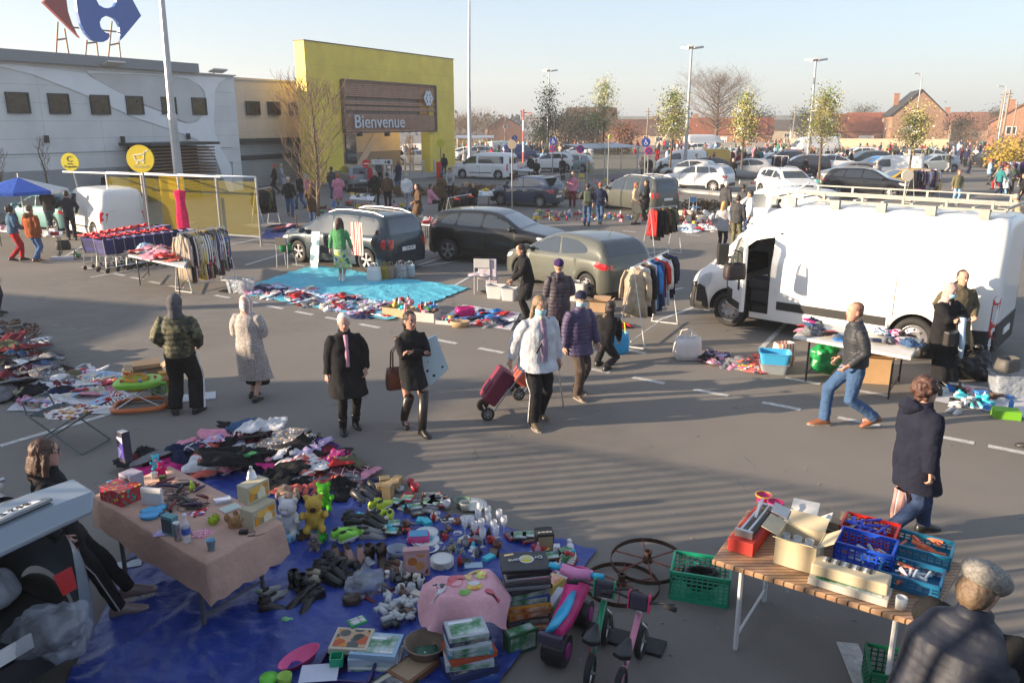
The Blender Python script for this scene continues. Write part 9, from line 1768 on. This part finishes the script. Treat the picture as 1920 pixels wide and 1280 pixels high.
# parasol stall at far left
t=thing('parasol','low blue and white parasol over a stall at the left edge','parasol',G(52,445),.4);
for i in range(8):
 b=MB(); a0_,a1_=2*PI*i/8,2*PI*(i+1)/8; b.add([(0,0,2.15),(1.55*math.cos(a0_),1.55*math.sin(a0_),1.72),(1.55*math.cos(a1_),1.55*math.sin(a1_),1.72),(1.55*math.cos(a1_),1.55*math.sin(a1_),1.60),(1.55*math.cos(a0_),1.55*math.sin(a0_),1.60)],[(0,1,2),(1,4,3,2)]); part('canopy_panel',b,CLOTH,t,(.03,.10,.45) if i%4<2 or i==6 else (.6,.6,.6))
b=MB(); b.tube([(0,0,0),(0,0,2.3)],.02,7); part('pole',b,METAL,t)
def goods_table(lb,quad,h,n,seed,col=(.6,.6,.6)):
 P=[Vector((*G(*q,h).xy,0)) for q in quad]; table(lb,P,h,col); Q=[q for q in quad]; rnd=random.Random(seed)
 for i in range(n):
  q=P[0].lerp(P[1],rnd.random()).lerp(P[3].lerp(P[2],rnd.random()),rnd.random()); k=rnd.choice(BRK); cn=rnd.choice(['red','white','black','yellow','pale blue','pink','cream','brown']); o=bpy.data.objects.new(k[0],k[1]); C.objects.link(o); o.location=(q.x,q.y,h+.003); o.rotation_euler[2]=rnd.uniform(0,6); o.color=col4(GN[cn]); tag(o,'%s %s on the %s'%(cn,k[2],lb.split(' with ')[0]),k[3],'goods on the '+lb.split(' with ')[0])
goods_table('small table with boxes under the parasol',[(60,440),(115,443),(118,433),(66,430)],.72,8,1); goods_table('grey table with odds cut by the left edge',[(-20,430),(35,435),(40,425),(-10,420)],.72,6,2); goods_table('toy table with figures by the silver crossover',[(655,372),(700,375),(703,367),(660,364)],.7,10,3); goods_table('white table with crockery before the planting strip',[(870,366),(925,366),(922,357),(872,357)],.7,14,4); goods_table('patterned table with cloths behind the people carrier',[(790,420),(838,424),(838,410),(795,406)],.72,12,5); goods_table('pair table with bowls behind the minibus',[(955,318),(1012,322),(1015,315),(960,312)],.7,12,6)
P_=[1,2]; boxthing('flat_carton','white flat box lying on the lane near the orange jacket','box',G(118,487),.3,.62,.2,.1,(.55,.55,.6)); bric(3,[(135,485),(138,478),(150,480),(146,488)],'beside the white flat box',9); bagthing('black rucksack under the parasol table','bag',G(120,468),.2,.4,.3,.3,BLK,NYLON,handles=False)
# ground displays of the middle distance
bric(150,[(995,412),(1010,396),(1330,408),(1335,425)],'in the long display beyond the hatchback',11,pal=['red','red','white','yellow','pink','white','green','bright blue']); heap(12,[(1230,432),(1240,415),(1340,425),(1345,440)],['white','pale blue','white','red'],'on the sheets beyond the clothes rail','clothes beyond the clothes rail',.0,51); bric(40,[(1270,415),(1280,400),(1335,408),(1335,422)],'by the striped deck chair',12,sc=1.8,pal=['red','white','brown','cream']); chair('deck chair with blue and cream stripes in the middle display',1302,408,-1.2,(.6,.6,.6),(.15,.3,.45)); chair('yellow plastic chair behind the blue hatchback',1092,352,1,(.6,.4,.03)); chair('dark wooden chair by the blue groundsheet',568,447,.3,(.10,.04,.02)); heap(14,[(640,395),(650,380),(740,385),(740,398)],['white','pink','grey','red'],'near the bare tree display','clothes near the bare tree',.0,52); bric(45,[(990,365),(1000,352),(1090,352),(1090,366)],'behind the blue hatchback',13,sc=1.4); bric(20,[(1100,352),(1105,340),(1190,338),(1195,350)],'before the middle cart shelter',14,sc=1.5,pal=['purple','red','pink','yellow']); bric(30,[(1500,352),(1510,338),(1560,338),(1555,355)],'around the leafy tree',15,sc=1.4)
sheet('blue_groundsheet','bright blue groundsheet behind the cart shelter end','sheet',[(490,448),(500,430),(570,432),(560,450)],TARP,.01,12,col=None); heap(14,[(515,445),(515,420),(565,425),(560,440)],['white','pink','red','navy','coral'],'on the blue groundsheet','clothes on the blue groundsheet',.05,53)
bric(70,[(640,960),(780,935),(960,1020),(900,1090)],'filling gaps between crockery on the tarpaulin',91,.012,sc=.5,pal=['white','cream','grey','brown','turquoise','black','red']); bric(46,[(690,1090),(770,1075),(830,1130),(760,1190)],'around the plastic fittings on the tarpaulin',92,.012,sc=.55,pal=['white','grey','black','cream','brown']); bric(30,[(960,1030),(1080,1030),(1060,1090),(1010,1080)],'at the right corner of the tarpaulin',93,.012,sc=.55); bric(40,[(600,400),(610,375),(800,390),(790,415)],'in the displays around the bare tree',94,sc=1.3); bric(60,[(1180,345),(1190,330),(1500,335),(1500,350)],'in the displays before the white cars',95,sc=1.2)
# ---- stall in front of the large van
P=[Vector((*G(*q,.74).xy,0)) for q in ((1487,630),(1708,670),(1730,634),(1520,602))]; table('white folding table of folded clothes in front of the large van',P,.74,(.66,.63,.58)); r_=random.Random(6)
for i in range(34): u=r_.random(); u=u*.4 if i%2 else .62+u*.36; v_=.15+.75*r_.random(); q=P[0].lerp(P[1],u).lerp(P[3].lerp(P[2],u),v_); garment(q,r_.choice(['navy','red','black','white','pink','magenta','grey','denim blue','bright blue']),r_.choice(['','','','striped']),'on the white table before the van','clothes on the white table before the van',GF+GM[:2],.62,.745+.06*r_.random(),r_,.1)
bagthing('big white square shopping bag standing left of the van stall','shopping bag',G(1288,672),.1,.46,.34,.40,(.6,.57,.55),MATTE,hh=.12,name='shopping_bag'); heap(20,[(1318,682),(1330,662),(1428,672),(1418,694)],['pink','black','coral','navy','grey','lilac'],'beside the white shopping bag','clothes beside the white shopping bag',.02,61,sc=.75); garment(G(1392,688),'yellow','','beside the blue bins',None,GM,.75,.02,random.Random(4))
bin_('storage_bin','clear lower bin with red clothes under the blue bin',G(1450,697),-.25,.46,.34,.16,(.25,.28,.3)); bin_('storage_bin','light blue plastic bin stacked on the clear bin',G(1450,697),-.25,.5,.36,.18,(.05,.35,.62),z=.17); bagthing('white and red carrier bag behind the light blue bin','shopping bag',G(1474,690)+Vector((0,.2,0)),.3,.36,.24,.4,(.6,.2,.1),STRIPE,handles=False,name='shopping_bag')
o=remesh((lambda b:(b.ball(0,0,.27,.27,.24,.28),b)[-1])(MB()),.02,PLAST,'green_sack',1); folds(o,.05,6); ob_=tag(ob('plastic_sack',o,None,(.01,.22,.06),G(1545,700)),'bulging shiny green plastic sack under the white table','sack'); opencarton('carton','large plain brown carton under the white table',G(1632,712),-.25,.55,.4,.42,(.45,.28,.14));
for lb,px,py,r in (('big black refuse sack slumped behind the black dress',1822,708,.27),('second black refuse sack nearer the van corner',1800,690,.22)): b=MB(); b.ball(0,0,r*.8,r*1.15,r,r*.9); b.tube([(0,0,r*1.3),(.03,0,r*2)],[r*.3,r*.15],8); o=remesh(b,.02,PLAST,'plastic_sack',1); folds(o,.08,5,seed=px); tag(ob('plastic_sack',o,None,(.01,.01,.012),G(px,py)),lb,'sack')
bin_('storage_bin','large clear bin with magenta rim at the right edge',G(1892,742),-.15,.6,.4,.36,None,FILM); bagthing('grey rucksack lying on the large clear bin','bag',G(1880,738)+Vector((0,0,.38)),.4,.36,.24,.2,(.08,.075,.07),NYLON,handles=False)
sheet('white_groundsheet','white sheet of small shoes and toys at the right edge','sheet',[(1738,750),(1760,715),(1960,745),(1950,790)],M('white_sheet',(.5,.5,.52),.7),.01,16); bric(34,[(1755,752),(1770,728),(1900,745),(1895,775)],'on the white sheet at the right edge',71,.01,sc=.7,pal=['white','black','turquoise','pink','white','brown','bright blue']); boxthing('shoe_box','black and lime green box with white trainers at the right edge','box',G(1885,782),-.3,.34,.22,.12,(.15,.4,.02))
for i in range(7): r_=random.Random(i+7); shoes_at(r_.uniform(1760,1900),r_.uniform(735,775),'small',r_.choice([BK,(.5,.5,.52),(.1,.4,.45),(.5,.2,.25)]),'on the white sheet at the right edge',.01,group='small shoes at the right edge',sc=.7)
bagthing('black and pink shoulder bag hanging on the open van door mirror','bag',VC+Vector((-2.35,-.75,1.22)),.3,.42,.2,.30,(.03,.02,.022),NYLON,name='shoulder_bag')
for o in SHP+[PR[k] for k in ()]:
 for c_ in list(o.children): bpy.data.objects.remove(c_)
 bpy.data.objects.remove(o)
# ---- past 300 garments the smallest ones become one object
ga=[o for o in bpy.data.objects if o.name.split('.')[0]=='garment']; ga.sort(key=lambda o:(o.location-Vector((0,0,CH))).length/o.scale.x); rest=ga[290:]
mb=MB(); cl_=[]
for o in rest:
 m=Matrix.Translation(o.location)@o.rotation_euler.to_matrix().to_4x4()@Matrix.Diagonal((*o.scale,1)); k=tuple(round(x,3) for x in o.color[:3])
 if k not in cl_: cl_.append(k)
 mb.M=m; mb.i=cl_.index(k); mb.add([v.co for v in o.data.vertices],[tuple(p.vertices) for p in o.data.polygons])
for o in rest: bpy.data.objects.remove(o)
if cl_:
 me=mb.mesh('loose_garments',[M('garment_cloth_%d'%i,c,.9,nz=(9,.2),bump=(16,.5,.03),spec=.2) for i,c in enumerate(cl_)],True,False)
 o=ob('loose_garments',me); o['kind']='stuff'
